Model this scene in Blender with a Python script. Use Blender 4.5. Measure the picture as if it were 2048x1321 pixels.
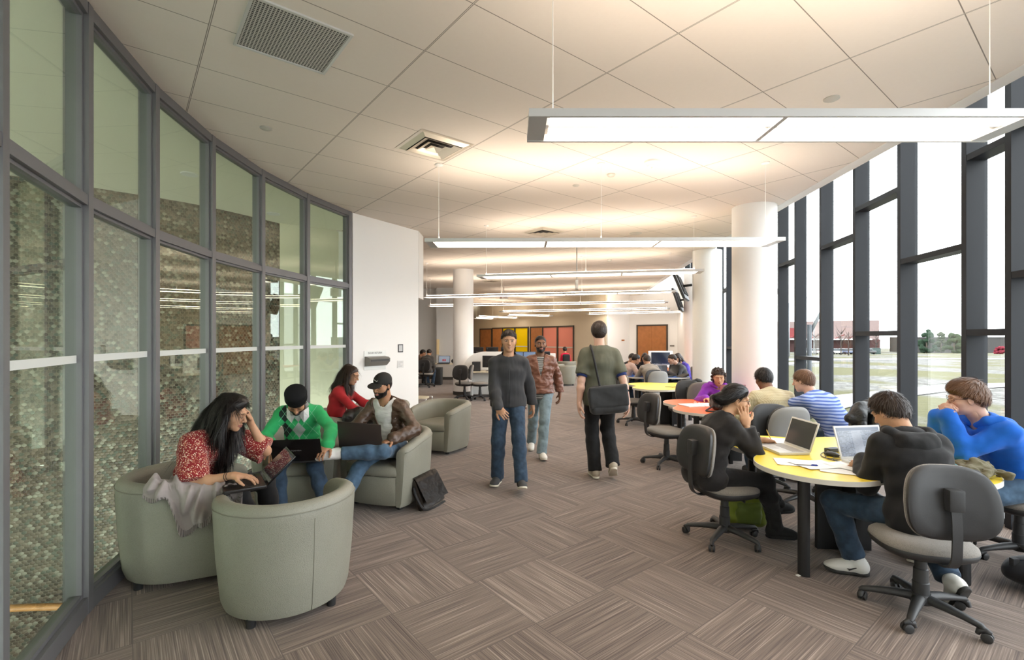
import bpy, bmesh, math, random
import numpy as np
from mathutils import Vector, Matrix, Quaternion
random.seed(7)
PI = math.pi
scn = bpy.context.scene
COL = scn.collection
for _o in list(bpy.data.objects):
    bpy.data.objects.remove(_o)

# ------------------------------------------------------------------ camera
IW, IH, FPX, HCAM = 2048, 1321, 967.0, 1.655
HOR = 677.0                                   # row of the horizon in the photograph
cam_d = bpy.data.cameras.new('camera')
cam = bpy.data.objects.new('camera', cam_d)
COL.objects.link(cam)
cam.location = (0, 0, HCAM)
cam.rotation_euler = (PI/2, 0, 0)
cam_d.sensor_width = 36
cam_d.lens = 36*FPX/IW
cam_d.shift_y = (HOR-IH/2)/IW
cam_d.clip_start = 0.05
cam_d.clip_end = 600
scn.camera = cam

# ------------------------------------------------------------------ sky, light, exposure
world = bpy.data.worlds.new('overcast_sky')
scn.world = world
world.use_nodes = True
_bg = world.node_tree.nodes['Background']
_bg.inputs[0].default_value = (0.93, 0.96, 1.0, 1)
_bg.inputs[1].default_value = 6.6
vs = scn.view_settings
vs.view_transform = 'Standard'
vs.look = 'None'
vs.gamma = 1
vs.use_curve_mapping = False
vs.exposure = 0.18
LAMP_E = 10.0                                   # emission of the fluorescent lenses
LAMP_UP = 15.0
scn.cycles.max_bounces = 9
scn.cycles.diffuse_bounces = 5
scn.cycles.glossy_bounces = 4
scn.cycles.transmission_bounces = 6
scn.cycles.transparent_max_bounces = 16
scn.cycles.sample_clamp_indirect = 6
scn.cycles.use_denoising = True

# ------------------------------------------------------------------ measuring helpers
def FPt(px, py, z=0.0):
    Y = FPX*(HCAM-z)/(py-HOR)
    return Vector(((px-IW/2)/FPX*Y, Y, z))
def PY(px, py, Y):
    return Vector(((px-IW/2)/FPX*Y, Y, HCAM+(HOR-py)/FPX*Y))

# ------------------------------------------------------------------ materials
class NT:
    """tiny helper around a node tree"""
    def __init__(s, name):
        s.m = bpy.data.materials.new(name); s.m.use_nodes = True
        s.t = s.m.node_tree; s.t.nodes.clear()
        s.out = s.n('ShaderNodeOutputMaterial')
    def n(s, typ, **kw):
        nd = s.t.nodes.new(typ)
        for k, v in kw.items(): setattr(nd, k, v)
        return nd
    def set(s, nd, **kw):
        return nd
    def put(s, sock, v):
        if isinstance(v, bpy.types.NodeSocket): s.t.links.new(v, sock)
        elif v is not None:
            if isinstance(v, (tuple, list)) and len(v) == 3 and sock.type == 'RGBA': v = (*v, 1)
            sock.default_value = v
    def math(s, op, a, b=None, c=None):
        nd = s.n('ShaderNodeMath', operation=op)
        s.put(nd.inputs[0], a)
        if b is not None: s.put(nd.inputs[1], b)
        if c is not None: s.put(nd.inputs[2], c)
        return nd.outputs[0]
    def vmath(s, op, a, b=None, out=0):
        nd = s.n('ShaderNodeVectorMath', operation=op)
        s.put(nd.inputs[0], a)
        if b is not None: s.put(nd.inputs[1], b)
        return nd.outputs[out]
    def obj(s): return s.n('ShaderNodeTexCoord').outputs['Object']
    def mapping(s, v, scale=(1,1,1), rot=(0,0,0), loc=(0,0,0)):
        nd = s.n('ShaderNodeMapping'); s.put(nd.inputs[0], v)
        nd.inputs['Location'].default_value = loc; nd.inputs['Rotation'].default_value = rot; nd.inputs['Scale'].default_value = scale
        return nd.outputs[0]
    def noise(s, v, scale=5, detail=2, rough=0.5, out=0):
        nd = s.n('ShaderNodeTexNoise'); s.put(nd.inputs['Vector'], v)
        nd.inputs['Scale'].default_value = scale; nd.inputs['Detail'].default_value = detail; nd.inputs['Roughness'].default_value = rough
        return nd.outputs[out]
    def white(s, v, out=0):
        nd = s.n('ShaderNodeTexWhiteNoise', noise_dimensions='3D'); s.put(nd.inputs['Vector'], v)
        return nd.outputs[out]
    def voro(s, v, scale=5, feature='F1', out=0, rnd=1.0):
        nd = s.n('ShaderNodeTexVoronoi', feature=feature); s.put(nd.inputs['Vector'], v)
        nd.inputs['Scale'].default_value = scale; nd.inputs['Randomness'].default_value = rnd
        return nd.outputs[out]
    def ramp(s, f, stops, interp='LINEAR'):
        nd = s.n('ShaderNodeValToRGB'); s.put(nd.inputs[0], f)
        cr = nd.color_ramp; cr.interpolation = interp
        while len(cr.elements) < len(stops): cr.elements.new(0.5)
        for e, (p, c) in zip(cr.elements, stops):
            e.position = p; e.color = (*c, 1) if len(c) == 3 else c
        return nd.outputs[0]
    def mix(s, f, a, b, typ='MIX'):
        nd = s.n('ShaderNodeMix', data_type='RGBA', blend_type=typ)
        s.put(nd.inputs[0], f); s.put(nd.inputs[6], a); s.put(nd.inputs[7], b)
        return nd.outputs[2]
    def sep(s, v):
        nd = s.n('ShaderNodeSeparateXYZ'); s.put(nd.inputs[0], v); return nd.outputs
    def comb(s, x, y, z=0.0):
        nd = s.n('ShaderNodeCombineXYZ')
        for i, q in enumerate((x, y, z)): s.put(nd.inputs[i], q)
        return nd.outputs[0]
    def bump(s, h, strength=0.3, dist=0.01):
        nd = s.n('ShaderNodeBump'); s.put(nd.inputs['Height'], h)
        nd.inputs['Strength'].default_value = strength; nd.inputs['Distance'].default_value = dist
        return nd.outputs[0]
    def bsdf(s, color, rough=0.5, metal=0.0, normal=None, spec=0.5, sheen=0.0, emit=None, estr=0, trans=0, sss=0, coat=0):
        b = s.n('ShaderNodeBsdfPrincipled')
        s.put(b.inputs['Base Color'], color); s.put(b.inputs['Roughness'], rough); s.put(b.inputs['Metallic'], metal)
        s.put(b.inputs['Specular IOR Level'], spec)
        if normal is not None: s.put(b.inputs['Normal'], normal)
        if sheen: b.inputs['Sheen Weight'].default_value = sheen
        if coat: b.inputs['Coat Weight'].default_value = coat
        if trans: b.inputs['Transmission Weight'].default_value = trans
        if emit is not None:
            s.put(b.inputs['Emission Color'], emit); b.inputs['Emission Strength'].default_value = estr
        if sss:
            b.inputs['Subsurface Weight'].default_value = sss; b.inputs['Subsurface Radius'].default_value = (0.6, 0.25, 0.15); b.inputs['Subsurface Scale'].default_value = 0.01
        s.t.links.new(b.outputs[0], s.out.inputs[0])
        return s.m

def simple(name, color, rough=0.5, metal=0.0, bump=0.0, bscale=60, var=0.0, vscale=8, spec=0.5, sheen=0.0, coat=0):
    n = NT(name); c = color; nrm = None
    if var:
        f = n.noise(n.obj(), vscale, 4)
        a = tuple(max(0, x*(1-var)) for x in color); b = tuple(min(1, x*(1+var)) for x in color)
        c = n.ramp(f, [(0.3, a), (0.7, b)])
    if bump: nrm = n.bump(n.noise(n.obj(), bscale, 3), bump, 0.004)
    return n.bsdf(c, rough, metal, nrm, spec, sheen, coat=coat)

def emis(name, color, strength):
    n = NT(name); e = n.n('ShaderNodeEmission'); e.inputs[0].default_value = (*color, 1); e.inputs[1].default_value = strength
    n.t.links.new(e.outputs[0], n.out.inputs[0]); return n.m

def cloth(name, color, wrinkle=0.5, rough=0.85, weave=0.15, var=0.12, wscale=9, colfn=None, stretch=(1,1,1), sheen=0.1, spec=0.25):
    """fabric: folds as bump, fine weave, slight colour variation"""
    n = NT(name); v = n.obj()
    w = n.noise(n.mapping(v, stretch), wscale, 1.2, 0.4)
    f = n.noise(v, 350, 1)
    h = n.math('ADD', n.math('MULTIPLY', w, 1.0), n.math('MULTIPLY', f, 0.04*weave/0.15))
    c0 = colfn(n, v) if colfn else color
    mul = n.ramp(n.noise(v, 14, 3), [(0.3, (1-var,)*3), (0.7, (1, 1, 1))])
    c = n.mix(1.0, c0, mul, 'MULTIPLY')
    return n.bsdf(c, rough, 0, n.bump(h, wrinkle*.7, 0.03), spec, sheen)

# ------------------------------------------------------------------ object helpers
def tag(o, label, cat, group=None, kind=None):
    if label: o['label'] = label
    if cat: o['category'] = cat
    if group: o['group'] = group
    if kind: o['kind'] = kind
    return o
def empty(name, loc=(0,0,0), rz=0.0, label=None, cat=None, group=None):
    o = bpy.data.objects.new(name, None); COL.objects.link(o)
    o.location = loc; o.rotation_euler = (0, 0, rz); o.empty_display_size = 0.1
    return tag(o, label, cat, group)
def link(name, me, mats=None, parent=None, smooth=None):
    o = bpy.data.objects.new(name, me); COL.objects.link(o)
    if mats is not None:
        for m in (mats if isinstance(mats, (list, tuple)) else [mats]): me.materials.append(m)
    if parent is not None: o.parent = parent
    if smooth is not None:
        me.polygons.foreach_set('use_smooth', [True]*len(me.polygons))
        if smooth < 3.1:
            try: me.set_sharp_from_angle(angle=smooth)
            except Exception: pass
    return o
def obj(name, bm, mats=None, parent=None, smooth=None):
    me = bpy.data.meshes.new(name); bm.normal_update(); bm.to_mesh(me); bm.free()
    return link(name, me, mats, parent, smooth)
def struct(name, bm, m, smooth=None):
    o = obj(name, bm, m, None, smooth); o['kind'] = 'structure'; return o
def copy_tree(o, parent=None):
    c = o.copy(); COL.objects.link(c); c.parent = parent
    for ch in o.children: copy_tree(ch, c)
    return c
def dup(o, loc, rz, label=None, group=None):
    c = copy_tree(o); c.location = loc; c.rotation_euler = (0, 0, rz)
    if label: c['label'] = label
    if group: c['group'] = group
    return c

def box(bm, lo, hi, mi=0, M=None):
    x0, y0, z0 = lo; x1, y1, z1 = hi
    vs_ = [bm.verts.new(Vector(p) if M is None else M @ Vector(p)) for p in
           ((x0,y0,z0),(x1,y0,z0),(x1,y1,z0),(x0,y1,z0),(x0,y0,z1),(x1,y0,z1),(x1,y1,z1),(x0,y1,z1))]
    fs = []
    for q in ((3,2,1,0),(4,5,6,7),(0,1,5,4),(1,2,6,5),(2,3,7,6),(3,0,4,7)):
        f = bm.faces.new([vs_[i] for i in q]); f.material_index = mi; fs.append(f)
    return fs
def rbox(lo, hi, r=0.01, seg=2, M=None):
    bm = bmesh.new(); box(bm, lo, hi)
    bmesh.ops.bevel(bm, geom=bm.edges[:], offset=r, segments=seg, affect='EDGES', profile=0.6)
    if M is not None: bmesh.ops.transform(bm, matrix=M, verts=bm.verts)
    return bm
def merge(bm, other):
    me = bpy.data.meshes.new('tmp'); other.to_mesh(me); other.free(); bm.from_mesh(me); bpy.data.meshes.remove(me); return bm
def frames(pts, up=Vector((0,0,1))):
    out = []
    n = len(pts); prev = None
    for i in range(n):
        a = pts[max(0,i-1)]; b = pts[min(n-1,i+1)]
        t = (b-a).normalized()
        ref = prev if prev is not None else (up if abs(t.dot(up)) < 0.95 else Vector((1,0,0)))
        s = t.cross(ref)
        if s.length < 1e-5: s = t.cross(Vector((0,1,0)))
        s.normalize(); u = s.cross(t).normalized(); prev = u
        out.append((t, s, u))
    return out
def tube(bm, pts, r, n=10, caps=True, mi=0, flat=1.0):
    pts = [Vector(p) for p in pts]
    rs = r if isinstance(r, (list, tuple)) else [r]*len(pts)
    rings = []
    for p, (t, s, u), rr in zip(pts, frames(pts), rs):
        rings.append([bm.verts.new(p + s*(math.cos(2*PI*k/n)*rr) + u*(math.sin(2*PI*k/n)*rr*flat)) for k in range(n)])
    for a, b in zip(rings, rings[1:]):
        for k in range(n):
            f = bm.faces.new((a[k], a[(k+1)%n], b[(k+1)%n], b[k])); f.material_index = mi
    if caps:
        bm.faces.new(rings[0][::-1]).material_index = mi; bm.faces.new(rings[-1]).material_index = mi
    return rings
def lathe(bm, prof, n=24, c=(0,0,0), M=None, mi=0):
    """prof = [(r,z)...] revolved about z"""
    rings = []
    for r, z in prof:
        ring = []
        for k in range(n):
            p = Vector((c[0]+r*math.cos(2*PI*k/n), c[1]+r*math.sin(2*PI*k/n), c[2]+z))
            ring.append(bm.verts.new(M @ p if M is not None else p))
        rings.append(ring)
    for a, b in zip(rings, rings[1:]):
        for k in range(n):
            bm.faces.new((a[k], a[(k+1)%n], b[(k+1)%n], b[k])).material_index = mi
    if prof[0][0] > 1e-6: bm.faces.new(rings[0][::-1]).material_index = mi
    if prof[-1][0] > 1e-6: bm.faces.new(rings[-1]).material_index = mi
def prism(bm, poly, z0, z1, mi=0, mtop=None, M=None, mside=None):
    T = (lambda v: M @ v) if M is not None else (lambda v: v)
    a = [bm.verts.new(T(Vector((x, y, z0)))) for x, y in poly]; b = [bm.verts.new(T(Vector((x, y, z1)))) for x, y in poly]
    n = len(poly)
    for k in range(n):
        bm.faces.new((a[k], a[(k+1)%n], b[(k+1)%n], b[k])).material_index = mi if mside is None else mside
    bm.faces.new(a[::-1]).material_index = mi
    bm.faces.new(b).material_index = mi if mtop is None else mtop
def smooth_path(pts, per=6):
    """Catmull-Rom through pts"""
    pts = [Vector(p) for p in pts]; out = []
    P = [pts[0]*2-pts[1]] + pts + [pts[-1]*2-pts[-2]]
    for i in range(1, len(P)-2):
        for k in range(per):
            t = k/per; a, b, c, d = P[i-1:i+3]
            out.append(0.5*((2*b)+(c-a)*t+(2*a-5*b+4*c-d)*t*t+(3*b-a-3*c+d)*t**3))
    out.append(pts[-1]); return out
def text_obj(name, s, size, M, mat, parent=None, ext=0.0008):
    cu = bpy.data.curves.new(name, 'FONT'); cu.body = s; cu.size = size; cu.align_x = 'CENTER'; cu.align_y = 'CENTER'; cu.extrude = ext
    tmp = bpy.data.objects.new(name, cu); COL.objects.link(tmp)
    dg = bpy.context.evaluated_depsgraph_get()
    me = bpy.data.meshes.new_from_object(tmp.evaluated_get(dg)); bpy.data.objects.remove(tmp)
    me.transform(M)
    return link(name, me, mat, parent)
# ------------------------------------------------------------------ setting materials
TH = math.radians(38.55)                       # heading of the tile grid
def gridcoords(n, v, ox, oy):
    x, y, z = n.sep(v)
    x = n.math('SUBTRACT', x, ox); y = n.math('SUBTRACT', y, oy)
    c, s_ = math.cos(TH), math.sin(TH)
    u = n.math('ADD', n.math('MULTIPLY', x, c), n.math('MULTIPLY', y, s_))
    w = n.math('SUBTRACT', n.math('MULTIPLY', y, c), n.math('MULTIPLY', x, s_))
    return u, w
def m_carpet():
    n = NT('striped carpet tile'); u, w = gridcoords(n, n.obj(), -0.241, 3.28)
    T = 0.61
    u = n.math('DIVIDE', u, T); w = n.math('DIVIDE', w, T)
    iu = n.math('FLOOR', u); iw = n.math('FLOOR', w)
    fu = n.math('SUBTRACT', u, iu); fw = n.math('SUBTRACT', w, iw)
    par = n.math('MODULO', n.math('ADD', n.math('ADD', iu, iw), 200), 2)
    par = n.math('GREATER_THAN', par, 0.5)
    a = n.math('ADD', n.math('MULTIPLY', fu, par), n.math('MULTIPLY', fw, n.math('SUBTRACT', 1, par)))   # across the stripes
    b = n.math('ADD', n.math('MULTIPLY', fw, par), n.math('MULTIPLY', fu, n.math('SUBTRACT', 1, par)))   # along
    tid = n.math('ADD', n.math('MULTIPLY', iu, 13.7), n.math('MULTIPLY', iw, 7.3))
    v1 = n.comb(n.math('MULTIPLY', a, 95), n.math('MULTIPLY', b, 1.1), tid)
    v2 = n.comb(n.math('MULTIPLY', a, 22), n.math('MULTIPLY', b, 0.5), tid)
    s1 = n.noise(v1, 1, 2, 0.6); s2 = n.noise(v2, 1, 2, 0.6)
    rib = n.math('SINE', n.math('MULTIPLY', a, 2*PI*58))
    f = n.math('ADD', n.math('ADD', n.math('MULTIPLY', s1, 0.80), n.math('MULTIPLY', rib, 0.022)), n.math('MULTIPLY', s2, 0.30))
    tone = n.math('MULTIPLY', n.math('SUBTRACT', n.white(n.comb(iu, iw, 3.0)), 0.5), 0.05)
    f = n.math('ADD', n.math('ADD', f, tone), n.math('MULTIPLY', n.math('SUBTRACT', par, 0.5), 0.02))
    col = n.ramp(f, [(0.36, (0.070, 0.047, 0.037)), (0.48, (0.130, 0.094, 0.075)), (0.61, (0.192, 0.142, 0.113)), (0.74, (0.34, 0.27, 0.222))])
    e = n.math('MINIMUM', n.math('MINIMUM', fu, n.math('SUBTRACT', 1, fu)), n.math('MINIMUM', fw, n.math('SUBTRACT', 1, fw)))
    col = n.mix(n.math('LESS_THAN', e, 0.004), col, (0.10, 0.075, 0.06, 1))
    h = n.math('ADD', s1, n.math('MULTIPLY', n.noise(n.obj(), 400, 1), 0.5))
    return n.bsdf(col, 0.95, 0, n.bump(h, 0.5, 0.004), 0.15, 0.2)
def m_ceiling():
    n = NT('acoustic ceiling tile'); v = n.obj(); u, w = gridcoords(n, v, -0.6127, 3.395)
    iu = n.math('FRACT', n.math('ADD', n.math('DIVIDE', u, 1.22), 50)); iw = n.math('FRACT', n.math('ADD', n.math('DIVIDE', w, 0.61), 50))
    eu = n.math('MULTIPLY', n.math('MINIMUM', iu, n.math('SUBTRACT', 1, iu)), 1.22)
    ew = n.math('MULTIPLY', n.math('MINIMUM', iw, n.math('SUBTRACT', 1, iw)), 0.61)
    lu = n.math('LESS_THAN', eu, 0.007); lw = n.math('LESS_THAN', ew, 0.0032)
    rim = n.math('LESS_THAN', eu, 0.0025)                     # bright tee flange inside the dark joint
    g = n.math('MAXIMUM', lu, lw)
    base = n.ramp(n.noise(v, 30, 3), [(0.3, (0.745, 0.68, 0.615)), (0.7, (0.755, 0.69, 0.625))])
    col = n.mix(n.math('MULTIPLY', g, 0.85), base, (0.16, 0.14, 0.12, 1))
    col = n.mix(rim, col, (0.66, 0.62, 0.56, 1))
    return n.bsdf(col, 0.9, 0, n.bump(n.math('SUBTRACT', 1, g), 0.6, 0.006), 0.2)
def m_hextile():
    n = NT('glass penny tile'); uv = n.n('ShaderNodeUVMap').outputs[0]
    x, y, z = n.sep(uv)
    sx, sy = 0.050, 0.074
    px = n.math('DIVIDE', x, sx); py = n.math('DIVIDE', y, sy)
    def cell(ox, oy):
        ax = n.math('ADD', px, ox); ay = n.math('ADD', py, oy)
        ix = n.math('FLOOR', ax); iy = n.math('FLOOR', ay)
        fx = n.math('SUBTRACT', n.math('SUBTRACT', ax, ix), 0.5); fy = n.math('SUBTRACT', n.math('SUBTRACT', ay, iy), 0.5)
        d = n.math('SQRT', n.math('ADD', n.math('POWER', n.math('ABSOLUTE', n.math('MULTIPLY', fx, 1.0)), 2), n.math('POWER', n.math('ABSOLUTE', n.math('MULTIPLY', fy, 1.62)), 2)))
        return d, n.comb(n.math('SUBTRACT', ix, ox), n.math('SUBTRACT', iy, oy), 0.0)
    d1, c1 = cell(0.0, 0.0); d2, c2 = cell(0.5, 0.5)
    near = n.math('LESS_THAN', d2, d1)
    d = n.math('MINIMUM', d1, d2)
    cid = n.mix(near, c1, c2)
    r = n.white(cid); r2 = n.white(n.vmath('ADD', cid, (7.1, 3.3, 5.0)))
    col = n.ramp(r, [(0.0, (0.07, 0.050, 0.038)), (0.3, (0.13, 0.095, 0.072)), (0.5, (0.085, 0.095, 0.078)), (0.68, (0.18, 0.135, 0.105)), (0.88, (0.32, 0.30, 0.25))], 'CONSTANT')  # palest share of tiles is window glints put into the colour
    grout = n.math('GREATER_THAN', d, 0.455)
    col = n.mix(grout, col, (0.23, 0.195, 0.155, 1))
    dome = n.math('SQRT', n.math('MAXIMUM', 0.0, n.math('SUBTRACT', 0.25, n.math('POWER', d, 2))))
    rough = n.math('ADD', n.math('MULTIPLY', r2, 0.35), 0.16)
    rough = n.math('MAXIMUM', rough, n.math('MULTIPLY', grout, 0.7))
    return n.bsdf(col, rough, n.math('MULTIPLY', n.math('SUBTRACT', 1, grout), 0.05), n.bump(dome, 0.8, 0.013), 0.5)
def m_glass(name, tint, ior=1.5, boost=1.0):
    n = NT(name)
    tr = n.n('ShaderNodeBsdfTransparent'); tr.inputs[0].default_value = (*tint, 1)
    gl = n.n('ShaderNodeBsdfGlossy'); gl.inputs['Roughness'].default_value = 0.0; gl.inputs[0].default_value = (0.95, 1, 0.97, 1)
    geo = n.n('ShaderNodeNewGeometry')
    c = n.math('ABSOLUTE', n.vmath('DOT_PRODUCT', geo.outputs['Normal'], geo.outputs['Incoming'], out=1))
    r0 = ((ior-1)/(ior+1))**2
    fr = n.math('ADD', r0, n.math('MULTIPLY', 1-r0, n.math('POWER', n.math('SUBTRACT', 1.0, c), 5.0)))
    mx = n.n('ShaderNodeMixShader')
    n.put(mx.inputs[0], n.math('MINIMUM', n.math('MULTIPLY', fr, boost), 1.0))
    n.t.links.new(tr.outputs[0], mx.inputs[1]); n.t.links.new(gl.outputs[0], mx.inputs[2]); n.t.links.new(mx.outputs[0], n.out.inputs[0])
    return n.m
MC = m_carpet(); MCEIL = m_ceiling(); MHEX = m_hextile()
MGL_IN = m_glass('partition glass', (0.87, 0.915, 0.83), 1.55, 1.2)
MGL_OUT = m_glass('window glass', (0.97, 0.985, 0.98), 1.45, 1.0)
MWALL = simple('white wall paint', (0.86, 0.855, 0.84), 0.75, bump=0.05, bscale=200)
MWALLG = simple('pale grey wall paint', (0.64, 0.63, 0.605), 0.75, bump=0.05, bscale=200)
MTAN = simple('tan wall paint', (0.60, 0.53, 0.405), 0.75, bump=0.05, bscale=200)
MFRAME = simple('grey anodised frame', (0.175, 0.172, 0.182), 0.42, 0.35)
MMULL = simple('dark grey mullion', (0.018, 0.0195, 0.023), 0.5, 0.0, spec=0.22)
MBASE = simple('dark rubber base', (0.05, 0.048, 0.045), 0.6)
MTRIM = simple('white metal trim', (0.78, 0.77, 0.75), 0.45)
MFROST = simple('frosted film', (0.62, 0.64, 0.61), 0.6)
MWHITE = simple('white plastic', (0.80, 0.80, 0.78), 0.4)
MBLACK = simple('black plastic', (0.022, 0.022, 0.023), 0.42, bump=0.1, bscale=400)
MCHROME = simple('chrome', (0.75, 0.75, 0.76), 0.18, 1.0)
MALU = simple('white aluminium', (0.60, 0.60, 0.59), 0.35, 0.3)
MDARK = simple('dark fabric', (0.02, 0.02, 0.022), 0.9)
HC = HCAM + 2.02                                # ceiling height

# ------------------------------------------------------------------ floor, ceiling
bm = bmesh.new(); box(bm, (-2.9, -4.5, -0.02), (8.6, 30.5, 0.0))
# trim the slab back to the curved glass partition on the left and the glazing on the right by building it as a polygon
bm.free()
ACX, ACY, AR = 3.80, 5.33, 6.85                 # circle of the curved partition
def arcp(deg, r=AR): return (ACX+r*math.cos(math.radians(180+deg)), ACY+r*math.sin(math.radians(180+deg)))
arc = [arcp(a) for a in np.arange(45.0, -20.31, -2.72)]
def gx(y): return 3.75+0.17*y                   # glazing line
floor_poly = [( gx(-4.5), -4.5), (gx(29), 29.0), (-6.5, 30.5), (-6.5, 9.13), (-1.756, 9.13)] + arc[::-1] + [(arcp(45)[0], -4.5)]
bm = bmesh.new(); prism(bm, floor_poly, -0.25, 0.0); struct('floor', bm, MC)
def cx_edge(y): return 3.62+0.045*y+0.0115*max(0, y-3)**1.6     # inner edge of the window slot
edge = [(cx_edge(y), y) for y in np.arange(-4.5, 29.1, 0.75)]
ceil_poly = edge + [(-6.5, 30.5), (-6.5, 9.13), (-1.756, 9.13)] + arc[::-1] + [(arcp(45)[0], -4.5)]
bm = bmesh.new(); prism(bm, ceil_poly, HC, HC+0.12); struct('ceiling', bm, MCEIL)
# trim along the slot
bm = bmesh.new()
for (x0, y0), (x1, y1) in zip(edge, edge[1:]):
    v = [bm.verts.new(p) for p in ((x0-.02,y0,HC-.006),(x1-.02,y1,HC-.006),(x1+.13,y1,HC-.006),(x0+.13,y0,HC-.006),(x0+.13,y0,HC+.5),(x1+.13,y1,HC+.5),(x0-.02,y0,HC+.02),(x1-.02,y1,HC+.02))]
    bm.faces.new((v[0],v[1],v[2],v[3])); bm.faces.new((v[3],v[2],v[5],v[4])); bm.faces.new((v[0],v[6],v[7],v[1]))
bmesh.ops.remove_doubles(bm, verts=bm.verts, dist=1e-4)
struct('trim_1', bm, MTRIM)
# unseen roof slab above the slot, added to keep the sky from falling in
bm = bmesh.new(); prism(bm, [(3.2,-4.5),(gx(-4.5)+.2,-4.5),(gx(29)+.2,29),(3.2,29)], HC+1.75, HC+1.9); struct('unseen_roof_slab', bm, MWALL)
bm = bmesh.new()
prism(bm, [(x, y) for x, y in [(-9,-6),(3.3,-6),(3.3,31),(-9,31)]], HC+1.9, HC+2.0); struct('ceiling_2', bm, MWALL)

# ------------------------------------------------------------------ curved glass partition (left)
def seg_bar(bm, p, q, z0, z1, half_w, dep):
    """vertical-faced bar from p to q in plan, thickness dep either side"""
    p = Vector((*p, 0)); q = Vector((*q, 0)); t = (q-p).normalized(); s = Vector((-t.y, t.x, 0))*dep
    poly = [(p-s), (q-s), (q+s), (p+s)]
    prism(bm, [(a.x, a.y) for a in poly], z0, z1)
mangs = [45.3, 37.1, 28.9, 20.7, 12.5, 4.3, -3.9, -12.1, -20.3]
RAIL = 2.485
for i, (a0, a1) in enumerate(zip(mangs, mangs[1:])):
    p, q = arcp(a0), arcp(a1)
    bm = bmesh.new()
    seg_bar(bm, p, q, 0.012, HC-0.05, 0, 0.004)
    w = struct('window_%d' % (i+1), bm, MGL_IN)
    fb = bmesh.new()
    for z0, z1 in ((0.0, 0.10), (RAIL-0.032, RAIL+0.032), (HC-0.075, HC)):
        seg_bar(fb, p, q, z0, z1, 0, 0.055)
    for z0, z1 in ((0.10, 0.125), (RAIL-0.052, RAIL-0.032), (RAIL+0.032, RAIL+0.052), (HC-0.097, HC-0.075)):
        seg_bar(fb, p, q, z0, z1, 0, 0.03)
    # mullion at the start of the pane
    P = Vector((*p, 0)); rad = Vector((p[0]-ACX, p[1]-ACY, 0)).normalized(); tn = Vector((-rad.y, rad.x, 0))
    def mull(fb, P, rad, tn):
        for hw, hd in ((0.032, 0.062), (0.050, 0.035)):
            prism(fb, [((P+tn*a+rad*b).x, (P+tn*a+rad*b).y) for a, b in ((-hw,-hd),(hw,-hd),(hw,hd),(-hw,hd))], 0, HC)
    mull(fb, P, rad, tn)
    if i == len(mangs)-2:
        Q = Vector((*q, 0)); rad = Vector((q[0]-ACX, q[1]-ACY, 0)).normalized(); mull(fb, Q, rad, Vector((-rad.y, rad.x, 0)))
    obj('window_frame', fb, MFRAME, w)
    bb = bmesh.new()
    seg_bar(bb, p, q, 1.508, 1.553, 0, 0.0062)
    obj('frosted_band', bb, MFROST, w)
# wall behind the camera and return on the left, out of view
bm = bmesh.new()
seg_bar(bm, arcp(45.3), (arcp(45.3)[0], -4.5), 0, HC+1.9, 0, 0.06)
struct('wall_left', bm, MWALL)
bm = bmesh.new(); box(bm, (-8.5, -4.62, -3.2), (4.0, -4.5, HC+1.9)); struct('wall_back', bm, MWALL)

# ------------------------------------------------------------------ atrium beyond the partition
TW = [(-9.6, 3.6), (-8.6, 4.35), (-7.6, 5.1), (-6.55, 5.85), (-5.55, 6.65), (-4.75, 7.45), (-4.12, 8.6)]
TW = [(v.x, v.y) for v in smooth_path([(x, y, 0) for x, y in TW], 4)]
bm = bmesh.new(); uvl = bm.loops.layers.uv.new('UVMap'); sacc = 0
for (x0, y0), (x1, y1) in zip(TW, TW[1:]):
    L = math.hypot(x1-x0, y1-y0)
    v = [bm.verts.new(p) for p in ((x0,y0,-3.1),(x1,y1,-3.1),(x1,y1,HC+.02),(x0,y0,HC+.02))]
    f = bm.faces.new(v)
    for lp, (uu, vv) in zip(f.loops, ((sacc,-3.1),(sacc+L,-3.1),(sacc+L,HC+.02),(sacc,HC+.02))): lp[uvl].uv = (uu, vv)
    sacc += L
bmesh.ops.remove_doubles(bm, verts=bm.verts, dist=1e-4)
bmesh.ops.solidify(bm, geom=bm.faces[:], thickness=0.12)
struct('wall_atrium', bm, MHEX, smooth=0.6)
MATR = simple('atrium ceiling paint', (0.79, 0.765, 0.62), 0.8)
bm = bmesh.new()
prism(bm, [(-10.0, -4.6), (-2.2, -4.6)] + [(x-0.1, y) for x, y in arc] + [(-2.0, 9.1), (-3.9, 9.6), (-4.3, 9.0), (-10.0, 5.5)], HC+0.02, HC+0.12); struct('ceiling_atrium', bm, MATR)
bm = bmesh.new(); box(bm, (-10.2, -4.6, -3.2), (-2.0, 9.8, -3.05)); struct('floor_2', bm, simple('teal terrazzo', (0.10, 0.17, 0.15), 0.3, var=0.3, vscale=25))
bm = bmesh.new(); seg_bar(bm, (-10.1,-4.5), (-10.1, 4.2), -3.1, HC+.1, 0, .06); struct('wall_atrium_left', bm, MWALL)
bm = bmesh.new()
seg_bar(bm, (-4.15, 8.62), (-3.1, 9.35), -3.1, HC+.1, 0, .06); struct('wall_atrium_right', bm, MATR)
# slab edge under the partition
bm = bmesh.new()
for a0, a1 in zip(mangs, mangs[1:]): seg_bar(bm, arcp(a0, AR+.03), arcp(a1, AR+.03), -0.45, 0.0, 0, 0.05)
struct('trim_3', bm, MFRAME)
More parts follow.
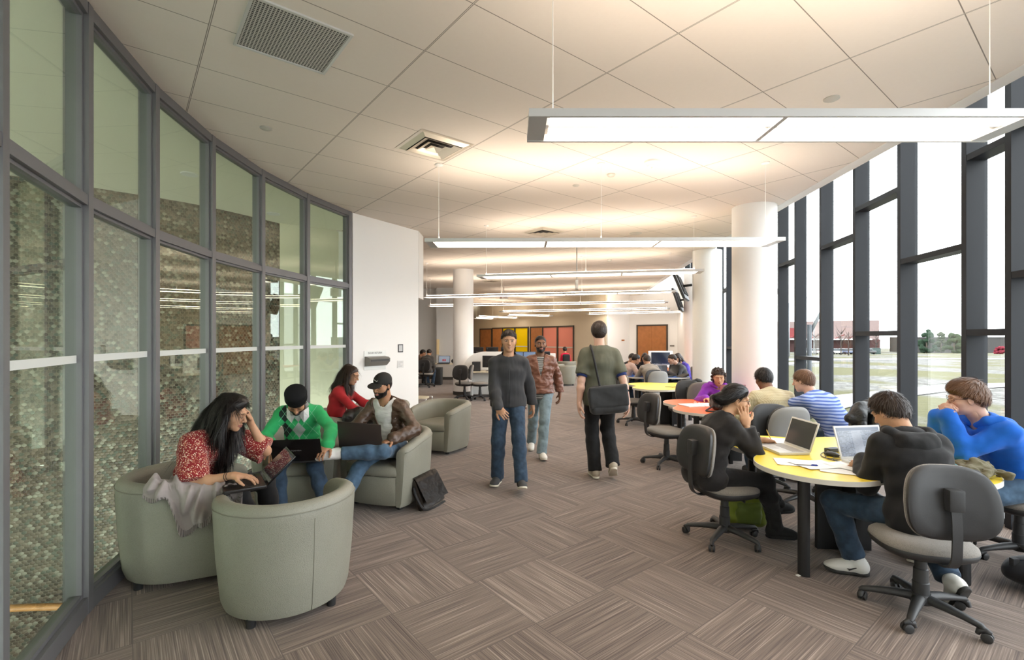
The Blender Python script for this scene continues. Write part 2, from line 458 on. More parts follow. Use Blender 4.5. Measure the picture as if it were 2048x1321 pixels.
# handrail of the stairs going down
MOAK = simple('oak handrail', (0.45, 0.22, 0.08), 0.35, var=0.15, vscale=20)
hr = empty('handrail', (-4.2, 3.2, 0), 0, 'curved oak stair handrail beyond the glass partition at lower left', 'handrail')
bm = bmesh.new(); pth = smooth_path([(-1.6,-0.9,-0.05),(-0.7,-0.15,-0.28),(0.15,0.55,-0.45),(0.9,1.5,-0.95),(1.2,2.6,-1.5)], 6)
tube(bm, pth, 0.028, 10); obj('rail', bm, MOAK, hr, 3.2)
for k in (1, 9, 17, 23):
    bm = bmesh.new(); p = pth[k]; tube(bm, [p, p+Vector((0,0,-0.9))], 0.012, 8)
    obj('post', bm, MCHROME, hr, 3.2)

# ------------------------------------------------------------------ white wall and back walls
def wallseg(name, p, q, z0, z1, m, dep=0.06, base=True):
    bm = bmesh.new(); seg_bar(bm, p, q, z0, z1, 0, dep); o = struct(name, bm, m)
    return o
def base(name, p, q, dep=0.075, h=0.11):
    bm = bmesh.new(); seg_bar(bm, p, q, 0, h, 0, dep); struct(name, bm, MBASE)
W0, W1 = (-2.60, 7.80), (-1.80, 9.12)
wallseg('wall_white', W0, W1, 0, HC+.1, MWALL, 0.045); base('baseboard_white', W0, W1, 0.052)
wallseg('wall_white_2', (-1.80, 9.17), (-6.5, 9.30), 0, HC+.1, MWALL)
bm = bmesh.new(); box(bm, (-1.86, 9.13, 2.42), (-1.76, 9.6, HC)); struct('trim_4', bm, MWALL)
wallseg('wall_far_left', (-6.5, 9.2), (-6.5, 19.6), 0, HC+.1, MWALLG)
wallseg('wall_far_1', (-6.5, 19.75), (-3.02, 19.75), 0, HC+.1, MWALLG); base('baseboard_far_1', (-6.5,19.72), (-3.02,19.72))
bm = bmesh.new(); box(bm, (-3.02, 19.3, 0), (-2.15, 20.1, HC+.1)); struct('wall_far_2', bm, MWALLG)
base('baseboard_far_2', (-3.04,19.33), (-2.13,19.33))
K1 = (4.30, 22.0); K2 = (-2.6, 30.6)           # tan wall ends
tdir = (Vector((*K2, 0))-Vector((*K1, 0))).normalized()
wallseg('wall_tan', K1, K2, 0, HC+.1, MTAN)
wallseg('wall_tan_2', (-2.15, 20.0), (-2.6, 30.6), 0, HC+.1, MTAN)
K3 = (5.57, 23.0)
wallseg('wall_far_3', K1, K3, 0, HC+.1, MWALL)
K4 = (9.1, 19.9)
wallseg('wall_far_4', K3, K4, 0, HC+.1, MWALL); base('baseboard_far_3', K3, K4)
base('baseboard_tan', K1, K2)
MDOOR = simple('cherry wood door', (0.40, 0.155, 0.045), 0.4, var=0.12, vscale=6)
MDFR = simple('dark bronze door frame', (0.055, 0.045, 0.035), 0.45, 0.2)
def raywall(px, A, B):
    """point of wall A-B seen in photo column px"""
    r = (px-IW/2)/FPX; A = Vector(A); B = Vector(B); d = B-A
    t = (r*A.y-A.x)/(d.x-r*d.y); return A+d*t
def door_on(name, px0, px1, A, B, h, leaf, leaves=1, off=0.075, handle=True):
    p, q = raywall(px0, A, B), raywall(px1, A, B); t = (q-p).normalized(); nrm = Vector((-t.y, t.x))
    if nrm.y > 0: nrm = -nrm
    p = p+nrm*off; q = q+nrm*off; L = (q-p).length
    M = Matrix(((t.x, -nrm.x, 0, p.x), (t.y, -nrm.y, 0, p.y), (0, 0, 1, 0), (0, 0, 0, 1)))
    bm = bmesh.new()
    for k in range(leaves):
        a = 0.06+k*(L-0.12)/leaves; b = 0.06+(k+1)*(L-0.12)/leaves
        box(bm, (a+.003, -0.02, 0.01), (b-.003, 0.02, h-.06), M=M)
    o = struct(name, bm, leaf)
    fb = bmesh.new()
    for a, b in ((0, .06), (L-.06, L)): box(fb, (a, -.035, 0), (b, .03, h), M=M)
    box(fb, (0, -.035, h-.06), (L, .03, h), M=M); obj('door_frame', fb, MDFR, o)
    if handle:
        hb = bmesh.new(); hx = L/2 if leaves > 1 else L-.16
        box(hb, (hx-.06, -.07, .98), (hx+.06, -.02, 1.01), M=M); obj('door_handle', hb, MCHROME, o)
    return M, L
door_on('door_1', 1275, 1337, K3, K4, 2.28, MDOOR, 2)
door_on('door_2', 962, 986, K1, K2, 2.24, MDOOR, 1)
# glazed fronts of the coloured rooms
MYEL = m_glass('yellow film glass', (1.0, 0.97, 0.45), 1.3, 1.0)
MREDG = m_glass('red film glass', (1.0, 0.95, 0.92), 1.3, 1.0)
def colour_front(num, px0, px1, m_panel, n_panel, back):
    p, q = raywall(px0, K1, K2), raywall(px1, K1, K2); t = (q-p).normalized(); nrm = Vector((-t.y, t.x))
    if nrm.y > 0: nrm = -nrm
    p = p+nrm*.08; q = q+nrm*.08; L = (q-p).length
    M = Matrix(((t.x, -nrm.x, 0, p.x), (t.y, -nrm.y, 0, p.y), (0, 0, 1, 0), (0, 0, 0, 1)))
    H = 2.28; w0 = L*0.30
    bm = bmesh.new(); box(bm, (.06, -.02, .01), (w0, .01, H-.07), M=M); d = struct('door_%d' % num, bm, MDOOR)
    hb = bmesh.new(); box(hb, (w0-.10, -.06, .95), (w0-.07, -.03, 1.25), M=M); obj('door_handle', hb, MCHROME, d)
    for k in range(n_panel):
        a = w0+.05+k*(L-w0)/n_panel; b = w0-.04+(k+1)*(L-w0)/n_panel
        bm = bmesh.new(); box(bm, (a, -.012, .05), (b, .0, H-.07), M=M)
        w = struct('window_%d' % (20+num*3+k), bm, m_panel)
        fb = bmesh.new()
        for u in (a-.05, b): box(fb, (u, -.04, 0), (u+.05, .03, H), M=M)
        box(fb, (a-.05, -.04, H-.07), (b+.05, .03, H), M=M); box(fb, (a-.05, -.04, 0), (b+.05, .03, .07), M=M)
        obj('window_frame', fb, MDFR, w)
        sb = bmesh.new(); box(sb, (a, -.02, 1.18), (b, -.013, 1.23), M=M); obj('frosted_band', sb, MFROST, w)
        # opaque coloured backing wall close behind (the lit room)
        bb = bmesh.new(); box(bb, (a-.04, .01, 0.0), (b+.04, .018, H), M=M); obj('coloured_panel', bb, back, w)
    fb = bmesh.new(); box(fb, (0, -.04, 0), (.06, .03, H), M=M); box(fb, (0, -.04, H-.07), (w0+.02, .03, H), M=M); obj('door_frame', fb, MDFR, d)
colour_front(3, 987, 1059, MYEL, 2, simple('yellow panel', (0.90, 0.74, 0.01), 0.5))
colour_front(4, 1063, 1150, MREDG, 2, simple('coral panel', (0.80, 0.34, 0.30), 0.5))

# ------------------------------------------------------------------ columns
def column(x, y, r, label):
    o = empty('round_column', (x, y, 0), 0, label, 'column')
    bm = bmesh.new(); lathe(bm, [(r, 0.0), (r, HC)], 48); obj('shaft', bm, MWALL, o, 0.8)
    bm = bmesh.new(); lathe(bm, [(r+.006, 0), (r+.006, .10), (r, .105)], 48); obj('base', bm, MBASE, o, 0.8)
column(3.73, 7.45, 0.315, 'thick white round column nearest the camera beside the window wall')
column(4.52, 11.2, 0.32, 'white round column with a screen hung on it, second along the windows')
column(5.66, 15.0, 0.31, 'white round column furthest along the windows, beside the brown double door')
column(-1.44, 14.3, 0.30, 'white round column on the left beside the computer desk')

# ------------------------------------------------------------------ window wall (right)
mul_y = [-3.35,-2.35,-1.35,-0.35,0.15,1.15,2.15,3.15, 4.147,4.65,5.655,6.64,7.64,8.61,9.40,10.4,11.3,12.3,13.1,14.1,15.1,16.0,17.0,18.0,19.1]
rails = {8:[3.40,1.71], 9:[2.554], 10:[3.425,1.717], 11:[3.085], 12:[1.316], 13:[3.07]}
rr = random.Random(3)
MEXT = HC+1.75
for i, (y0, y1) in enumerate(zip(mul_y, mul_y[1:])):
    g0, g1 = (gx(y0), y0), (gx(y1), y1)
    t = Vector((0.17, 1, 0)).normalized()
    bm = bmesh.new(); seg_bar(bm, (g0[0]+t.x*.03, g0[1]+t.y*.03), (g1[0]+t.x*.02, g1[1]+t.y*.02), 0.03, MEXT, 0, 0.006)
    w = struct('window_%d' % (40+i), bm, MGL_OUT); nin = Vector((-1, 0.17, 0)).normalized()
    def qbar(fb, a, b, z0, z1, d0, d1):
        a = Vector((*a, 0)); b = Vector((*b, 0)); poly = [a+nin*d0, b+nin*d0, b+nin*d1, a+nin*d1]
        prism(fb, [(v.x, v.y) for v in poly], z0, z1)
    fb = bmesh.new()
    a = Vector((*g0, 0)); qbar(fb, a.to_2d(), (a+t*0.066).to_2d(), 0, MEXT, -0.03, 0.15)
    if i == len(mul_y)-2: b = Vector((*g1, 0)); qbar(fb, b.to_2d(), (b+t*0.066).to_2d(), 0, MEXT, -0.03, 0.15)
    zs = rails.get(i) or [[2.6],[3.3,1.6],[3.0],[1.4],[2.2,3.5]][rr.randrange(5)]
    for z in zs: qbar(fb, (a+t*0.066).to_2d(), g1, z-0.03, z+0.03, -0.02, 0.148)
    qbar(fb, g0, g1, 0.0, 0.05, -0.03, 0.10)
    obj('window_frame', fb, MMULL, w)
bm = bmesh.new(); seg_bar(bm, (gx(19.1), 19.15), (gx(29), 29), 0, MEXT, 0, .06); struct('wall_right', bm, MWALL)

# ------------------------------------------------------------------ ceiling fittings
def rotM(x, y, z, a=TH): return Matrix.Translation((x, y, z)) @ Matrix.Rotation(a, 4, 'Z')
def perf():
    n = NT('perforated metal'); v = n.mapping(n.obj(), (1,1,1))
    x, y, z = n.sep(v)
    fx = n.math('FRACT', n.math('MULTIPLY', x, 50)); fy = n.math('FRACT', n.math('MULTIPLY', y, 50))
    h = n.math('MULTIPLY', n.math('GREATER_THAN', fx, 0.38), n.math('GREATER_THAN', fy, 0.38))
    return n.bsdf(n.mix(h, (0.5,0.49,0.46,1), (0.035,0.035,0.035,1)), 0.6)
g = empty('air_return_grille', (-1.48, 3.26, HC), TH, 'square perforated metal air return panel in the ceiling at top left', 'ceiling grille')
bm = bmesh.new(); box(bm, (-.29,-.29,-.006), (.29,.29,.0)); obj('perforated_panel', bm, perf(), g)
bm = bmesh.new()
for lo, hi in (((-.305,-.305,-.012),(.305,-.287,0)),((-.305,.287,-.012),(.305,.305,0)),((-.305,-.287,-.012),(-.287,.287,0)),((.287,-.287,-.012),(.305,.287,0))): box(bm, lo, hi)
obj('frame', bm, MALU, g)
MVENT = simple('vent metal', (0.66, 0.60, 0.50), 0.3, 0.4)
def vent(x, y, label):
    o = empty('air_diffuser', (x, y, HC), TH, label, 'ceiling vent')
    bm = bmesh.new()
    def sq(r0, r1, z0, z1):
        a = [bm.verts.new((sx*r0, sy*r0, z0)) for sx, sy in ((-1,-1),(1,-1),(1,1),(-1,1))]; b = [bm.verts.new((sx*r1, sy*r1, z1)) for sx, sy in ((-1,-1),(1,-1),(1,1),(-1,1))]
        for k in range(4): bm.faces.new((a[k], a[(k+1)%4], b[(k+1)%4], b[k]))
    sq(.303, .27, -.004, -.006); sq(.27, .22, -.006, -.03)
    obj('frame', bm, MVENT, o)
    for k, (r0, r1) in enumerate(((.21,.15),(.14,.085),(.075,.001))):
        bm = bmesh.new()
        a = [(sx*r0, sy*r0) for sx, sy in ((-1,-1),(1,-1),(1,1),(-1,1))]
        def ring(r, z): return [bm.verts.new((sx*r, sy*r, z)) for sx, sy in ((-1,-1),(1,-1),(1,1),(-1,1))]
        A, B = ring(r0, -.035), ring(r1, -.012)
        for q in range(4): bm.faces.new((A[q], A[(q+1)%4], B[(q+1)%4], B[q]))
        obj('louvre', bm, MVENT, o)
    bm = bmesh.new(); box(bm, (-.26,-.26,-.005), (.26,.26,-.002)); obj('backing', bm, MBASE, o)
vent(-0.82, 5.08, 'square stepped air diffuser in the ceiling left of centre')
vent(0.60, 9.17, 'square air diffuser in the ceiling behind the long second lamp')
vent(-0.7, 17.0, 'small distant air diffuser above the left column')
vent(1.9, 15.0, 'distant air diffuser over the walkway')
MDISC = simple('grey white disc', (0.50, 0.48, 0.43), 0.5)
def disc(name, x, y, r, h, label, cat, m=None, prof=None):
    m = m or (MWHITE if prof else MDISC)
    o = bpy.data.meshes.new(name); bm = bmesh.new()
    lathe(bm, prof or [(r, 0), (r, -h*.4), (r*.75, -h*.8), (0.0001, -h)], 24); bmesh.ops.recalc_face_normals(bm, faces=bm.faces)
    ob = obj(name, bm, m, None, 0.7); ob.location = (x, y, HC); tag(ob, label, cat); return ob
disc('smoke_detector', 1.60, 5.52, .075, .06, 'large white smoke detector on the ceiling right of centre', 'smoke detector', prof=[(.085,0),(.085,-.02),(.055,-.045),(.05,-.06),(.018,-.065),(.014,-.085),(.0001,-.09)])
disc('ceiling_sensor', 1.22, 5.95, .05, .035, 'small round ceiling sensor left of the smoke detector', 'sensor')
disc('ceiling_disc', 2.69, 4.07, .06, .02, 'flat round cap in the ceiling above the nearest lamp', 'ceiling disc')
disc('ceiling_disc', -2.36, 4.64, .055, .02, 'flat round cap in the ceiling near the glass partition', 'ceiling disc')
disc('ceiling_disc', .845, 6.38, .045, .015, 'flat round cap in the ceiling between the first two lamps', 'ceiling disc')
disc('ceiling_speaker', 2.38, 9.3, .12, .02, 'round speaker grille in the ceiling beyond the second lamp', 'speaker')
disc('smoke_detector', 2.5, 12.4, .06, .06, 'distant white smoke detector above the third lamp', 'smoke detector')

# ------------------------------------------------------------------ suspended lamps
MLENS = emis('fluorescent lens', (1.0, 0.85, 0.70), LAMP_E)
MUP = emis('fluorescent uplight', (1.0, 0.79, 0.60), LAMP_UP)
ZL = 2.745
def pendant(p, q, nseg, label, wd=0.30):
    p = Vector(p); q = Vector(q); L = (q-p).length; a = math.atan2(q.y-p.y, q.x-p.x)
    o = empty('pendant_lamp', (p.x, p.y, ZL), a, label, 'ceiling lamp', 'long suspended fluorescent lamps')
    h = wd/2
    bm = bmesh.new()
    for s_ in (-1, 1):                           # side rails with a slim lip
        box(bm, (0, s_*h-.008, -.005), (L, s_*h+.008, .035)); 
    box(bm, (0, -h, -.002), (.09, h, .03)); box(bm, (L-.09, -h, -.002), (L, h, .03))
    box(bm, (.09, -.022, .012), (L-.09, .022, .05))
    obj('housing', bm, MALU, o)
    sl = (L-.18)/nseg
    for k in range(nseg):
        x0 = .09+k*sl+.018; x1 = .09+(k+1)*sl-.018
        for s_ in (-1, 1):
            bm = bmesh.new(); box(bm, (x0, min(s_*.024, s_*(h-.012)), .004), (x1, max(s_*.024, s_*(h-.012)), .012))
            obj('diffuser', bm, MLENS, o)
        if k:
            bm = bmesh.new(); box(bm, (x0-.03, -h, -.001), (x0-.006, h, .03)); obj('joint', bm, MALU, o)
    bm = bmesh.new(); box(bm, (.12, -.018, .051), (L-.12, .018, .062)); obj('uplight_tube', bm, MUP, o)
    nc = 2 if nseg < 3 else (nseg+1)//2+1
    for k in range(nc):
        x = .13+(L-.26)*k/(nc-1)
        bm = bmesh.new(); tube(bm, [(x, 0, .06), (x, 0, HC-ZL-.01)], 0.0022 if k else 0.0022, 6); lathe(bm, [(.045,HC-ZL-.001),(.045,HC-ZL-.012),(.012,HC-ZL-.02),(.0001,HC-ZL-.02)], 16, (x,0,0)); lathe(bm, [(.008,.05),(.008,.09)], 8, (x,0,0))
        obj('suspension_cable', bm, MTRIM, o)
    return o
pendant((.083, 2.52), (2.62, 2.52), 2, 'nearest suspended fluorescent lamp, large across the top right', 0.30)
pendant((-.98, 5.62), (3.04, 5.55), 3, 'second suspended fluorescent lamp, above the walkers, left of the column', 0.36)
pendant((-.59, 8.70), (3.14, 7.98), 3, 'third suspended fluorescent lamp ending in front of the second column', 0.34)
pendant((-2.41, 13.0), (3.86, 11.4), 5, 'fourth suspended lamp, crossing in front of the left column', 0.34)
pendant((-2.90, 16.5), (4.76, 14.76), 6, 'fifth suspended lamp, passing behind the left column', 0.34)
pendant((-.48, 20.1), (5.85, 17.9), 5, 'sixth suspended lamp, below the fifth near the red glass room', 0.34)
pendant((3.40, 22.0), (7.20, 20.3), 3, 'suspended lamp at the far end above the brown double door', 0.34)
pendant((-.24, 22.9), (1.95, 24.0), 2, 'short tilted far lamp above the red glass room', 0.34)
pendant((-1.75, 24.5), (.35, 26.4), 2, 'short tilted far lamp above the yellow glass room', 0.34)
pendant((-2.05, 26.6), (-1.0, 27.6), 1, 'shortest far lamp at the left beside the column', 0.34)
# downlights in the atrium
MDL = emis('downlight lens', (1.0, 0.95, 0.85), 45)
for k, (x, y) in enumerate(((-4.3, 3.2), (-5.6, 4.7), (-4.0, 6.0), (-6.5, 2.6), (-4.2, 0.8), (-3.9, 7.9))):
    o = empty('downlight', (x, y, HC+.02), 0, ['round downlight over the stairs beyond the first glass panes','round downlight close to the tiled wall','round downlight in the atrium behind the middle panes','round downlight far left in the atrium','round downlight in the atrium nearest the camera','round downlight in the atrium by the last pane'][k], 'downlight', 'atrium downlights')
    bm = bmesh.new(); lathe(bm, [(.0001,-.006),(.07,-.006)], 20); obj('lens', bm, MDL, o)
    bm = bmesh.new(); lathe(bm, [(.07,-.012),(.095,-.012),(.1,0)], 20); obj('ring', bm, MTRIM, o, 0.6)
# ------------------------------------------------------------------ implicit surfaces: smooth unions of tapered limbs, meshed by surface nets
V3 = lambda *a: np.array(a, dtype=np.float32)
def nrm(v): v = np.asarray(v, dtype=np.float64); return v/max(1e-9, np.linalg.norm(v))
class Imp:
    def __init__(s): s.ops = []; s.lo = np.array([1e9]*3); s.hi = -s.lo
    def _bb(s, lo, hi, sub=False):
        lo = np.array(lo, float); hi = np.array(hi, float)
        if not sub: s.lo = np.minimum(s.lo, lo); s.hi = np.maximum(s.hi, hi)
        return lo, hi
    def cone(s, a, b, ra, rb, k=0.02, q=1.0, side=None, flat=0, sub=False):
        """tapered capsule a->b; q squashes across `side`; flat=1 cuts the b end square, 2 the a end, 3 both"""
        a = np.array(a, float); b = np.array(b, float); ba = b-a; L2 = ba@ba+1e-12; L = math.sqrt(L2); r = max(ra, rb)
        if side is not None:
            side = nrm(side); side = nrm(side-ba*(side@ba)/L2)
        def f(P):
            p = P-a.astype(np.float32); t0 = (p@ba.astype(np.float32))/L2; t = np.clip(t0, 0, 1)
            o = p-t[..., None]*ba.astype(np.float32); rr_ = ra+(rb-ra)*t
            if side is not None:
                os_ = o@side.astype(np.float32); of2 = np.maximum((o*o).sum(-1)-os_*os_, 0)
                d = (np.sqrt(os_*os_+of2/(q*q))-rr_)*min(1.0, q)
            else: d = np.sqrt((o*o).sum(-1))-rr_
            if flat & 1: d = np.maximum(d, (t0-1)*L)
            if flat & 2: d = np.maximum(d, -t0*L)
            return d
        lo, hi = s._bb(np.minimum(a, b)-r*max(1, q), np.maximum(a, b)+r*max(1, q), sub)
        s.ops.append((f, lo, hi, k, 's' if sub else 'u')); return s
    def ell(s, c, r, R=None, k=0.02, sub=False):
        c = np.array(c, float); r = np.array(r, float); R = np.eye(3) if R is None else np.array(R)
        def f(P):
            p = (P-c.astype(np.float32))@R.astype(np.float32)
            k0 = np.sqrt(((p/r.astype(np.float32))**2).sum(-1)); k1 = np.sqrt(((p/(r*r).astype(np.float32))**2).sum(-1))
            return k0*(k0-1)/np.maximum(k1, 1e-6)
        e = np.abs(R)@r
        lo, hi = s._bb(c-e, c+e, sub); s.ops.append((f, lo, hi, k, 's' if sub else 'u')); return s
    def box(s, c, h, r=0.01, R=None, k=0.01, sub=False):
        c = np.array(c, float); h = np.array(h, float); R = np.eye(3) if R is None else np.array(R)
        def f(P):
            p = np.abs((P-c.astype(np.float32))@R.astype(np.float32))-(h-r).astype(np.float32)
            return np.sqrt((np.maximum(p, 0)**2).sum(-1))+np.minimum(p.max(-1), 0)-r
        e = np.abs(R)@h
        lo, hi = s._bb(c-e, c+e, sub); s.ops.append((f, lo, hi, k, 's' if sub else 'u')); return s
    def chain(s, pts, rs, k=0.02, q=1.0, side=None):
        for a, b, ra, rb in zip(pts, pts[1:], rs, rs[1:]): s.cone(a, b, ra, rb, k, q, side)
        return s
    def cut(s, fn): s.ops.append((fn, None, None, 0, 'i')); return s          # keep where fn(P) < 0
    def grow(s, d): s.ops.append((d, None, None, 0, 'g')); return s
    def wrinkle(s, amp, freq=30, seed=0):
        r = np.random.RandomState(seed); A = r.normal(size=(4, 3))*freq; B = r.normal(size=(4, 3))*freq*0.5; ph = r.rand(8)*6
        def w(P):
            v = 0
            for i in range(4): v = v+np.sin(P@A[i].astype(np.float32)+ph[i]+1.6*np.sin(P@B[i].astype(np.float32)+ph[i+4]))
            return v*amp/2
        s.ops.append((w, None, None, 0, 'w')); return s
    def mesh(s, h):
        lo = s.lo-3*h; hi = s.hi+3*h
        n = np.ceil((hi-lo)/h).astype(int)+1
        D = np.full(n, 1.0, dtype=np.float32)
        ax = [(lo[i]+h*np.arange(n[i])).astype(np.float32) for i in range(3)]
        for f, l, u, k, mode in s.ops:
            if mode in 'us':
                pad = k+3*h
                i0 = np.maximum(0, np.floor((l-pad-lo)/h).astype(int)); i1 = np.minimum(n, np.ceil((u+pad-lo)/h).astype(int)+1)
                if (i1 <= i0).any(): continue
                sl = tuple(slice(i0[i], i1[i]) for i in range(3))
                P = np.stack(np.meshgrid(ax[0][sl[0]], ax[1][sl[1]], ax[2][sl[2]], indexing='ij'), -1)
                d = f(P).astype(np.float32); o = D[sl]
                if mode == 'u':
                    if k > 0:
                        hh = np.maximum(k-np.abs(o-d), 0)/k; D[sl] = np.minimum(o, d)-hh*hh*k*0.25
                    else: D[sl] = np.minimum(o, d)
                else:
                    if k > 0:
                        hh = np.maximum(k-np.abs(o+d), 0)/k; D[sl] = np.maximum(o, -d)+hh*hh*k*0.25
                    else: D[sl] = np.maximum(o, -d)
            elif mode == 'g': D -= f
            else:
                P = None
                m = np.abs(D) < (0.03 if mode == 'w' else 9)
                if mode == 'i':
                    m = D < 3*h
                idx = np.nonzero(m)
                P = np.stack([ax[i][idx[i]] for i in range(3)], -1)
                v = f(P).astype(np.float32)
                if mode == 'i': D[idx] = np.maximum(D[idx], v)
                else: D[idx] += v
        return nets(D, lo, h)
def nets(D, lo, h):
    S = D < 0
    A = S[:-1,:-1,:-1].astype(np.int8)
    c = np.zeros_like(A)
    offs = [(i, j, k) for i in (0, 1) for j in (0, 1) for k in (0, 1)]
    nx, ny, nz = D.shape
    for i, j, k in offs: c = c+S[i:nx-1+i, j:ny-1+j, k:nz-1+k]
    act = (c > 0) & (c < 8)
    I = np.array(np.nonzero(act)).T
    if len(I) == 0: return np.zeros((0,3)), np.zeros((0,4), int)
    vid = np.full(act.shape, -1, dtype=np.int32); vid[I[:,0], I[:,1], I[:,2]] = np.arange(len(I))
    cv = np.stack([D[I[:,0]+o[0], I[:,1]+o[1], I[:,2]+o[2]] for o in offs], 1)
    acc = np.zeros((len(I), 3)); cnt = np.zeros(len(I))
    for a in range(8):
        for b in range(a+1, 8):
            oa, ob = np.array(offs[a]), np.array(offs[b])
            if np.abs(oa-ob).sum() != 1: continue
            va, vb = cv[:, a], cv[:, b]; m = (va < 0) != (vb < 0)
            t = np.where(m, va/np.where(m, va-vb, 1), 0)
            acc += np.where(m[:, None], oa+(ob-oa)*t[:, None], 0); cnt += m
    V = lo+(I+acc/cnt[:, None])*h
    F = []
    for axis in range(3):
        u, w = [(1, 2), (2, 0), (0, 1)][axis]
        sl0 = [slice(None)]*3; sl1 = [slice(None)]*3; sl0[axis] = slice(0, -1); sl1[axis] = slice(1, None)
        s0 = S[tuple(sl0)]; s1 = S[tuple(sl1)]; cr = s0 != s1
        E = np.array(np.nonzero(cr)).T
        ok = (E[:, u] > 0) & (E[:, w] > 0) & (E[:, u] < D.shape[u]-1) & (E[:, w] < D.shape[w]-1); E = E[ok]
        inside0 = s0[E[:,0], E[:,1], E[:,2]]
        def g(du, dw):
            Q = E.copy(); Q[:, u] += du; Q[:, w] += dw; return vid[Q[:,0], Q[:,1], Q[:,2]]
        q = np.stack([g(-1,-1), g(0,-1), g(0,0), g(-1,0)], 1)
        q[~inside0] = q[~inside0][:, ::-1]
        F.append(q)
    F = np.concatenate(F); F = F[(F >= 0).all(1)]
    return V, F
def mesh_from(parts, origin, name):
    """parts: [(V, F, material index array or int)]"""
    me = bpy.data.meshes.new(name)
    Vs = []; Fs = []; Ms = []; b = 0
    for V, F, mi in parts:
        Vs.append(V-np.array(origin)); Fs.append(F+b); b += len(V)
        Ms.append(np.full(len(F), mi) if np.isscalar(mi) else mi)
    V = np.concatenate(Vs); F = np.concatenate(Fs); Mi = np.concatenate(Ms)
    me.vertices.add(len(V)); me.vertices.foreach_set('co', V.astype(np.float32).ravel())
    me.loops.add(len(F)*4); me.loops.foreach_set('vertex_index', F.astype(np.int32).ravel())
    me.polygons.add(len(F)); me.polygons.foreach_set('loop_start', np.arange(len(F), dtype=np.int32)*4)
    me.polygons.foreach_set('material_index', Mi.astype(np.int32)); me.polygons.foreach_set('use_smooth', np.ones(len(F), dtype=bool))
    me.update(calc_edges=True); me.validate()
    return me
def imp_obj(name, imp, h, mats, parent=None, origin=(0,0,0), mi=0):
    V, F = imp.mesh(h)
    if callable(mi):
        cen = V[F].mean(1); mi = mi(cen)
    return link(name, mesh_from([(V, F, mi)], origin, name), mats, parent)

# ------------------------------------------------------------------ people
def skin_mat(name, c):
    n = NT(name); v = n.obj()
    col = n.mix(n.noise(v, 22, 3), (*[x*0.90 for x in c], 1), (*[min(1, x*1.08) for x in c], 1))
    return n.bsdf(col, 0.55, 0, n.bump(n.noise(v, 260, 2), 0.08, 0.002), 0.35, sss=0.08)
def hair_mat(name, c, s=(60, 60, 6), bs=.5):
    n = NT(name); v = n.mapping(n.obj(), s)
    f = n.noise(v, 3, 3, 0.6); f = n.math('ADD', n.math('MULTIPLY', f, .5), n.math('MULTIPLY', n.n('ShaderNodeNewGeometry').outputs['Random Per Island'], .5))
    return n.bsdf(n.mix(f, (*[x*0.55 for x in c], 1), (*[x*1.5 for x in c], 1)), 0.42, 0, n.bump(f, bs, 0.006), 0.4)
SK_BROWN = skin_mat('brown skin', (0.40, 0.205, 0.115)); SK_TAN = skin_mat('tan skin', (0.50, 0.275, 0.165)); SK_DARK = skin_mat('deep brown skin', (0.215, 0.105, 0.062))
SK_PINK = skin_mat('fair skin', (0.66, 0.40, 0.30)); SK_OLIVE = skin_mat('olive skin', (0.56, 0.32, 0.19))
H_BLACK = hair_mat('black hair', (0.012, 0.009, 0.009)); H_DBROWN = hair_mat('dark brown hair', (0.035, 0.020, 0.014)); S_BLACK = hair_mat('short black hair', (0.012, 0.009, 0.009), (90,90,60), .25); S_DBROWN = hair_mat('short dark brown hair', (0.032, 0.019, 0.014), (90,90,50), .25); S_BROWN = hair_mat('short brown hair', (0.15, 0.075, 0.040), (60,60,30), .25)
H_BROWN = hair_mat('brown hair', (0.155, 0.075, 0.038))
LIPS = simple('lips', (0.36, 0.13, 0.105), 0.45); LIPS_P = simple('pink lips', (0.55, 0.24, 0.20), 0.45)
EYEW = simple('eye white', (0.75, 0.73, 0.70), 0.25); EYED = simple('dark iris', (0.02, 0.012, 0.008), 0.2)

def rotv(v, axis, ang): return np.array(Quaternion(Vector(axis), ang) @ Vector(v))
def ik(a, c, l1, l2, pole):
    a = np.array(a, float); c = np.array(c, float); v = c-a; d = np.linalg.norm(v); n_ = v/max(d, 1e-6)
    if d > (l1+l2)*0.995: d = (l1+l2)*0.995; c = a+n_*d
    x = (l1*l1-l2*l2+d*d)/(2*d); h = math.sqrt(max(0, l1*l1-x*x))
    p = np.array(pole, float); p = p-n_*(p@n_); p = nrm(p)
    return a+n_*x+p*h, c

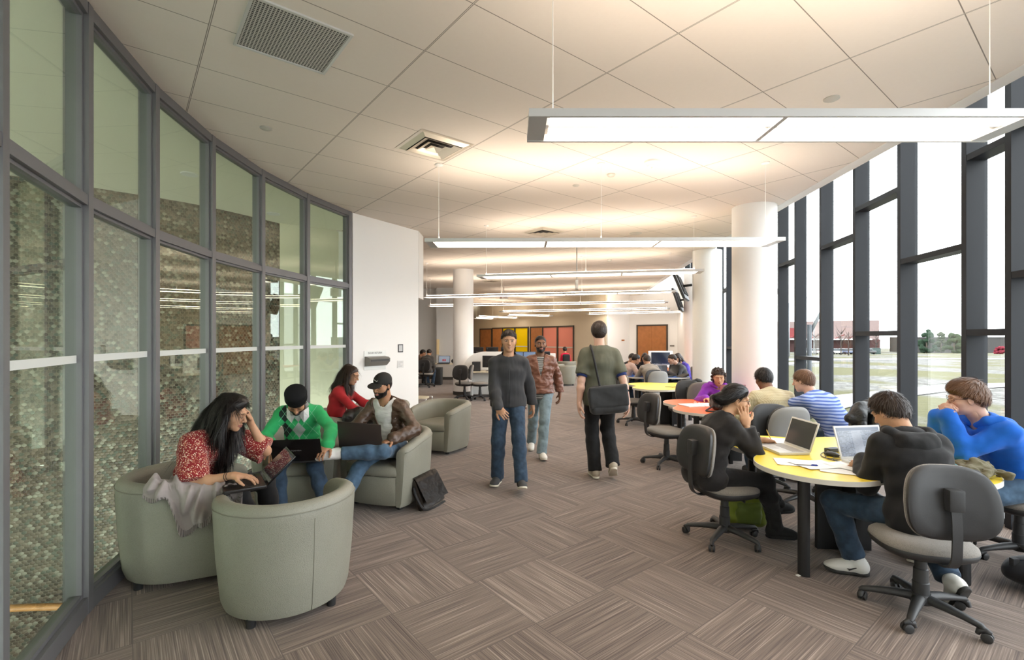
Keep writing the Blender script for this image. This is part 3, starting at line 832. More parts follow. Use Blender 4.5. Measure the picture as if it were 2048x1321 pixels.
def head_imp(C, R, female=False, lids=True, wide=1.0, smile=0.0):
    """C head centre, R columns = right, forward, up"""
    def T(x, y, z): return C+R@np.array([x, y, z])
    h = Imp(); w = wide
    h.ell(T(0,-.014,.036), (.074*w,.094,.084), R, k=.02)
    h.ell(T(0,.026,-.022), (.061*w,.066,.082), R, k=.035)
    h.ell(T(0,.020,-.062), (.054*w,.056,.046), R, k=.03)                  # jaw
    h.ell(T(0,.071,-.094), (.022,.018,.017), R, k=.03)                    # chin
    for s_ in (-1, 1):
        h.ell(T(s_*.043*w,.052,-.020), (.022,.022,.020), R, k=.028)        # cheek
        h.cone(T(s_*.012,.088,.032), T(s_*.046,.076,.030), .0085, .008, k=.018)   # brow
        h.ell(T(s_*.032,.094,.012), (.017,.010,.011), R, k=.014, sub=True)  # eye socket
        h.ell(T(s_*.0315,.0755,.012), (.0145,.0125,.0125), R, k=.004)       # lid over the eyeball
        # ear
        h.ell(T(s_*.0755*w,-.004,-.002), (.0085,.019,.032), R@np.array(Matrix.Rotation(s_*-0.25, 3, 'Z')), k=.006)
        h.ell(T(s_*.0835*w,.002,.002), (.004,.010,.018), R, k=.004, sub=True)
    h.cone(T(0,.088,.022), T(0,.113,-.022), .0075, .0105, k=.012)          # nose
    for s_ in (-1, 1): h.ell(T(s_*.012,.100,-.028), (.0085,.010,.0075), R, k=.006)
    h.cone(T(-.020,.083+.004*smile,-.053+.007*smile), T(0,.0955,-.0515), .0045, .0065, k=.008); h.cone(T(0,.0955,-.0515), T(.020,.083+.004*smile,-.053+.007*smile), .0065, .0045, k=.008)
    h.cone(T(-.017,.083,-.063+.005*smile), T(0,.094,-.065), .0045, .0075, k=.008); h.cone(T(0,.094,-.065), T(.017,.083,-.063+.005*smile), .0075, .0045, k=.008)
    h.cone(T(-.024,.098+.004*smile,-.0575+.008*smile), T(0,.1045,-.0578), .0010, .0022, k=.003, sub=True); h.cone(T(0,.1045,-.0578), T(.024,.098+.004*smile,-.0575+.008*smile), .0022, .0010, k=.003, sub=True)
    return h

def hand_imp(h, W, f, n_, curl=(.5,.6,.4), thumb=.5, spread=.12, sc=1.0, right=True, fcurl=None):
    """W wrist, f direction of the fingers, n_ palm normal (where the palm looks)"""
    f = nrm(f); n_ = nrm(np.array(n_)-f*(np.array(n_)@f)); s_ = np.cross(n_, f)           # thumb side for a right hand
    if not right: s_ = -s_
    L = lambda a, b, c: np.array(W)+(s_*a+f*b+n_*c)*sc
    R = np.stack([s_, f, n_], 1)
    h.ell(L(0,.050,.000), (.041*sc,.055*sc,.0165*sc), R, k=.02*sc)
    h.ell(L(.018,.034,.008), (.020*sc,.032*sc,.014*sc), R, k=.015*sc)
    spec = [(-.031,.078,.030,.018,.016,.0072), (-.0105,.088,.040,.026,.019,.0080), (.0105,.090,.044,.028,.020,.0083), (.031,.086,.039,.024,.019,.0082)]
    for i, (bx, by, l1, l2, l3, r) in enumerate(spec):
        c1, c2, c3 = fcurl[i] if fcurl else curl
        c1 = c1+0.06*i-.1
        d0 = nrm(f+s_*spread*(bx/.031)); p = L(bx, by, .0); ang = 0
        ax = np.cross(d0, n_)
        pts = [L(bx*.75, .045, 0), p]
        for cc, ll in ((c1, l1), (c2, l2), (c3, l3)):
            ang += cc; dd = rotv(d0, ax, ang); p = p+dd*ll*sc; pts.append(p)
        rr_ = [r*1.15*sc, r*1.1*sc, r*sc, r*.93*sc, r*.8*sc]
        h.chain(pts, rr_, k=.006*sc)
    d = nrm(f*.55+s_*.85+n_*.25); p0 = L(.022, .018, .004); p1 = p0+d*.042*sc; d2 = nrm(f*(.55+.3*thumb)+s_*(.75-.9*thumb)+n_*(.2+.5*thumb)); p2 = p1+d2*.032*sc; d3 = nrm(d2+n_*.2*thumb-s_*.4*thumb+f*.2); p3 = p2+d3*.026*sc
    h.chain([p0, p1, p2, p3], [.014*sc, .0115*sc, .0098*sc, .008*sc], k=.008*sc)
    return h

def strands(V, F, n, length, flow, seed=1, width=.0016, lift=.25, jitter=.3, off=.001, droop=0.0):
    """flat hair ribbons growing out of a surface: flow(P, N) gives the lie of the hair"""
    r = np.random.RandomState(seed); a, b, c_, d = V[F[:,0]], V[F[:,1]], V[F[:,2]], V[F[:,3]]
    N = np.cross(c_-a, d-b); ar = np.linalg.norm(N, axis=1); N = N/np.maximum(ar, 1e-12)[:, None]
    i = r.choice(len(F), n, p=ar/ar.sum()); u, w = r.rand(n, 1), r.rand(n, 1)
    P = (a[i]*(1-u)+b[i]*u)*(1-w)+(d[i]*(1-u)+c_[i]*u)*w; N = N[i]
    T = flow(P, N); T = T+r.normal(size=T.shape)*jitter*.5; T = T-N*(T*N).sum(1)[:, None]; T /= np.maximum(np.linalg.norm(T, axis=1), 1e-6)[:, None]
    L = length*(.55+.9*r.rand(n, 1)); S = np.cross(T, N)*width*(.6+.8*r.rand(n, 1)); li = lift*(.3+1.2*r.rand(n, 1))
    pts = []
    for t, wd in ((0, 1), (.33, 1), (.66, .8), (1, .12)):
        q = P+N*(off+li*L*(t-.55*t*t))+T*L*t; q[:, 2] -= droop*(L[:, 0]*t*t)
        pts += [q-S*wd, q+S*wd]
    Vs = np.stack(pts, 1).reshape(-1, 3); base = np.arange(n)[:, None]*8
    Fs = np.concatenate([base+np.array([[k, k+1, k+3, k+2]]) for k in (0, 2, 4)])
    return Vs, Fs
class Person:
    def __init__(s, loc, yaw, label, seated=True, sc=1.0, seat=.47, lean=(8, 14, 20), head=(0, 20, 0), hl=None, hr=None, fl=None, fr=None, pl=None, pr=None,
                 skin=None, res=.012, female=False, neck=None, side=0.0, kl=None, kr=None, twist=0.0, hipz=None, shw=None, group=None, sh_fwd=0.0, headoff=(0,0,0)):
        s.sc = sc; s.res = res; s.skin = skin; s.female = female; s.loc = np.array([loc[0], loc[1], 0.0]); s.seated = seated
        c, sn = math.cos(yaw), math.sin(yaw)
        # yaw: direction faced, 0 = +Y (away from the camera), counter-clockwise
        s.F = np.array([-sn, c, 0]); s.Rt = np.array([c, sn, 0]); s.U = np.array([0, 0, 1.])
        s.root = empty('person', tuple(s.loc), 0, label, 'person', group)
        hz = hipz if hipz is not None else (seat+.095*sc if seated else .90*sc)
        s.P = s.loc+s.U*hz
        pts = [s.P]; a = 0
        for L_, ang in zip((.17, .17, .16), lean):
            a = math.radians(ang); pts.append(pts[-1]+(s.F*math.sin(a)+s.U*math.cos(a)+s.Rt*side)*L_*sc)
        s.waist, s.chest, s.neckb = pts[1:]
        s.spd = nrm(s.neckb-s.chest)
        tw = lambda v: rotv(v, s.U, twist)
        s.tF = tw(s.F); s.tR = tw(s.Rt)
        w = (shw or (.138 if female else .156))*sc
        sb = s.neckb-s.spd*.068*sc+s.tF*sh_fwd
        s.shl = sb-s.tR*w; s.shr = sb+s.tR*w
        na = math.radians(neck if neck is not None else lean[2]+10)
        s.neckt = s.neckb+(s.F*math.sin(na)+s.U*math.cos(na))*.085*sc
        hy, hp, hro = [math.radians(q) for q in head]
        Rz = Matrix.Rotation(yaw+hy, 3, 'Z'); Rx = Matrix.Rotation(-hp, 3, 'X'); Ry = Matrix.Rotation(hro, 3, 'Y')
        s.HR = np.array(Rz @ Rx @ Ry)
        s.HC = s.neckt+s.HR@np.array([0, .02, .085])*sc+np.array(headoff)
        s.ua, s.fa, s.th, s.sh = .285*sc, .25*sc, .425*sc, .415*sc
        if hl is None: hl = s.shl-s.U*.5*sc+s.F*.08
        if hr is None: hr = s.shr-s.U*.5*sc+s.F*.08
        if callable(hl): hl = hl(s.HC, s.F, s.Rt, s.U)
        if callable(hr): hr = hr(s.HC, s.F, s.Rt, s.U)
        dl = -s.tR*.6-s.U*.6-s.F*.5 if pl is None else np.array(pl); dr = s.tR*.6-s.U*.6-s.F*.5 if pr is None else np.array(pr)
        s.ell, s.wrl = ik(s.shl, hl, s.ua, s.fa, dl); s.elr, s.wrr = ik(s.shr, hr, s.ua, s.fa, dr)
        s.hil = s.P-s.Rt*.085*sc; s.hir = s.P+s.Rt*.085*sc
        if fl is None: fl = s.hil+s.F*.42*sc; fl[2] = .09
        if fr is None: fr = s.hir+s.F*.42*sc; fr[2] = .09
        kd = s.F+s.U if seated else s.F
        s.knl, s.anl = ik(s.hil, fl, s.th, s.sh, (kd-s.Rt*.25) if kl is None else np.array(kl)); s.knr, s.anr = ik(s.hir, fr, s.th, s.sh, (kd+s.Rt*.25) if kr is None else np.array(kr))
        s.parts = []
    def H(s, x, y, z): return s.HC+s.HR@np.array([x, y, z])*s.sc
    def hl_(s, P):      # world -> head coords
        return (P-s.HC)@s.HR/s.sc
    def torso(s, im, g=0.0, k=.05, hips=True, qd=.66):
        c = s.sc; Rt, tR = s.Rt, s.tR; fem = s.female
        im.cone(s.P, s.waist, (.148 if fem else .148)*c+g, (.118 if fem else .132)*c+g, k, qd, Rt)
        im.cone(s.waist, s.chest, (.118 if fem else .132)*c+g, (.140 if fem else .155)*c+g, k, qd, Rt)
        im.cone(s.chest, s.neckb-s.spd*.055*c, (.140 if fem else .158)*c+g, (.105 if fem else .120)*c+g, k, qd*.85, tR)
        im.cone(s.neckb-s.spd*.035*c, s.shl, .056*c+g*.7, .045*c+g*.7, k); im.cone(s.neckb-s.spd*.035*c, s.shr, .056*c+g*.7, .045*c+g*.7, k)
        if fem:
            for q_ in (-1, 1): im.ell(s.chest+s.tF*.075*c+tR*q_*.065*c, np.array([.055, .05, .055])*c+g, None, k=.04)
        if hips and s.seated:
            for hp in (s.hil, s.hir): im.ell(hp-s.F*.04*c-s.U*.005, np.array([.09, .11, .085])*c+g, None, k=.05)
        elif hips:
            for hp in (s.hil, s.hir): im.ell(hp-s.F*.035*c, np.array([.088, .088, .10])*c+g, None, k=.05)
        return im
    def arm(s, im, which, g=0.0, upto=1.0, k=.03, wr=.0, flare=0.0):
        sh, el, wrp = (s.shl, s.ell, s.wrl) if which == 'l' else (s.shr, s.elr, s.wrr); c = s.sc*(0.9 if s.female else 1.0)
        if upto <= .5:
            e = sh+(el-sh)*upto*2; im.cone(sh, e, .050*c+g, .045*c+g+flare, k, flat=1)
        else:
            im.cone(sh, el, .049*c+g, .040*c+g, k)
            e = el+(wrp-el)*(upto-.5)*2; m_ = el+(e-el)*.35
            im.cone(el, m_, .042*c+g, .042*c+g, k); im.cone(m_, e, .042*c+g, (.030+.012*(1-min(1,(upto-.5)*2)))*c+g+wr+flare, k, flat=0 if upto >= 1 else 1)
        return im
    def leg(s, im, which, g=0.0, upto=1.0, k=.04, bot=0.0):
        hp, kn, an = (s.hil, s.knl, s.anl) if which == 'l' else (s.hir, s.knr, s.anr); c = s.sc
        im.cone(hp, kn, .082*c+g, .056*c+g, k)
        v = nrm(an-kn); bk = np.cross(v, s.Rt)
        m_ = kn+(an-kn)*.32
        im.cone(kn, m_, .054*c+g, .053*c+g, k); e = kn+(an-kn)*upto
        im.cone(m_, e, .053*c+g, .036*c+g+bot, k, flat=1)
        return im
    def add(s, name, im, h, mats, mi=0):
        return imp_obj(name, im, h, mats, s.root, s.loc, mi)
    def body(s, lips=None, iris=True, hands=None, fine=None, smile=0.0, look_open=False, arms_fine=0.0, wide=1.0):
        fine = fine or s.res*.35
        b = Imp(); s.torso(b, -.012); c = s.sc
        for w in 'lr': s.arm(b, w, -.004); s.leg(b, w, -.006)
        b.cone(s.neckb-s.spd*.03*c, s.neckt+(s.HC-s.neckt)*.25, .052*c, .050*c, .03)
        V1, F1 = b.mesh(s.res)
        hd = head_imp(s.HC, s.HR*1.0, s.female, wide=wide, smile=smile)
        hd.cone(s.neckb-s.spd*.02*c, s.H(0,-.025,-.03), (.050 if s.female else .058)*c, (.048 if s.female else .054)*c, .03)
        nb = s.neckb+s.tF*.02*c
        hd.cone(nb-s.tR*.09*c-s.spd*.035*c+s.tF*.0, nb+s.tR*.09*c-s.spd*.035*c, .036*c, .036*c, .05)
        V2, F2 = hd.mesh(fine)
        q = s.hl_(V2[F2].mean(1)); mi = np.zeros(len(F2), int)
        lz = -.0578+.008*smile*np.abs(q[:,0])/.024
        mi[(np.abs(q[:,0]) < .023) & (np.abs(q[:,2]-lz) < (.0105-.006*np.abs(q[:,0])/.023)) & (q[:,1] > .080)] = 1
        if look_open:
            for q_ in (-1, 1):
                dx = (q[:,0]-q_*.0315); dz = q[:,2]-.012
                m_ = (np.abs(dx) < .0145) & (np.abs(dz) < .0048*(1-(dx/.0155)**2)+.0004) & (q[:,1] > .07); mi[m_] = 2
                mi[m_ & (dx*dx+dz*dz < .0064**2)] = 3
        parts = [(V1, F1, 0), (V2, F2, mi)]
        for w in 'lr':
            spec = (hands or {}).get(w, {})
            if spec is None: continue
            wr_ = s.wrl if w == 'l' else s.wrr; el_ = s.ell if w == 'l' else s.elr
            f = spec.get('f'); f = nrm(wr_-el_) if f is None else np.array(f, float)
            n_ = spec.get('n'); n_ = (s.Rt if w == 'l' else -s.Rt) if n_ is None else np.array(n_, float)
            hi = Imp(); cc = c*(.92 if s.female else 1.0)
            hand_imp(hi, wr_, f, n_, curl=spec.get('curl', (.35,.45,.3)), thumb=spec.get('thumb', .4), sc=cc, right=(w == 'r'), spread=spec.get('spread', .12), fcurl=spec.get('fcurl'))
            hi.cone(el_+(wr_-el_)*(1-spec.get('fore', .45)), wr_, (.040 if spec.get('fore', .45) > .8 else .034)*cc, .026*cc, .02, .8, np.cross(nrm(n_), nrm(f)))
            hi.cone(wr_, wr_+nrm(f)*.03, .026*cc, .030*cc, .02, .6, np.cross(nrm(n_), nrm(f)))
            V, F = hi.mesh(min(fine, .0045) if s.res < .013 else .007); parts.append((V, F, 0))
        mats = [s.skin, lips or LIPS, EYEW, EYED]
        o = link('body', mesh_from(parts, s.loc, 'body'), mats, s.root)
        # brows and lash lines
        bm = bmesh.new()
        for q_ in (-1, 1):
            P = [Vector(s.H(q_*.013,.0985,.030)-s.loc), Vector(s.H(q_*.028,.0965,.036)-s.loc), Vector(s.H(q_*.048,.083,.031)-s.loc)]
            tube(bm, smooth_path(P, 4), [.0035*c*(1-.6*abs(k/8-.4)) for k in range(9)], 6, flat=.6)
            lz = .006 if not look_open else .014
            P = [Vector(s.H(q_*.018,.0885,lz)-s.loc), Vector(s.H(q_*.031,.0905,lz-.003)-s.loc), Vector(s.H(q_*.045,.083,lz)-s.loc)]
            tube(bm, smooth_path(P, 4), .0016*c, 6)
        if look_open:
            pass
        obj('eyebrows', bm, s.hairm if hasattr(s, 'hairm') else H_BLACK, s.root, 3.2)
        return o
    def hair(s, mat, thick=.012, line=(-.004, .78), fine=None, top=0.0, rough=.0015, extra=None, name='hair', seed=1, back=0.0, flow=None, n_str=None, length=.032):
        """cap of hair that follows the skull above a slanted hairline"""
        s.hairm = mat
        if n_str is None: n_str = 2800 if s.res < .0105 else (1500 if s.res < .013 else 0)
        h = Imp(); T = s.H; c = s.sc; R = s.HR; b0 = .003
        h.ell(T(0,-.014,.036), (np.array([.074,.094,.084])+b0)*c, R, k=.02)
        h.ell(T(0,-.045-back*.5,.0), np.array([.060+b0,.048+b0+.006,.075])*c, R, k=.03)
        if top: h.ell(T(0,-.005,.085), np.array([.06,.08,.04+top*.7])*c, R, k=.03)
        a, b = line; rs_ = np.random.RandomState(seed+5); ph = rs_.rand(3)*6
        def reg(P):
            q = s.hl_(P); z0 = a+b*q[:,1]
            side = np.clip((np.abs(q[:,0])-.045)/.03, 0, 1)
            z0 = z0+.012*np.clip(1-np.abs(q[:,1])/.02, 0, 1)+.016*side*np.clip((q[:,1]-.02)/.05, 0, 1)-.010*side*np.clip(1-np.abs(q[:,1]-.028)/.016, 0, 1)
            z0 = z0+.0016*np.sin(q[:,0]*420+ph[0])
            return (z0-q[:,2])*c/1.25
        def vol(P):
            t = np.clip(-reg(P)/.030, 0, 1); t = t*t*(3-2*t)
            q = s.hl_(P); n_ = .16*np.sin(q[:,0]*210+4*np.sin(q[:,1]*60+ph[1]))*np.sin(q[:,1]*45+ph[2]) if rough else 0
            return -(thick-b0)*t*(1+n_*.3)
        s_ops_pos = len(h.ops)
        if extra: extra(h)
        h.ops.append((vol, None, None, 0, 'w')); h.cut(reg)
        if rough: h.wrinkle(rough*.5, 160, seed)
        return s.addhair(name, h, fine or s.res*.45, mat, flow or 'short', n_str, length)
    def addhair(s, name, im, h, mat, mode, n, length=.035, width=.0017, lift=.20):
        V, F = im.mesh(h)
        cr = s.H(0,-.05,.13); bk = s.H(0,-.14,.0)
        def fl(P, N):
            if mode == 'short': T = P-cr; T = T+s.HR[:,1]*(.03 if True else 0)
            elif mode == 'back': T = bk-P
            else:
                T = np.tile(-s.U*1.0, (len(P), 1))+(P-s.HC)*.3; q = s.hl_(P); w = (np.clip((q[:,1]-.0)/.05, 0, 1)*(q[:,2] > -.02))[:, None]
                T = T*(1-w)+w*(np.sign(q[:,0]+.001)[:, None]*s.HR[:,0]*.9-s.HR[:,1]*.7-s.U*.35)
            return T/np.maximum(np.linalg.norm(T, axis=1), 1e-6)[:, None]
        parts = [(V, F, 0)]
        if n:
            Vs, Fs = strands(V, F, n, length, fl, 3, width, lift if mode == 'short' else min(lift, .05), .35 if mode == 'short' else .07, droop=0.0 if mode == 'short' else .25); parts.append((Vs, Fs, 0))
        return link(name, mesh_from(parts, s.loc, name), mat, s.root)
    def strands(s, h, pts, rs, q=1.0, side=None, k=.025):
        h.chain([np.array(p, float) for p in pts], rs, k, q, side)
    def top(s, mat, g=.012, sleeve=1.0, cuff=.006, name='shirt', res=None, wr=.0028, wf=26, neck_r=.062, neck_drop=.0, seed=2, extra=None, hem=None, qd=.70, flare=0.0, mi=0, arms='lr', mats=None, vneck=None, hips=True, gs=None):
        im = Imp(); s.torso(im, g, qd=qd, hips=hips); c = s.sc
        for w in arms: s.arm(im, w, g*.72 if gs is None else gs, sleeve, wr=cuff, flare=flare)
        if hem is not None: im.cone(s.P+s.U*hem[0], s.P+s.U*.1, (.15*c+g+hem[1]), .14*c+g, .04, .72, s.Rt)
        if extra: extra(im)
        im.wrinkle(min(wr, .0032), wf, seed)
        nb = s.neckb; up = nrm(s.neckt-s.neckb)
        im.cone(nb+s.tF*.008*c-up*.01, nb+up*.14*c+s.tF*.01*c, neck_r*c, (neck_r+.03)*c, .004, sub=True)
        if neck_drop: im.ell(nb+s.tF*.075*c-s.spd*neck_drop*.35, np.array([.075, .06, .05+neck_drop])*c, None, k=.01, sub=True)
        if vneck:
            for t in np.linspace(0, 1, 5): im.ell(nb+s.tF*(.07+.03*t)*c-s.spd*vneck*t, np.array([.05*(1-t)+.006]*3)*c, None, k=.008, sub=True)
        # stop below the hip joints when seated
        hz = s.P[2]-.075*c if s.seated else (s.P[2]-.10*c if hem is None else s.P[2]+hem[0]-.02)
        im.cut(lambda P: hz-P[:, 2])
        return s.add(name, im, res or s.res, mats or mat, mi)
    def trousers(s, mat, g=.010, bot=.016, upto=1.06, res=None, wr=.003, wf=24, seed=4, name='trousers', top=.06):
        im = Imp(); c = s.sc
        im.cone(s.P, s.P+(s.waist-s.P)*.75, .150*c+g*.6, .138*c+g*.5, .05, .68, s.Rt)
        for hp in (s.hil, s.hir):
            if s.seated: im.ell(hp-s.F*.04*c-s.U*.005, np.array([.092,.112,.085])*c+g*.6, None, k=.05)
            else: im.ell(hp-s.F*.035*c, np.array([.09,.09,.10])*c+g*.6, None, k=.05)
        for w in 'lr': s.leg(im, w, g, upto, bot=bot)
        im.wrinkle(wr, wf, seed)
        return s.add(name, im, res or s.res, mat)
    def shoe(s, which, mats, d=None, pitch=0.0, sc=1.0, up=None, res=None, high=False, boot=False):
        """mats = [upper, sole]; d heading of the toe"""
        an = s.anl if which == 'l' else s.anr; d = nrm(s.F if d is None else d); up = nrm(s.U if up is None else up)
        up = nrm(up-d*(up@d)); r_ = np.cross(d, up)
        if pitch: d, up = nrm(d*math.cos(pitch)-up*math.sin(pitch)), nrm(up*math.cos(pitch)+d*math.sin(pitch))
        R = np.stack([r_, d, up], 1); c = s.sc*sc
        B = an-up*.086*c                                   # sole level
        T = lambda x, y, z: B+(r_*x+d*y+up*z)*c
        im = Imp()
        im.ell(T(0,-.030,.050), np.array([.036,.046,.050])*c, R, k=.03)
        im.ell(T(0,.050,.040), np.array([.041,.080,.036])*c, R, k=.03)
        im.cone(T(0,.0,.080), T(0,.105,.040), .034*c, .030*c, .03)
        im.ell(T(.002,.120,.036), np.array([.043,.056,.026])*c, R, k=.03)
        im.cone(T(0,-.028,.05), T(0,-.018,.088 if not boot else .13), .037*c, .037*c if not boot else .047*c, .03)
        im.cut(lambda P: .016*c-((P-B)@up))
        out = [(.034*math.cos(t), -.040+.038*math.sin(t)) for t in np.linspace(PI, 2*PI, 9)]+[(.036,.0),(.038,.03),(.045,.07),(.048,.10)]+[(.003+.045*math.cos(t), .125+.052*math.sin(t)) for t in np.linspace(.1, PI-.1, 9)]+[(-.043,.10),(-.040,.07),(-.035,.03),(-.034,.0)]
        bm = bmesh.new(); prev = None
        for ins, zz in ((.006,.0),(.0,.005),(.0,.018),(.004,.022)):
            ring = []
            for x_, y_ in out:
                f_ = 1-ins/max(.03, math.hypot(x_, y_-.04)); ring.append(bm.verts.new(Vector(T(x_*f_, .04+(y_-.04)*f_, zz+.012*max(0, (y_-.10)/.07)**2)-s.loc)))
            if prev:
                for k_ in range(len(ring)): bm.faces.new((prev[k_], prev[(k_+1)%len(ring)], ring[(k_+1)%len(ring)], ring[k_]))
            else: bm.faces.new(ring[::-1])
            prev = ring
        bm.faces.new(prev); bmesh.ops.recalc_face_normals(bm, faces=bm.faces)
        sh_ = s.add('shoe' if not boot else 'boot', im, res or min(s.res, .0065), mats[0])
        obj('sole', bm, mats[1], sh_, 0.8)
        if not boot and s.res < .0115:
            bm = bmesh.new()
            for q_ in (.035, .055, .075):
                tube(bm, [Vector(T(x_, q_, .079-.42*(q_-.03)-.006*(x_/.02)**2+.004)-s.loc) for x_ in (-.022,-.010,.0,.010,.022)], .0028*c, 6)
            obj('laces', bm, mats[1] if mats[0] is not M_SHW else MWHITE, sh_, 3.2)
        return sh_
# ------------------------------------------------------------------ furniture
def m_vinyl():
    n = NT('grey green vinyl'); v = n.obj()
    h = n.math('ADD', n.voro(v, 230, 'F1'), n.math('MULTIPLY', n.noise(v, 9, 2), 1.2))
    c = n.mix(n.noise(v, 5, 2), (0.245, 0.240, 0.195, 1), (0.295, 0.288, 0.235, 1))
    c = n.mix(n.math('MULTIPLY', n.voro(v, 230, 'F1'), 0.5), c, (0.17, 0.168, 0.138, 1))
    return n.bsdf(c, 0.42, 0, n.bump(h, 0.4, 0.003), 0.45)
MVINYL = m_vinyl(); MSEAM = simple('vinyl seam', (0.20, 0.19, 0.155), 0.6)
def m_seatfab():
    n = NT('grey office fabric'); v = n.obj()
    w = n.voro(v, 260, 'F1')
    c = n.mix(w, (0.30, 0.275, 0.245, 1), (0.17, 0.155, 0.14, 1))
    return n.bsdf(c, 0.9, 0, n.bump(w, 0.35, 0.003), 0.2, 0.15)
MFAB = m_seatfab()
MPLA = simple('black moulded plastic', (0.030, 0.030, 0.031), 0.5, bump=0.15, bscale=500)

def tub_chair():
    o = empty('tub_chair', (0,0,0), 0, 'x', 'armchair')
    R, H = .41, .71
    # plan path: right arm front -> back -> left arm front, with normal pointing outwards
    path = []
    for y in (.355, .325, .26, .17, .08): path.append((Vector((R-.012*(y>.3)-.018*(y>.34), y, 0)), Vector((1, 0, 0)), y))
    for a in np.arange(0, 181, 7.5):
        ca, sa = math.cos(math.radians(a)), math.sin(math.radians(a)); path.append((Vector((R*ca, -R*sa, 0)), Vector((ca, -sa, 0)), -R*sa))
    for y in (.08, .17, .26, .325, .355): path.append((Vector((-R+.012*(y>.3)+.018*(y>.34), y, 0)), Vector((-1, 0, 0)), y))
    bm = bmesh.new(); rings = []
    n = len(path)
    for i, (p, nn, y) in enumerate(path):
        top = H-.085*max(0, min(1, (y+.15)/.50))**1.4
        e = min(i, n-1-i); sh = {0: .020, 1: .004}.get(e, 0)        # round the arm ends
        w = .105
        prof = [(-.055, .055), (-.040, .10), (-.018, .32), (-.002+0, top-.10), (0, top-.05), (-.010, top-.022), (-.030, top-.005), (-.052, top), (-.075, top-.006), (-.096, top-.028), (-w, top-.06), (-w-.004, .30), (-w-.004, .055)]
        ring = []
        for (d, z) in prof:
            m_ = -.052; dd = m_+(d-m_)*(1-sh*8); zz = z if z < .2 else z-sh*1.2
            ring.append(bm.verts.new(p+nn*dd+Vector((0, 0, zz))))
        rings.append(ring)
    for a, b in zip(rings, rings[1:]):
        for k in range(len(a)):
            bm.faces.new((a[k], b[k], b[(k+1)%len(a)], a[(k+1)%len(a)]))
    bm.faces.new(rings[0]); bm.faces.new(rings[-1][::-1])
    bmesh.ops.recalc_face_normals(bm, faces=bm.faces)
    obj('shell', bm, MVINYL, o, 0.9)
    def dshape(r, yf, k=10):
        pts = [(-r, -.02)]+[(-r*math.cos(t), -.02-r*math.sin(t)) for t in np.linspace(0, PI, 20)][1:-1]+[(r, -.02)]
        pts += [(r*math.cos(t)*1.0, yf-.05+.07*math.sin(t)) for t in np.linspace(0.0, PI, k)]
        return pts
    def dpad(r, yf, prof, name):
        base_ = dshape(r, yf, 14); c0 = Vector((0, .0)); bm = bmesh.new(); rings = []
        for ins, z in prof:
            ring = []
            for x_, y_ in base_:
                l = math.hypot(x_, y_); f_ = max(.01, 1-ins/l); ring.append(bm.verts.new((x_*f_, y_*f_, z+(.010 if z > .42 else 0)*math.cos(min(1, l/.3)*1.5))))
            rings.append(ring)
        m_ = len(base_)
        for A, B in zip(rings, rings[1:]):
            for k in range(m_): bm.faces.new((A[k], B[k], B[(k+1)%m_], A[(k+1)%m_]))
        bm.faces.new(rings[0]); bm.faces.new(rings[-1]); bmesh.ops.recalc_face_normals(bm, faces=bm.faces); obj(name, bm, MVINYL, o, 0.9)
    dpad(.300, .375, [(.012,.06),(.0,.07),(.0,.325),(.010,.334)], 'base')
    dpad(.302, .385, [(.014,.337),(.002,.346),(.0,.37),(.003,.40),(.014,.422),(.035,.432),(.09,.438),(.18,.438)], 'seat')
    bm = bmesh.new()
    P = [p+nn*.0015+Vector((0, 0, H-.085*max(0, min(1, (y+.15)/.50))**1.4-.052)) for p, nn, y in path]
    tube(bm, P, .0035, 6)
    for a in (76,):
        ca, sa = math.cos(math.radians(a)), math.sin(math.radians(a))
        tube(bm, [Vector(((R+d)*ca, -(R+d)*sa, z)) for d, z in ((-.054,.056),(-.0395,.10),(-.0175,.32),(-.0015,H-.10))], .0028, 5)
    obj('piping', bm, MSEAM, o, 3.2)
    for x, y in ((.25,.24),(-.25,.24),(.22,-.24),(-.22,-.24)):
        bm = bmesh.new(); lathe(bm, [(.026, 0), (.030, .06)], 16, (x, y, 0)); obj('foot', bm, MBLACK, o, 0.7)
    return o
TUB = tub_chair()
def put_tub(x, y, rz, label, first=[True]):
    o = TUB if first[0] else copy_tree(TUB); first[0] = False
    o.location = (x, y, 0); o.rotation_euler = (0, 0, rz); o['label'] = label; o['group'] = 'grey green tub armchairs'; return o
D = math.radians
put_tub(-1.436, 3.09, D(32), 'grey-green tub armchair seen from behind, nearest the camera, empty')
put_tub(-2.34, 3.49, D(-65), 'grey-green tub armchair against the glass with a cardigan over its rim')
put_tub(-2.16, 5.00, D(190), 'grey-green tub armchair holding the person in the green argyle sweater')
put_tub(-1.24, 5.00, D(160), 'grey-green tub armchair holding the person in the black cap')
put_tub(-1.95, 7.24, D(178), 'empty tub armchair in front of the white wall, behind the person in the cap')
put_tub(-1.02, 7.24, D(150), 'empty tub armchair past the corner of the white wall, beside the walkway')
put_tub(-2.28, 6.32, D(-88), 'tub armchair by the glass holding the person in the red sweater')
put_tub(1.86, 17.1, D(15), 'small distant tub armchair near the red glass room')
put_tub(1.55, 18.0, D(-10), 'second distant tub armchair, behind the small one near the red glass room')

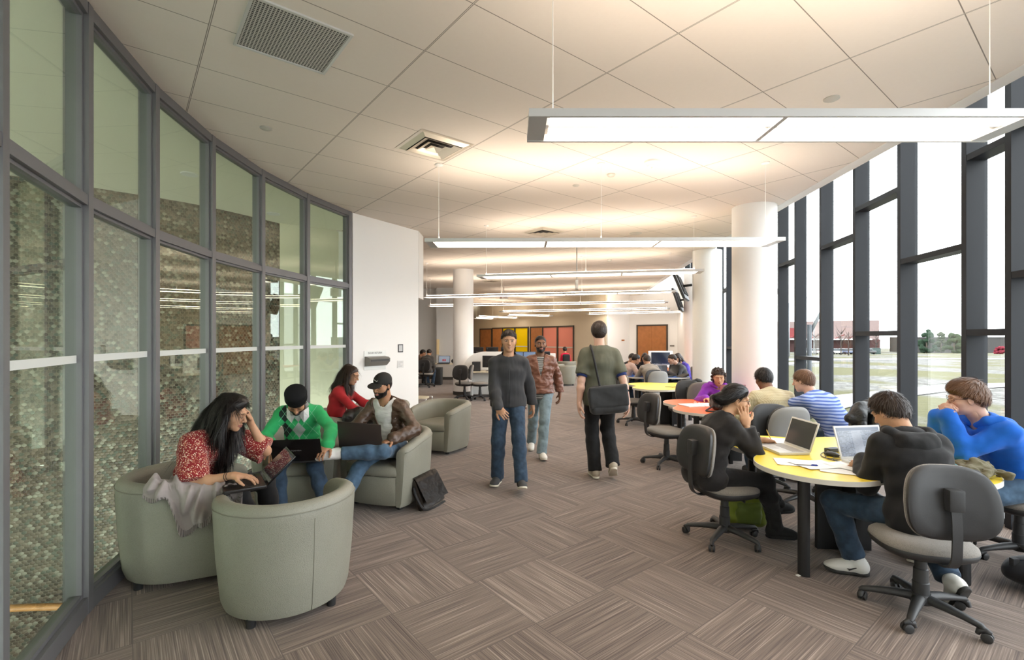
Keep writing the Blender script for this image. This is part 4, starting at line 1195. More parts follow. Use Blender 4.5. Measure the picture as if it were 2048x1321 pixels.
def superell(w, d, e, n=40):
    pts = []
    for k in range(n):
        t = 2*PI*k/n; c, s_ = math.cos(t), math.sin(t)
        pts.append((math.copysign(abs(c)**(2/e), c)*w, math.copysign(abs(s_)**(2/e), s_)*d))
    return pts
def pad(w, d, e, prof, n=44):
    """stack of superellipse rings: prof = [(inset, z)...]"""
    bm = bmesh.new(); rings = []
    for ins, z in prof:
        rings.append([bm.verts.new((x, y, z)) for x, y in superell(max(.001, w-ins), max(.001, d-ins), e, n)])
    for a, b in zip(rings, rings[1:]):
        for k in range(n): bm.faces.new((a[k], a[(k+1)%n], b[(k+1)%n], b[k]))
    bm.faces.new(rings[0][::-1]); bm.faces.new(rings[-1]); return bm
def task_chair(front=None):
    o = empty('task_chair', (0,0,0), 0, 'x', 'office chair')
    # seat (front is +y)
    def bend(bm, z0):
        for v in bm.verts:
            y = v.co.y
            v.co.z += z0-.10*max(0, y-.08)**1.5*3.2*.5 + .03*max(0, -y-.12)
    bm = pad(.245, .235, 2.7, [(.010,.0),(.0,.012),(.004,.030),(.022,.046),(.07,.054),(.14,.053),(.235,.050)]); bend(bm, .425); obj('seat', bm, front or MFAB, o, 1.2)
    bm = pad(.245, .235, 2.7, [(.09,-.055),(.045,-.046),(.008,-.024),(-.001,.002),(.004,.014)]); bend(bm, .425); obj('seat_pan', bm, MPLA, o, 0.9)
    # backrest
    Rb = Matrix.Translation((0, -.235, .745)) @ Matrix.Rotation(D(82), 4, 'X')
    def dish(bm):
        for v in bm.verts:
            v.co.x *= 1-.10*max(0, v.co.y/.2)                       # slightly narrower at the top
            v.co.z -= -.9*v.co.x*v.co.x+.25*v.co.y*v.co.y
    # local pad z points to the rear (-y world) after the rotation
    bm = pad(.225, .205, 3.2, [(.014,.0),(.0,-.012),(.006,-.030),(.03,-.042),(.10,-.046),(.2,-.044)]); dish(bm)
    for f in bm.faces: f.normal_flip()
    bmesh.ops.transform(bm, matrix=Rb, verts=bm.verts); bmesh.ops.recalc_face_normals(bm, faces=bm.faces); obj('backrest', bm, front or MFAB, o, 1.2)
    bm = pad(.225, .205, 3.2, [(.012,-.004),(.002,.004),(.004,.022),(.02,.034),(.06,.040),(.2,.042)]); dish(bm)
    bmesh.ops.transform(bm, matrix=Rb, verts=bm.verts); bmesh.ops.recalc_face_normals(bm, faces=bm.faces); obj('back_shell', bm, MPLA, o, 0.9)
    bm = rbox((-.038, -.325, .715), (.038, -.265, .835), .012); obj('bracket', bm, MPLA, o, 0.6)
    bm = bmesh.new()
    P = smooth_path([(0,-.30,.78),(0,-.315,.66),(0,-.318,.54),(0,-.305,.44),(0,-.25,.392),(0,-.14,.388),(0,-.04,.39)], 5)
    prev = None
    for i, p in enumerate(P):
        a = P[max(0, i-1)]; b = P[min(len(P)-1, i+1)]; t = (b-a).normalized(); u = t.cross(Vector((1,0,0))).normalized()*.005
        x = Vector((.024, 0, 0)); ring = [bm.verts.new(q) for q in (p-x-u, p+x-u, p+x+u, p-x+u)]
        if prev:
            for k in range(4): bm.faces.new((prev[k], prev[(k+1)%4], ring[(k+1)%4], ring[k]))
        prev = ring
    obj('back_arm', bm, MPLA, o, 0.6)
    bm = rbox((-.09, -.10, .37), (.09, .08, .405), .01); obj('mechanism', bm, MPLA, o, 0.6)
    bm = bmesh.new(); tube(bm, [(.06,.0,.385),(.17,.01,.382),(.215,.02,.375)], [.006,.006,.009], 8); obj('lever', bm, MPLA, o, 0.9)
    bm = bmesh.new(); lathe(bm, [(.042,.085),(.042,.19),(.038,.195),(.036,.27),(.031,.275),(.030,.375)], 24); obj('gas_column', bm, MPLA, o, 0.6)
    bm = bmesh.new(); lathe(bm, [(.055,.07),(.060,.10),(.048,.125)], 24)
    for k in range(5):
        a = 2*PI*k/5+.3; c, s_ = math.cos(a), math.sin(a)
        P = [Vector((c*r, s_*r, z)) for r, z in ((.03,.100),(.12,.098),(.21,.088),(.285,.076),(.302,.066))]
        tube(bm, P, [.034,.030,.024,.020,.012], 12, flat=.8)
    obj('star_base', bm, MPLA, o, 0.9)
    for k in range(5):
        a = 2*PI*k/5+.3; c, s_ = math.cos(a), math.sin(a); ctr = Vector((c*.290, s_*.290, 0)); ca = a+1.1*k+.6
        bm = bmesh.new(); ax = Vector((math.cos(ca), math.sin(ca), 0)); fw = Vector((-ax.y, ax.x, 0))
        for q in (-1, 1):
            c0 = ctr+fw*.018+Vector((0,0,.026)); tube(bm, [c0+ax*q*.004, c0+ax*q*.007, c0+ax*q*.020, c0+ax*q*.024], [.020,.026,.026,.019], 18)
        tube(bm, [ctr+Vector((0,0,.078)), ctr+Vector((0,0,.045))], .010, 8)
        tube(bm, [ctr-fw*.022+Vector((0,0,.030)), ctr-fw*.015+Vector((0,0,.052)), ctr+fw*.012+Vector((0,0,.062)), ctr+fw*.036+Vector((0,0,.052))], [.011,.016,.017,.010], 10)
        obj('caster', bm, MPLA, o, 0.8)
    return o
put_tub(2.28, 20.15, D(8), 'farthest tub armchair, holding the person in the red top by the red glass room')
TC = task_chair()
TC2 = task_chair(simple('pale grey office fabric', (0.30, 0.30, 0.295), 0.9, bump=0.3, bscale=300))
_fc = {'a': True, 'b': True}
def put_task(x, y, rz, label, pale=False):
    k = 'b' if pale else 'a'; src = TC2 if pale else TC
    o = src if _fc[k] else copy_tree(src); _fc[k] = False
    o.location = (x, y, 0); o.rotation_euler = (0, 0, D(rz)); o['label'] = label; o['group'] = 'wheeled office chairs'; return o
put_task(2.46, 2.91, -12, 'black and grey office chair nearest the camera, under the person in the black hoodie')
put_task(1.75, 3.98, -77, 'black and grey office chair under the person in the black jacket with glasses')
put_task(3.80, 3.62, 92, 'grey office chair at the right edge under the person in the blue hoodie')
put_task(2.92, 4.80, 184, 'empty pale grey office chair facing the near yellow table, behind the white laptop', True)
put_task(2.80, 5.44, -4, 'dark-backed office chair behind the person in the beige checked shirt')
put_task(3.50, 5.10, 14, 'office chair with a black jacket hung over its back')
put_task(2.02, 6.32, -72, 'empty office chair pulled up to the left side of the orange table')
put_task(3.08, 7.62, 180, 'office chair of the person in the purple hoodie')
put_task(2.98, 8.40, -2, 'empty dark-backed office chair in front of the middle yellow table')
put_task(2.35, 9.35, -75, 'empty office chair at the left of the middle yellow table, by the green-shirted walker')
put_task(3.20, 10.30, 182, 'pale grey office chair at the far side of the middle yellow table', True)
put_task(3.22, 11.12, -3, 'office chair under the person in the grey-brown shirt')
put_task(-1.28, 13.05, -18, 'dark office chair beside the left column, nearer the camera')
put_task(-0.86, 12.98, -80, 'office chair turned sideways at the white computer desk')
put_task(-2.92, 16.4, -5, 'office chair under the person in the dark grey top at the far left desk')
put_task(2.72, 12.1, -60, 'office chair under the person in the pink-brown shirt')
put_task(4.35, 12.1, 95, 'office chair at the right side of the far blue table')

# clover-shaped tables
def clover(n=140, lc=.47, lr=.42, k=.10, angs=(40, 130, 217, 310)):
    C = [np.array([lc*math.cos(D(a)), lc*math.sin(D(a))]) for a in angs]
    def sd(p):
        d = np.linalg.norm(p)-.40
        for c in C:
            e = np.linalg.norm(p-c)-lr; h = max(k-abs(d-e), 0)/k; d = min(d, e)-h*h*k*.25
        return d
    pts = []
    for i in range(n):
        t = 2*PI*i/n; u = np.array([math.cos(t), math.sin(t)]); lo, hi = .2, 1.3
        for _ in range(22):
            m_ = (lo+hi)/2
            if sd(u*m_) < 0: lo = m_
            else: hi = m_
        pts.append((u[0]*lo, u[1]*lo))
    return pts
CLV = clover()
MEDGE = simple('pale table edge', (0.62, 0.585, 0.52), 0.5)
MLEG = simple('black steel table leg', (0.012, 0.012, 0.013), 0.45)
def clover_table(x, y, m_top, label):
    o = empty('clover_table', (x, y, 0), 0, label, 'table', 'clover-shaped study tables')
    bm = bmesh.new(); prism(bm, CLV, .700, .7325); bmesh.ops.bevel(bm, geom=[e for e in bm.edges if abs(e.verts[0].co.z-e.verts[1].co.z) < 1e-4], offset=.003, segments=1, affect='EDGES'); obj('edge_band', bm, MEDGE, o, 0.6)
    bm = bmesh.new(); prism(bm, [(a*(1-.006/math.hypot(a, b)), b*(1-.006/math.hypot(a, b))) for a, b in CLV], .731, .7335); obj('table_top', bm, m_top, o)
    for a in (40, 129, 217, 310):
        c, s_ = math.cos(D(a)), math.sin(D(a))
        bm = bmesh.new(); poly = [(.695*c+.042*math.cos(t)*(.6 if math.cos(t-D(a)) < 0 else 1), .695*s_+.042*math.sin(t)*(.6 if math.cos(t-D(a)) < 0 else 1)) for t in np.linspace(0, 2*PI, 17)[:-1]]
        prism(bm, poly, 0, .70); obj('leg', bm, MLEG, o, 0.6)
    bm = bmesh.new()
    for a in (85, 175, 265, 355):
        M = Matrix.Rotation(D(a), 4, 'Z'); box(bm, (.02, -.02, 0.0), (.20, .02, .70), M=M)
    obj('pedestal', bm, MLEG, o)
    return o
def lam(name, c): return simple(name, c, 0.32, bump=0.03, bscale=300)
clover_table(2.60, 3.80, lam('yellow laminate', (0.86, 0.64, 0.05)), 'yellow clover-shaped table nearest the camera')
clover_table(2.90, 6.55, lam('orange laminate', (0.80, 0.13, 0.02)), 'orange-red clover-shaped table behind the person with glasses')
clover_table(3.05, 9.30, lam('yellow laminate two', (0.86, 0.64, 0.05)), 'yellow clover-shaped table in the middle distance')
clover_table(3.55, 12.05, lam('blue laminate', (0.04, 0.13, 0.45)), 'blue clover-shaped table in the distance')
clover_table(4.45, 14.2, lam('orange laminate two', (0.80, 0.16, 0.04)), 'far orange clover-shaped table carrying the large white screen')

# laptops: local frame x right, hinge along x at y=0, base towards -y (the user side)
def m_screen(name, base, lit, stren, doc=False):
    n = NT(name); v = n.obj(); x, y, z = n.sep(v)
    if doc:
        # page with grey side bar, text rows and a picture block
        row = n.math('FRACT', n.math('MULTIPLY', z, 110)); r = n.math('LESS_THAN', row, 0.45)
        wd = n.white(n.comb(n.math('FLOOR', n.math('MULTIPLY', x, 110)), n.math('FLOOR', n.math('MULTIPLY', z, 110)), 0))
        txt = n.math('MULTIPLY', r, n.math('GREATER_THAN', wd, 0.45))
        c = n.mix(txt, (*base, 1), (*lit, 1)); mid = n.math('MULTIPLY', n.math('GREATER_THAN', x, -.06), n.math('LESS_THAN', x, .02)); c = n.mix(n.math('MULTIPLY', mid, .7), c, (base[0]*1.3, base[1]*1.25, base[2]*1.2, 1)); c = n.mix(n.math('GREATER_THAN', z, .208), c, (base[0]*.45, base[1]*.5, base[2]*.6, 1))
    else: c = base
    return n.bsdf(c, 0.12, 0, None, 0.6, emit=c, estr=stren)
def laptop(x, y, z, rz, opening, label, w=.36, d=.25, body=None, lid=None, screen=None, logo=None, group=None, name='laptop', txt_mat=None, keys=None, tilt=(0, 0)):
    o = empty(name, (x, y, z), rz, label, 'laptop', group); o.rotation_euler = (tilt[0], tilt[1], rz)
    bm = rbox((-w/2, -d, 0), (w/2, 0, .022), .006); obj('keyboard_base', bm, body, o, 0.6)
    bm = bmesh.new()
    nk = 14; nr = 5
    for r in range(nr):
        for k in range(nk):
            kw = (w-.05)/nk; kx = -w/2+.025+k*kw; ky = -.035-r*.0185
            box(bm, (kx+.0015, ky-.016, .0215), (kx+kw-.0015, ky, .0245))
    obj('keyboard', bm, keys or MBLACK, o)
    bm = rbox((-.045, -d+.02, .0215), (.045, -d+.075, .0228), .0005, 1); obj('touchpad', bm, keys or MBLACK, o)
    # lid: hinge angle measured from closed (0) to flat open (180)
    M = Matrix.Translation((0, .002, .020)) @ Matrix.Rotation(math.radians(opening-90)*-1, 4, 'X')
    # lid plane: at 90 degrees open it stands along +z; screen on the -y side
    bm = rbox((-w/2, -.003, .0), (w/2, .006, d*.98), .0035); bmesh.ops.transform(bm, matrix=M, verts=bm.verts); l = obj('lid', bm, lid or body, o, 0.6)
    bm = bmesh.new(); box(bm, (-w/2+.014, -.0045, .018), (w/2-.014, -.0032, d*.98-.014)); l2 = obj('screen', bm, screen, l); 
    l2.matrix_local = M
    if logo:
        T = M @ Matrix.Translation((0, .0068, d*.5)) @ Matrix.Rotation(PI, 4, 'Z') @ Matrix.Rotation(PI/2, 4, 'X')
        text_obj('lettering', logo, .022, T, txt_mat or MALU, l, .0004)
    return o
MSILV = simple('silver white plastic', (0.66, 0.655, 0.63), 0.35, 0.1)
MKEYW = simple('silver keys', (0.50, 0.49, 0.47), 0.4)
MSCR_OFF = m_screen('dim screen', (0.055, 0.055, 0.05), (0, 0, 0), 0.15)
MSCR_DOC = m_screen('bright document screen', (0.16, 0.18, 0.22), (0.09, 0.10, 0.12), 0.5, True)
MSCR_BLK = m_screen('black screen', (0.012, 0.012, 0.014), (0, 0, 0), 0.0)
MLID_BR = simple('dark brown laptop lid', (0.055, 0.042, 0.038), 0.38, 0.3)
MLID_BK = simple('glossy black laptop lid', (0.006, 0.006, 0.007), 0.18)
TT = .7345
laptop(2.34, 3.98, TT, D(-88), 108, 'open white laptop with dark screen facing the person with glasses', .35, .245, MSILV, MSILV, MSCR_OFF, keys=MKEYW)
laptop(2.64, 3.62, TT, D(8), 108, 'open white laptop showing a page, in front of the person in the black hoodie', .39, .25, MSILV, MSILV, MSCR_DOC, keys=MKEYW)
# ------------------------------------------------------------------ clothes
def col_floral(n, v):
    d = n.voro(v, 105, 'F1'); c = n.voro(v, 105, 'F1', out=1); r, g_, b_ = n.sep(c)
    dots = n.math('LESS_THAN', d, n.math('ADD', n.math('MULTIPLY', r, 0.26), 0.24))
    petal = n.mix(n.math('GREATER_THAN', g_, 0.55), (0.80, 0.62, 0.48, 1), (0.55, 0.22, 0.14, 1))
    return n.mix(dots, (0.23, 0.016, 0.020, 1), petal)
M_FLORAL = cloth('red floral print', None, 0.8, wscale=12, colfn=col_floral, stretch=(1, 1, .45), var=.1)
M_JEANS = cloth('blue denim', (0.040, 0.070, 0.115), 0.8, var=.45, wscale=16)
M_JEANS2 = cloth('mid blue denim', (0.085, 0.150, 0.235), 0.8, var=.45, wscale=16)
M_JEANSL = cloth('light washed denim', (0.23, 0.31, 0.35), 0.8, var=.35, wscale=14)
M_BLKP = cloth('black trouser cloth', (0.012, 0.012, 0.013), 0.6, wscale=12)
M_BLK = cloth('black jersey', (0.014, 0.014, 0.015), 0.8, wscale=10)
M_BLKJ = cloth('soft black jacket', (0.018, 0.016, 0.016), 0.8, wscale=11)
def m_leather(name, c):
    n = NT(name); v = n.obj()
    w = n.noise(n.mapping(v, (1, 1, 1.6)), 13, 1.5, .5); f = n.voro(v, 160, 'F1')
    h = n.math('ADD', w, n.math('MULTIPLY', f, 0.06))
    col = n.mix(w, (*[x*.65 for x in c], 1), (*[x*1.5 for x in c], 1))
    return n.bsdf(col, 0.36, 0, n.bump(h, 0.6, 0.03), 0.55)
M_LEA = m_leather('dark brown leather', (0.075, 0.042, 0.026)); M_LEA2 = m_leather('red brown leather', (0.155, 0.062, 0.038))
M_WTEE = cloth('white ribbed cotton', (0.72, 0.71, 0.69), 0.6, wscale=14, stretch=(1, 1, 2))
M_RED = cloth('dark red knit', (0.38, 0.018, 0.022), 0.7)
M_PURP = cloth('purple fleece', (0.27, 0.045, 0.48), 0.8, wscale=12)
M_BLUE = cloth('royal blue fleece', (0.012, 0.135, 0.60), 0.85, wscale=10, var=.15)
M_GREYJ = cloth('charcoal jacket', (0.042, 0.042, 0.045), 0.6, wscale=8, stretch=(2.2, 2.2, .4))
M_OLIVE = cloth('faded olive cotton', (0.105, 0.105, 0.075), 0.6, wscale=8, stretch=(2, 2, .4))
M_NAVY = cloth('navy cotton', (0.02, 0.035, 0.14), 0.5)
def stripes(name, c0, c1, freq, duty, axis=2, wr=.7, c2=None):
    def fn(n, v):
        xyz = n.sep(v); s_ = n.math('FRACT', n.math('MULTIPLY', n.math('ADD', xyz[axis], n.math('MULTIPLY', n.noise(v, 6, 1), 0.03)), freq))
        return n.mix(n.math('LESS_THAN', s_, duty), (*c0, 1), (*c1, 1))
    return cloth(name, None, wr, colfn=fn)
M_STRIPE = stripes('blue shirt with pale stripes', (0.085, 0.15, 0.46), (0.38, 0.48, 0.78), 30, .55)
M_STRGR = stripes('grey striped knit', (0.10, 0.10, 0.10), (0.42, 0.42, 0.40), 38, .35)
def col_plaid(n, v):
    x, y, z = n.sep(v)
    a = n.math('LESS_THAN', n.math('FRACT', n.math('MULTIPLY', n.math('ADD', x, n.math('MULTIPLY', y, .5)), 62)), .22); b = n.math('LESS_THAN', n.math('FRACT', n.math('MULTIPLY', z, 62)), .22)
    return n.mix(n.math('MULTIPLY', n.math('ADD', a, b), 0.5), (0.62, 0.545, 0.36, 1), (0.27, 0.21, 0.10, 1))
M_PLAID = cloth('beige checked cotton', None, 0.8, colfn=col_plaid, wscale=12)
M_KNIT = cloth('taupe cardigan knit', (0.36, 0.315, 0.305), 0.9, wscale=9)
M_SHW = simple('white shoe leather', (0.70, 0.68, 0.63), 0.5, bump=.1); M_SOLEW = simple('cream rubber sole', (0.62, 0.58, 0.48), 0.6); M_SOLED = simple('dark rubber sole', (0.03, 0.028, 0.026), 0.7)
M_SHD = simple('dark canvas shoe', (0.05, 0.05, 0.052), 0.8, bump=.2, bscale=300); M_SHB = simple('beige shoe suede', (0.42, 0.36, 0.28), 0.8); M_SUEDE = simple('black suede boot', (0.012, 0.012, 0.012), 0.95)
M_SOCK = cloth('white sock', (0.74, 0.72, 0.69), .4)
M_GOLD = simple('gold metal', (0.75, 0.55, 0.22), 0.25, 1.0); M_GLS = simple('dark glasses frame', (0.03, 0.02, 0.02), 0.3)
def glasses(p, mat):
    bm = bmesh.new()
    for s_ in (-1, 1):
        P = [Vector(p.H(s_*.032+.022*math.cos(t), .1005-.02*abs(math.cos(t))*(1 if s_*math.cos(t) > 0 else 0), .008+.014*math.sin(t))-p.loc) for t in np.linspace(0, 2*PI, 17)]
        tube(bm, P, .0014, 6, caps=False)
        tube(bm, [Vector(p.H(s_*.055, .088, .015)-p.loc), Vector(p.H(s_*.074, .06, .016)-p.loc), Vector(p.H(s_*.078, -.005, .016)-p.loc)], .0018, 6)
    tube(bm, [Vector(p.H(-.010, .103, .012)-p.loc), Vector(p.H(.010, .103, .012)-p.loc)], .0016, 6)
    return obj('glasses', bm, mat, p.root, 3.2)
def beard(p, mat, full=True, d=.004):
    h = head_imp(p.HC, p.HR, False); h.grow(d)
    def reg(P):
        q = p.hl_(P)
        low = q[:, 2]-(-.036-.35*np.clip(.06-q[:, 1], 0, .1)*-1.0)      # below the cheeks, rising to the ear
        line = -.040+.55*np.clip(.065-q[:, 1], 0, .09)
        a = q[:, 2]-line
        side = (.0-q[:, 1])                                           # in front of the ears
        chin = np.maximum(a, side)
        must = np.maximum(np.abs(q[:, 2]+.043)-.0055, np.maximum(np.abs(q[:, 0])-.030, .08-q[:, 1]))
        mouth = np.maximum(np.maximum(np.abs(q[:, 2]+.058)-.0095, np.abs(q[:, 0])-.023), .078-q[:, 1])
        neckc = -.125-q[:, 2]
        r = np.minimum(chin, must); r = np.maximum(r, -mouth); r = np.maximum(r, neckc)
        return r
    h.cut(reg); h.wrinkle(.0012, 120, 3)
    return p.add('beard', h, p.res*.34, mat)
def collar(p, mat, r=.062, h=.05, spread=.02, name='collar', front=True):
    """folded shirt collar: a ring round the neck, open at the throat, with two points"""
    bm = bmesh.new(); nb = Vector(p.neckb); up = Vector(nrm(p.neckt-p.neckb)); F = Vector(p.tF); F = (F-up*F.dot(up)).normalized(); R_ = F.cross(up); O = Vector(p.loc)
    n = 24; rings = []
    for i in range(n+1):
        t = -PI*.5+.28+(2*PI-.56)*i/n                                  # starts at the throat
        ang = t+PI
        dv = F*math.sin(-(t))*1.0+R_*math.cos(t)                        # throat gap lies in +F
        fr = max(0, dv.dot(F))
        base = nb+dv*r+F*.012-up*(.010+.035*fr)
        topp = nb+dv*(r*.92)+F*.012+up*(h-.055*fr)
        out = topp+dv*(spread)-up*(h*.8+.035*fr)
        rings.append([bm.verts.new(q-O) for q in (base, topp, out)])
    for a, b in zip(rings, rings[1:]):
        for k in range(2): bm.faces.new((a[k], b[k], b[k+1], a[k+1]))
    bmesh.ops.solidify(bm, geom=bm.faces[:], thickness=.003)
    return obj(name, bm, mat, p.root, 3.2)
def hood(p, mat, res=None, down=.0, big=1.0):
    """hood lying on the upper back"""
    im = Imp(); nb = p.neckb; B = -p.tF; R_ = p.tR; U = p.U; c = p.sc*big
    q = [nb+p.tF*.055+R_*sg*.055*c+U*.0 for sg in (-1, 1)]
    for sg in (-1, 1):
        pts = [nb+p.tF*.075-p.spd*.03+R_*sg*.030*c, nb+p.tF*.035+R_*sg*.085*c+U*.015, nb+B*.035+R_*sg*.100*c+U*.015, nb+B*.105*c+R_*sg*.060*c-U*.015, nb+B*.13*c-U*.04]
        im.chain(pts, [.020, .028, .034, .036, .034], .04)
    im.ell(nb+B*.105*c-U*.055, np.array([.11, .055, .075])*c if abs(p.F[1]) > .7 else np.array([.055, .11, .075])*c, None, k=.05)
    im.wrinkle(.004, 30, 5)
    return p.add('hood', im, res or p.res*.6, mat)
X = np.array

# ------------------------------------------------------------------ woman in the red floral top
p = Person((-2.33, 3.56), D(-103), 'seated person in a red floral top with long black hair, hand raised to the forehead', seat=.44, shw=.150, sc=1.05, lean=(4, 20, 42), neck=46, head=(16, 20, 0), female=True,
           skin=SK_TAN, res=.0085, hr=X([-1.87, 3.24, .735]), hl=lambda C, F, R, U: C+F*.055-R*.125-U*.09, pr=(-.3, -.5, -.8), pl=(.9, .25, -.7), fl=X([-1.80, 3.68, .15]), fr=X([-1.80, 3.50, .15]), hipz=.50, headoff=(.0, 0, .0))
p.hair(H_BLACK, .009, (.012, .84), top=.010, flow='long', length=.055, n_str=4500)
def long_hair(h):
    T = p.H
    h.chain([T(0,-.06,.06), T(-.01,-.10,-.04), p.neckb-p.F*.10+p.U*.03, p.neckb-p.F*.13-p.U*.12, p.chest-p.F*.15-p.U*.02], [.070,.068,.060,.050,.03], .04)
    for sg in (-1, 1): h.chain([T(sg*.058,-.01,.06), T(sg*.078,-.005,-.02), T(sg*.072,.0,-.09)], [.030,.028,.026], .03)
    h.chain([T(-.070,.0,.02), T(-.085,.02,-.08), T(-.05,.05,-.16), T(-.035,.045,-.27), T(-.03,.02,-.36)], [.032,.034,.036,.030,.012], .03)
    h.chain([T(.055,-.02,-.02), T(.055,-.02,-.12), p.neckb-p.F*.06+p.Rt*.05], [.035,.04,.045], .03)
hh = Imp(); long_hair(hh); hh.wrinkle(.0025, 60, 2); p.addhair('long_hair', hh, .006, H_BLACK, 'long', 7000, .13, .0013, .04)
p.body(hands={'r': dict(f=(.93, .32, -.16), n=(0, 0, -1), curl=(.25, .35, .25), fore=1.0), 'l': dict(f=(-.30, -.10, .95), n=(-.55, -.80, -.2), curl=(.4, .6, .4), fore=1.0)}, arms_fine=1)
p.top(M_FLORAL, .026, .50, name='blouse', neck_r=.085, neck_drop=.085, flare=.028, wr=.003, wf=40, gs=.034)
p.trousers(M_BLKP, bot=.004, g=.006); p.shoe('l', [M_SHD, M_SOLED]); p.shoe('r', [M_SHD, M_SOLED])
bm = bmesh.new(); w = Vector(p.wrr-p.loc); d_ = Vector(nrm(p.wrr-p.elr)); 
for k, (o_, r_) in enumerate(((-.03, .031), (-.045, .032))):
    a = d_.cross(Vector((0, 0, 1))).normalized(); b = d_.cross(a)
    tube(bm, [w+d_*o_+a*r_*math.cos(t)+b*r_*.85*math.sin(t) for t in np.linspace(0, 2*PI, 21)], .0018, 6, caps=False)
obj('bracelet', bm, MDARK, p.root, 3.2)
laptop(-1.75, 3.40, .645, D(-56), 136, 'open laptop on the lap of the person in the red floral top', .37, .25, simple('dark laptop body', (0.02, 0.018, 0.018), 0.3), MLID_BK, simple('glossy laptop screen', (0.05, 0.06, 0.08), 0.04, spec=1.0))
# cardigan draped over the near arm of the chair
def m_cardi():
    n = NT('taupe knit cardigan'); v = n.obj(); uv = n.n('ShaderNodeUVMap').outputs[0]; u, w, z_ = n.sep(uv)
    rib = n.math('MAXIMUM', n.math('GREATER_THAN', u, .82), n.math('GREATER_THAN', w, .93))
    wave = n.math('SINE', n.math('MULTIPLY', n.math('ADD', n.math('MULTIPLY', u, n.math('GREATER_THAN', w, .93)), n.math('MULTIPLY', w, n.math('LESS_THAN', w, .93))), 300))
    h = n.math('ADD', n.noise(v, 12, 2), n.math('MULTIPLY', n.math('MULTIPLY', wave, rib), .35)); h = n.math('ADD', h, n.math('MULTIPLY', n.noise(v, 300, 1), .08))
    c = n.mix(n.noise(v, 14, 2), (.27,.235,.225,1), (.34,.30,.29,1)); c = n.mix(n.math('MULTIPLY', rib, n.math('LESS_THAN', wave, -.2)), c, (.19,.165,.155,1))
    return n.bsdf(c, .92, 0, n.bump(h, .6, .012), .15, .2)
CM = Matrix.Translation((-2.34, 3.49, 0)) @ Matrix.Rotation(D(-65), 4, 'Z')
bm = bmesh.new(); uvl = bm.loops.layers.uv.new('UVMap'); NU, NV = 90, 46; grid = []; rs = np.random.RandomState(3)
for i in range(NU+1):
    u = i/NU; row = []
    # rim centre line from the back (angle) to the end of the arm
    sarc = -.15+.53*u                                     # signed distance along the arm, negative = round the back
    if sarc < 0: ang = sarc/.36; cpt = Vector((.36*math.cos(ang), .36*math.sin(ang), 0)); nn = Vector((math.cos(ang), math.sin(ang), 0))
    else: cpt = Vector((.36, sarc, 0)); nn = Vector((1, 0, 0))
    yy = cpt.y; top = .71-.085*max(0, min(1, (yy+.15)/.50))**1.4
    Lh = .07+.22*math.exp(-((u-.50)/.17)**2)+.10*math.exp(-((u-.33)/.10)**2)+.03*math.sin(u*21); Li = .09+.02*math.sin(u*15)
    for j in range(NV+1):
        v = j/NV; tot = Li+.16+Lh; d = v*tot
        if d < Li: off = -.056; z = top+.004-(Li-d)
        elif d < Li+.16:
            t = (d-Li)/.16*PI; off = -math.cos(t)*.060; z = top+.006+.012*math.sin(t)
        else: off = .062; z = top+.004-(d-Li-.16)
        g = max(0, (d-Li-.05)/.2)
        f1 = math.sin(u*34+2.2*math.sin(v*7+u*5)+1)*.012+math.sin(u*17-v*9)*.014+math.sin(u*62+v*11)*.004
        f2 = math.sin(u*26+v*14)*.008+math.sin(v*30+u*9)*.003
        bulge = .014+max(0, f1*1.7*min(1.2, g+.3)+.014*min(1, g))
        if d < Li: p_ = cpt+nn*(off-.008)+Vector((0, 0, z))
        elif d < Li+.16: p_ = cpt+nn*off+Vector((0, 0, z+max(0, f1*1.6+f2)+.006))
        else: p_ = cpt+nn*(off+bulge)+Vector((0, 0, z+f2*.4))
        row.append(bm.verts.new(CM @ p_))
    grid.append(row)
for i in range(NU):
    for j in range(NV):
        f = bm.faces.new((grid[i][j], grid[i+1][j], grid[i+1][j+1], grid[i][j+1]))
        for lp, (a_, b_) in zip(f.loops, ((i,j),(i+1,j),(i+1,j+1),(i,j+1))): lp[uvl].uv = (a_/NU, b_/NV)
bmesh.ops.recalc_face_normals(bm, faces=bm.faces); bmesh.ops.solidify(bm, geom=bm.faces[:], thickness=.006)
o = obj('cardigan', bm, m_cardi(), None, 3.2); tag(o, 'taupe knitted cardigan draped over the arm of the armchair at the glass', 'cardigan')

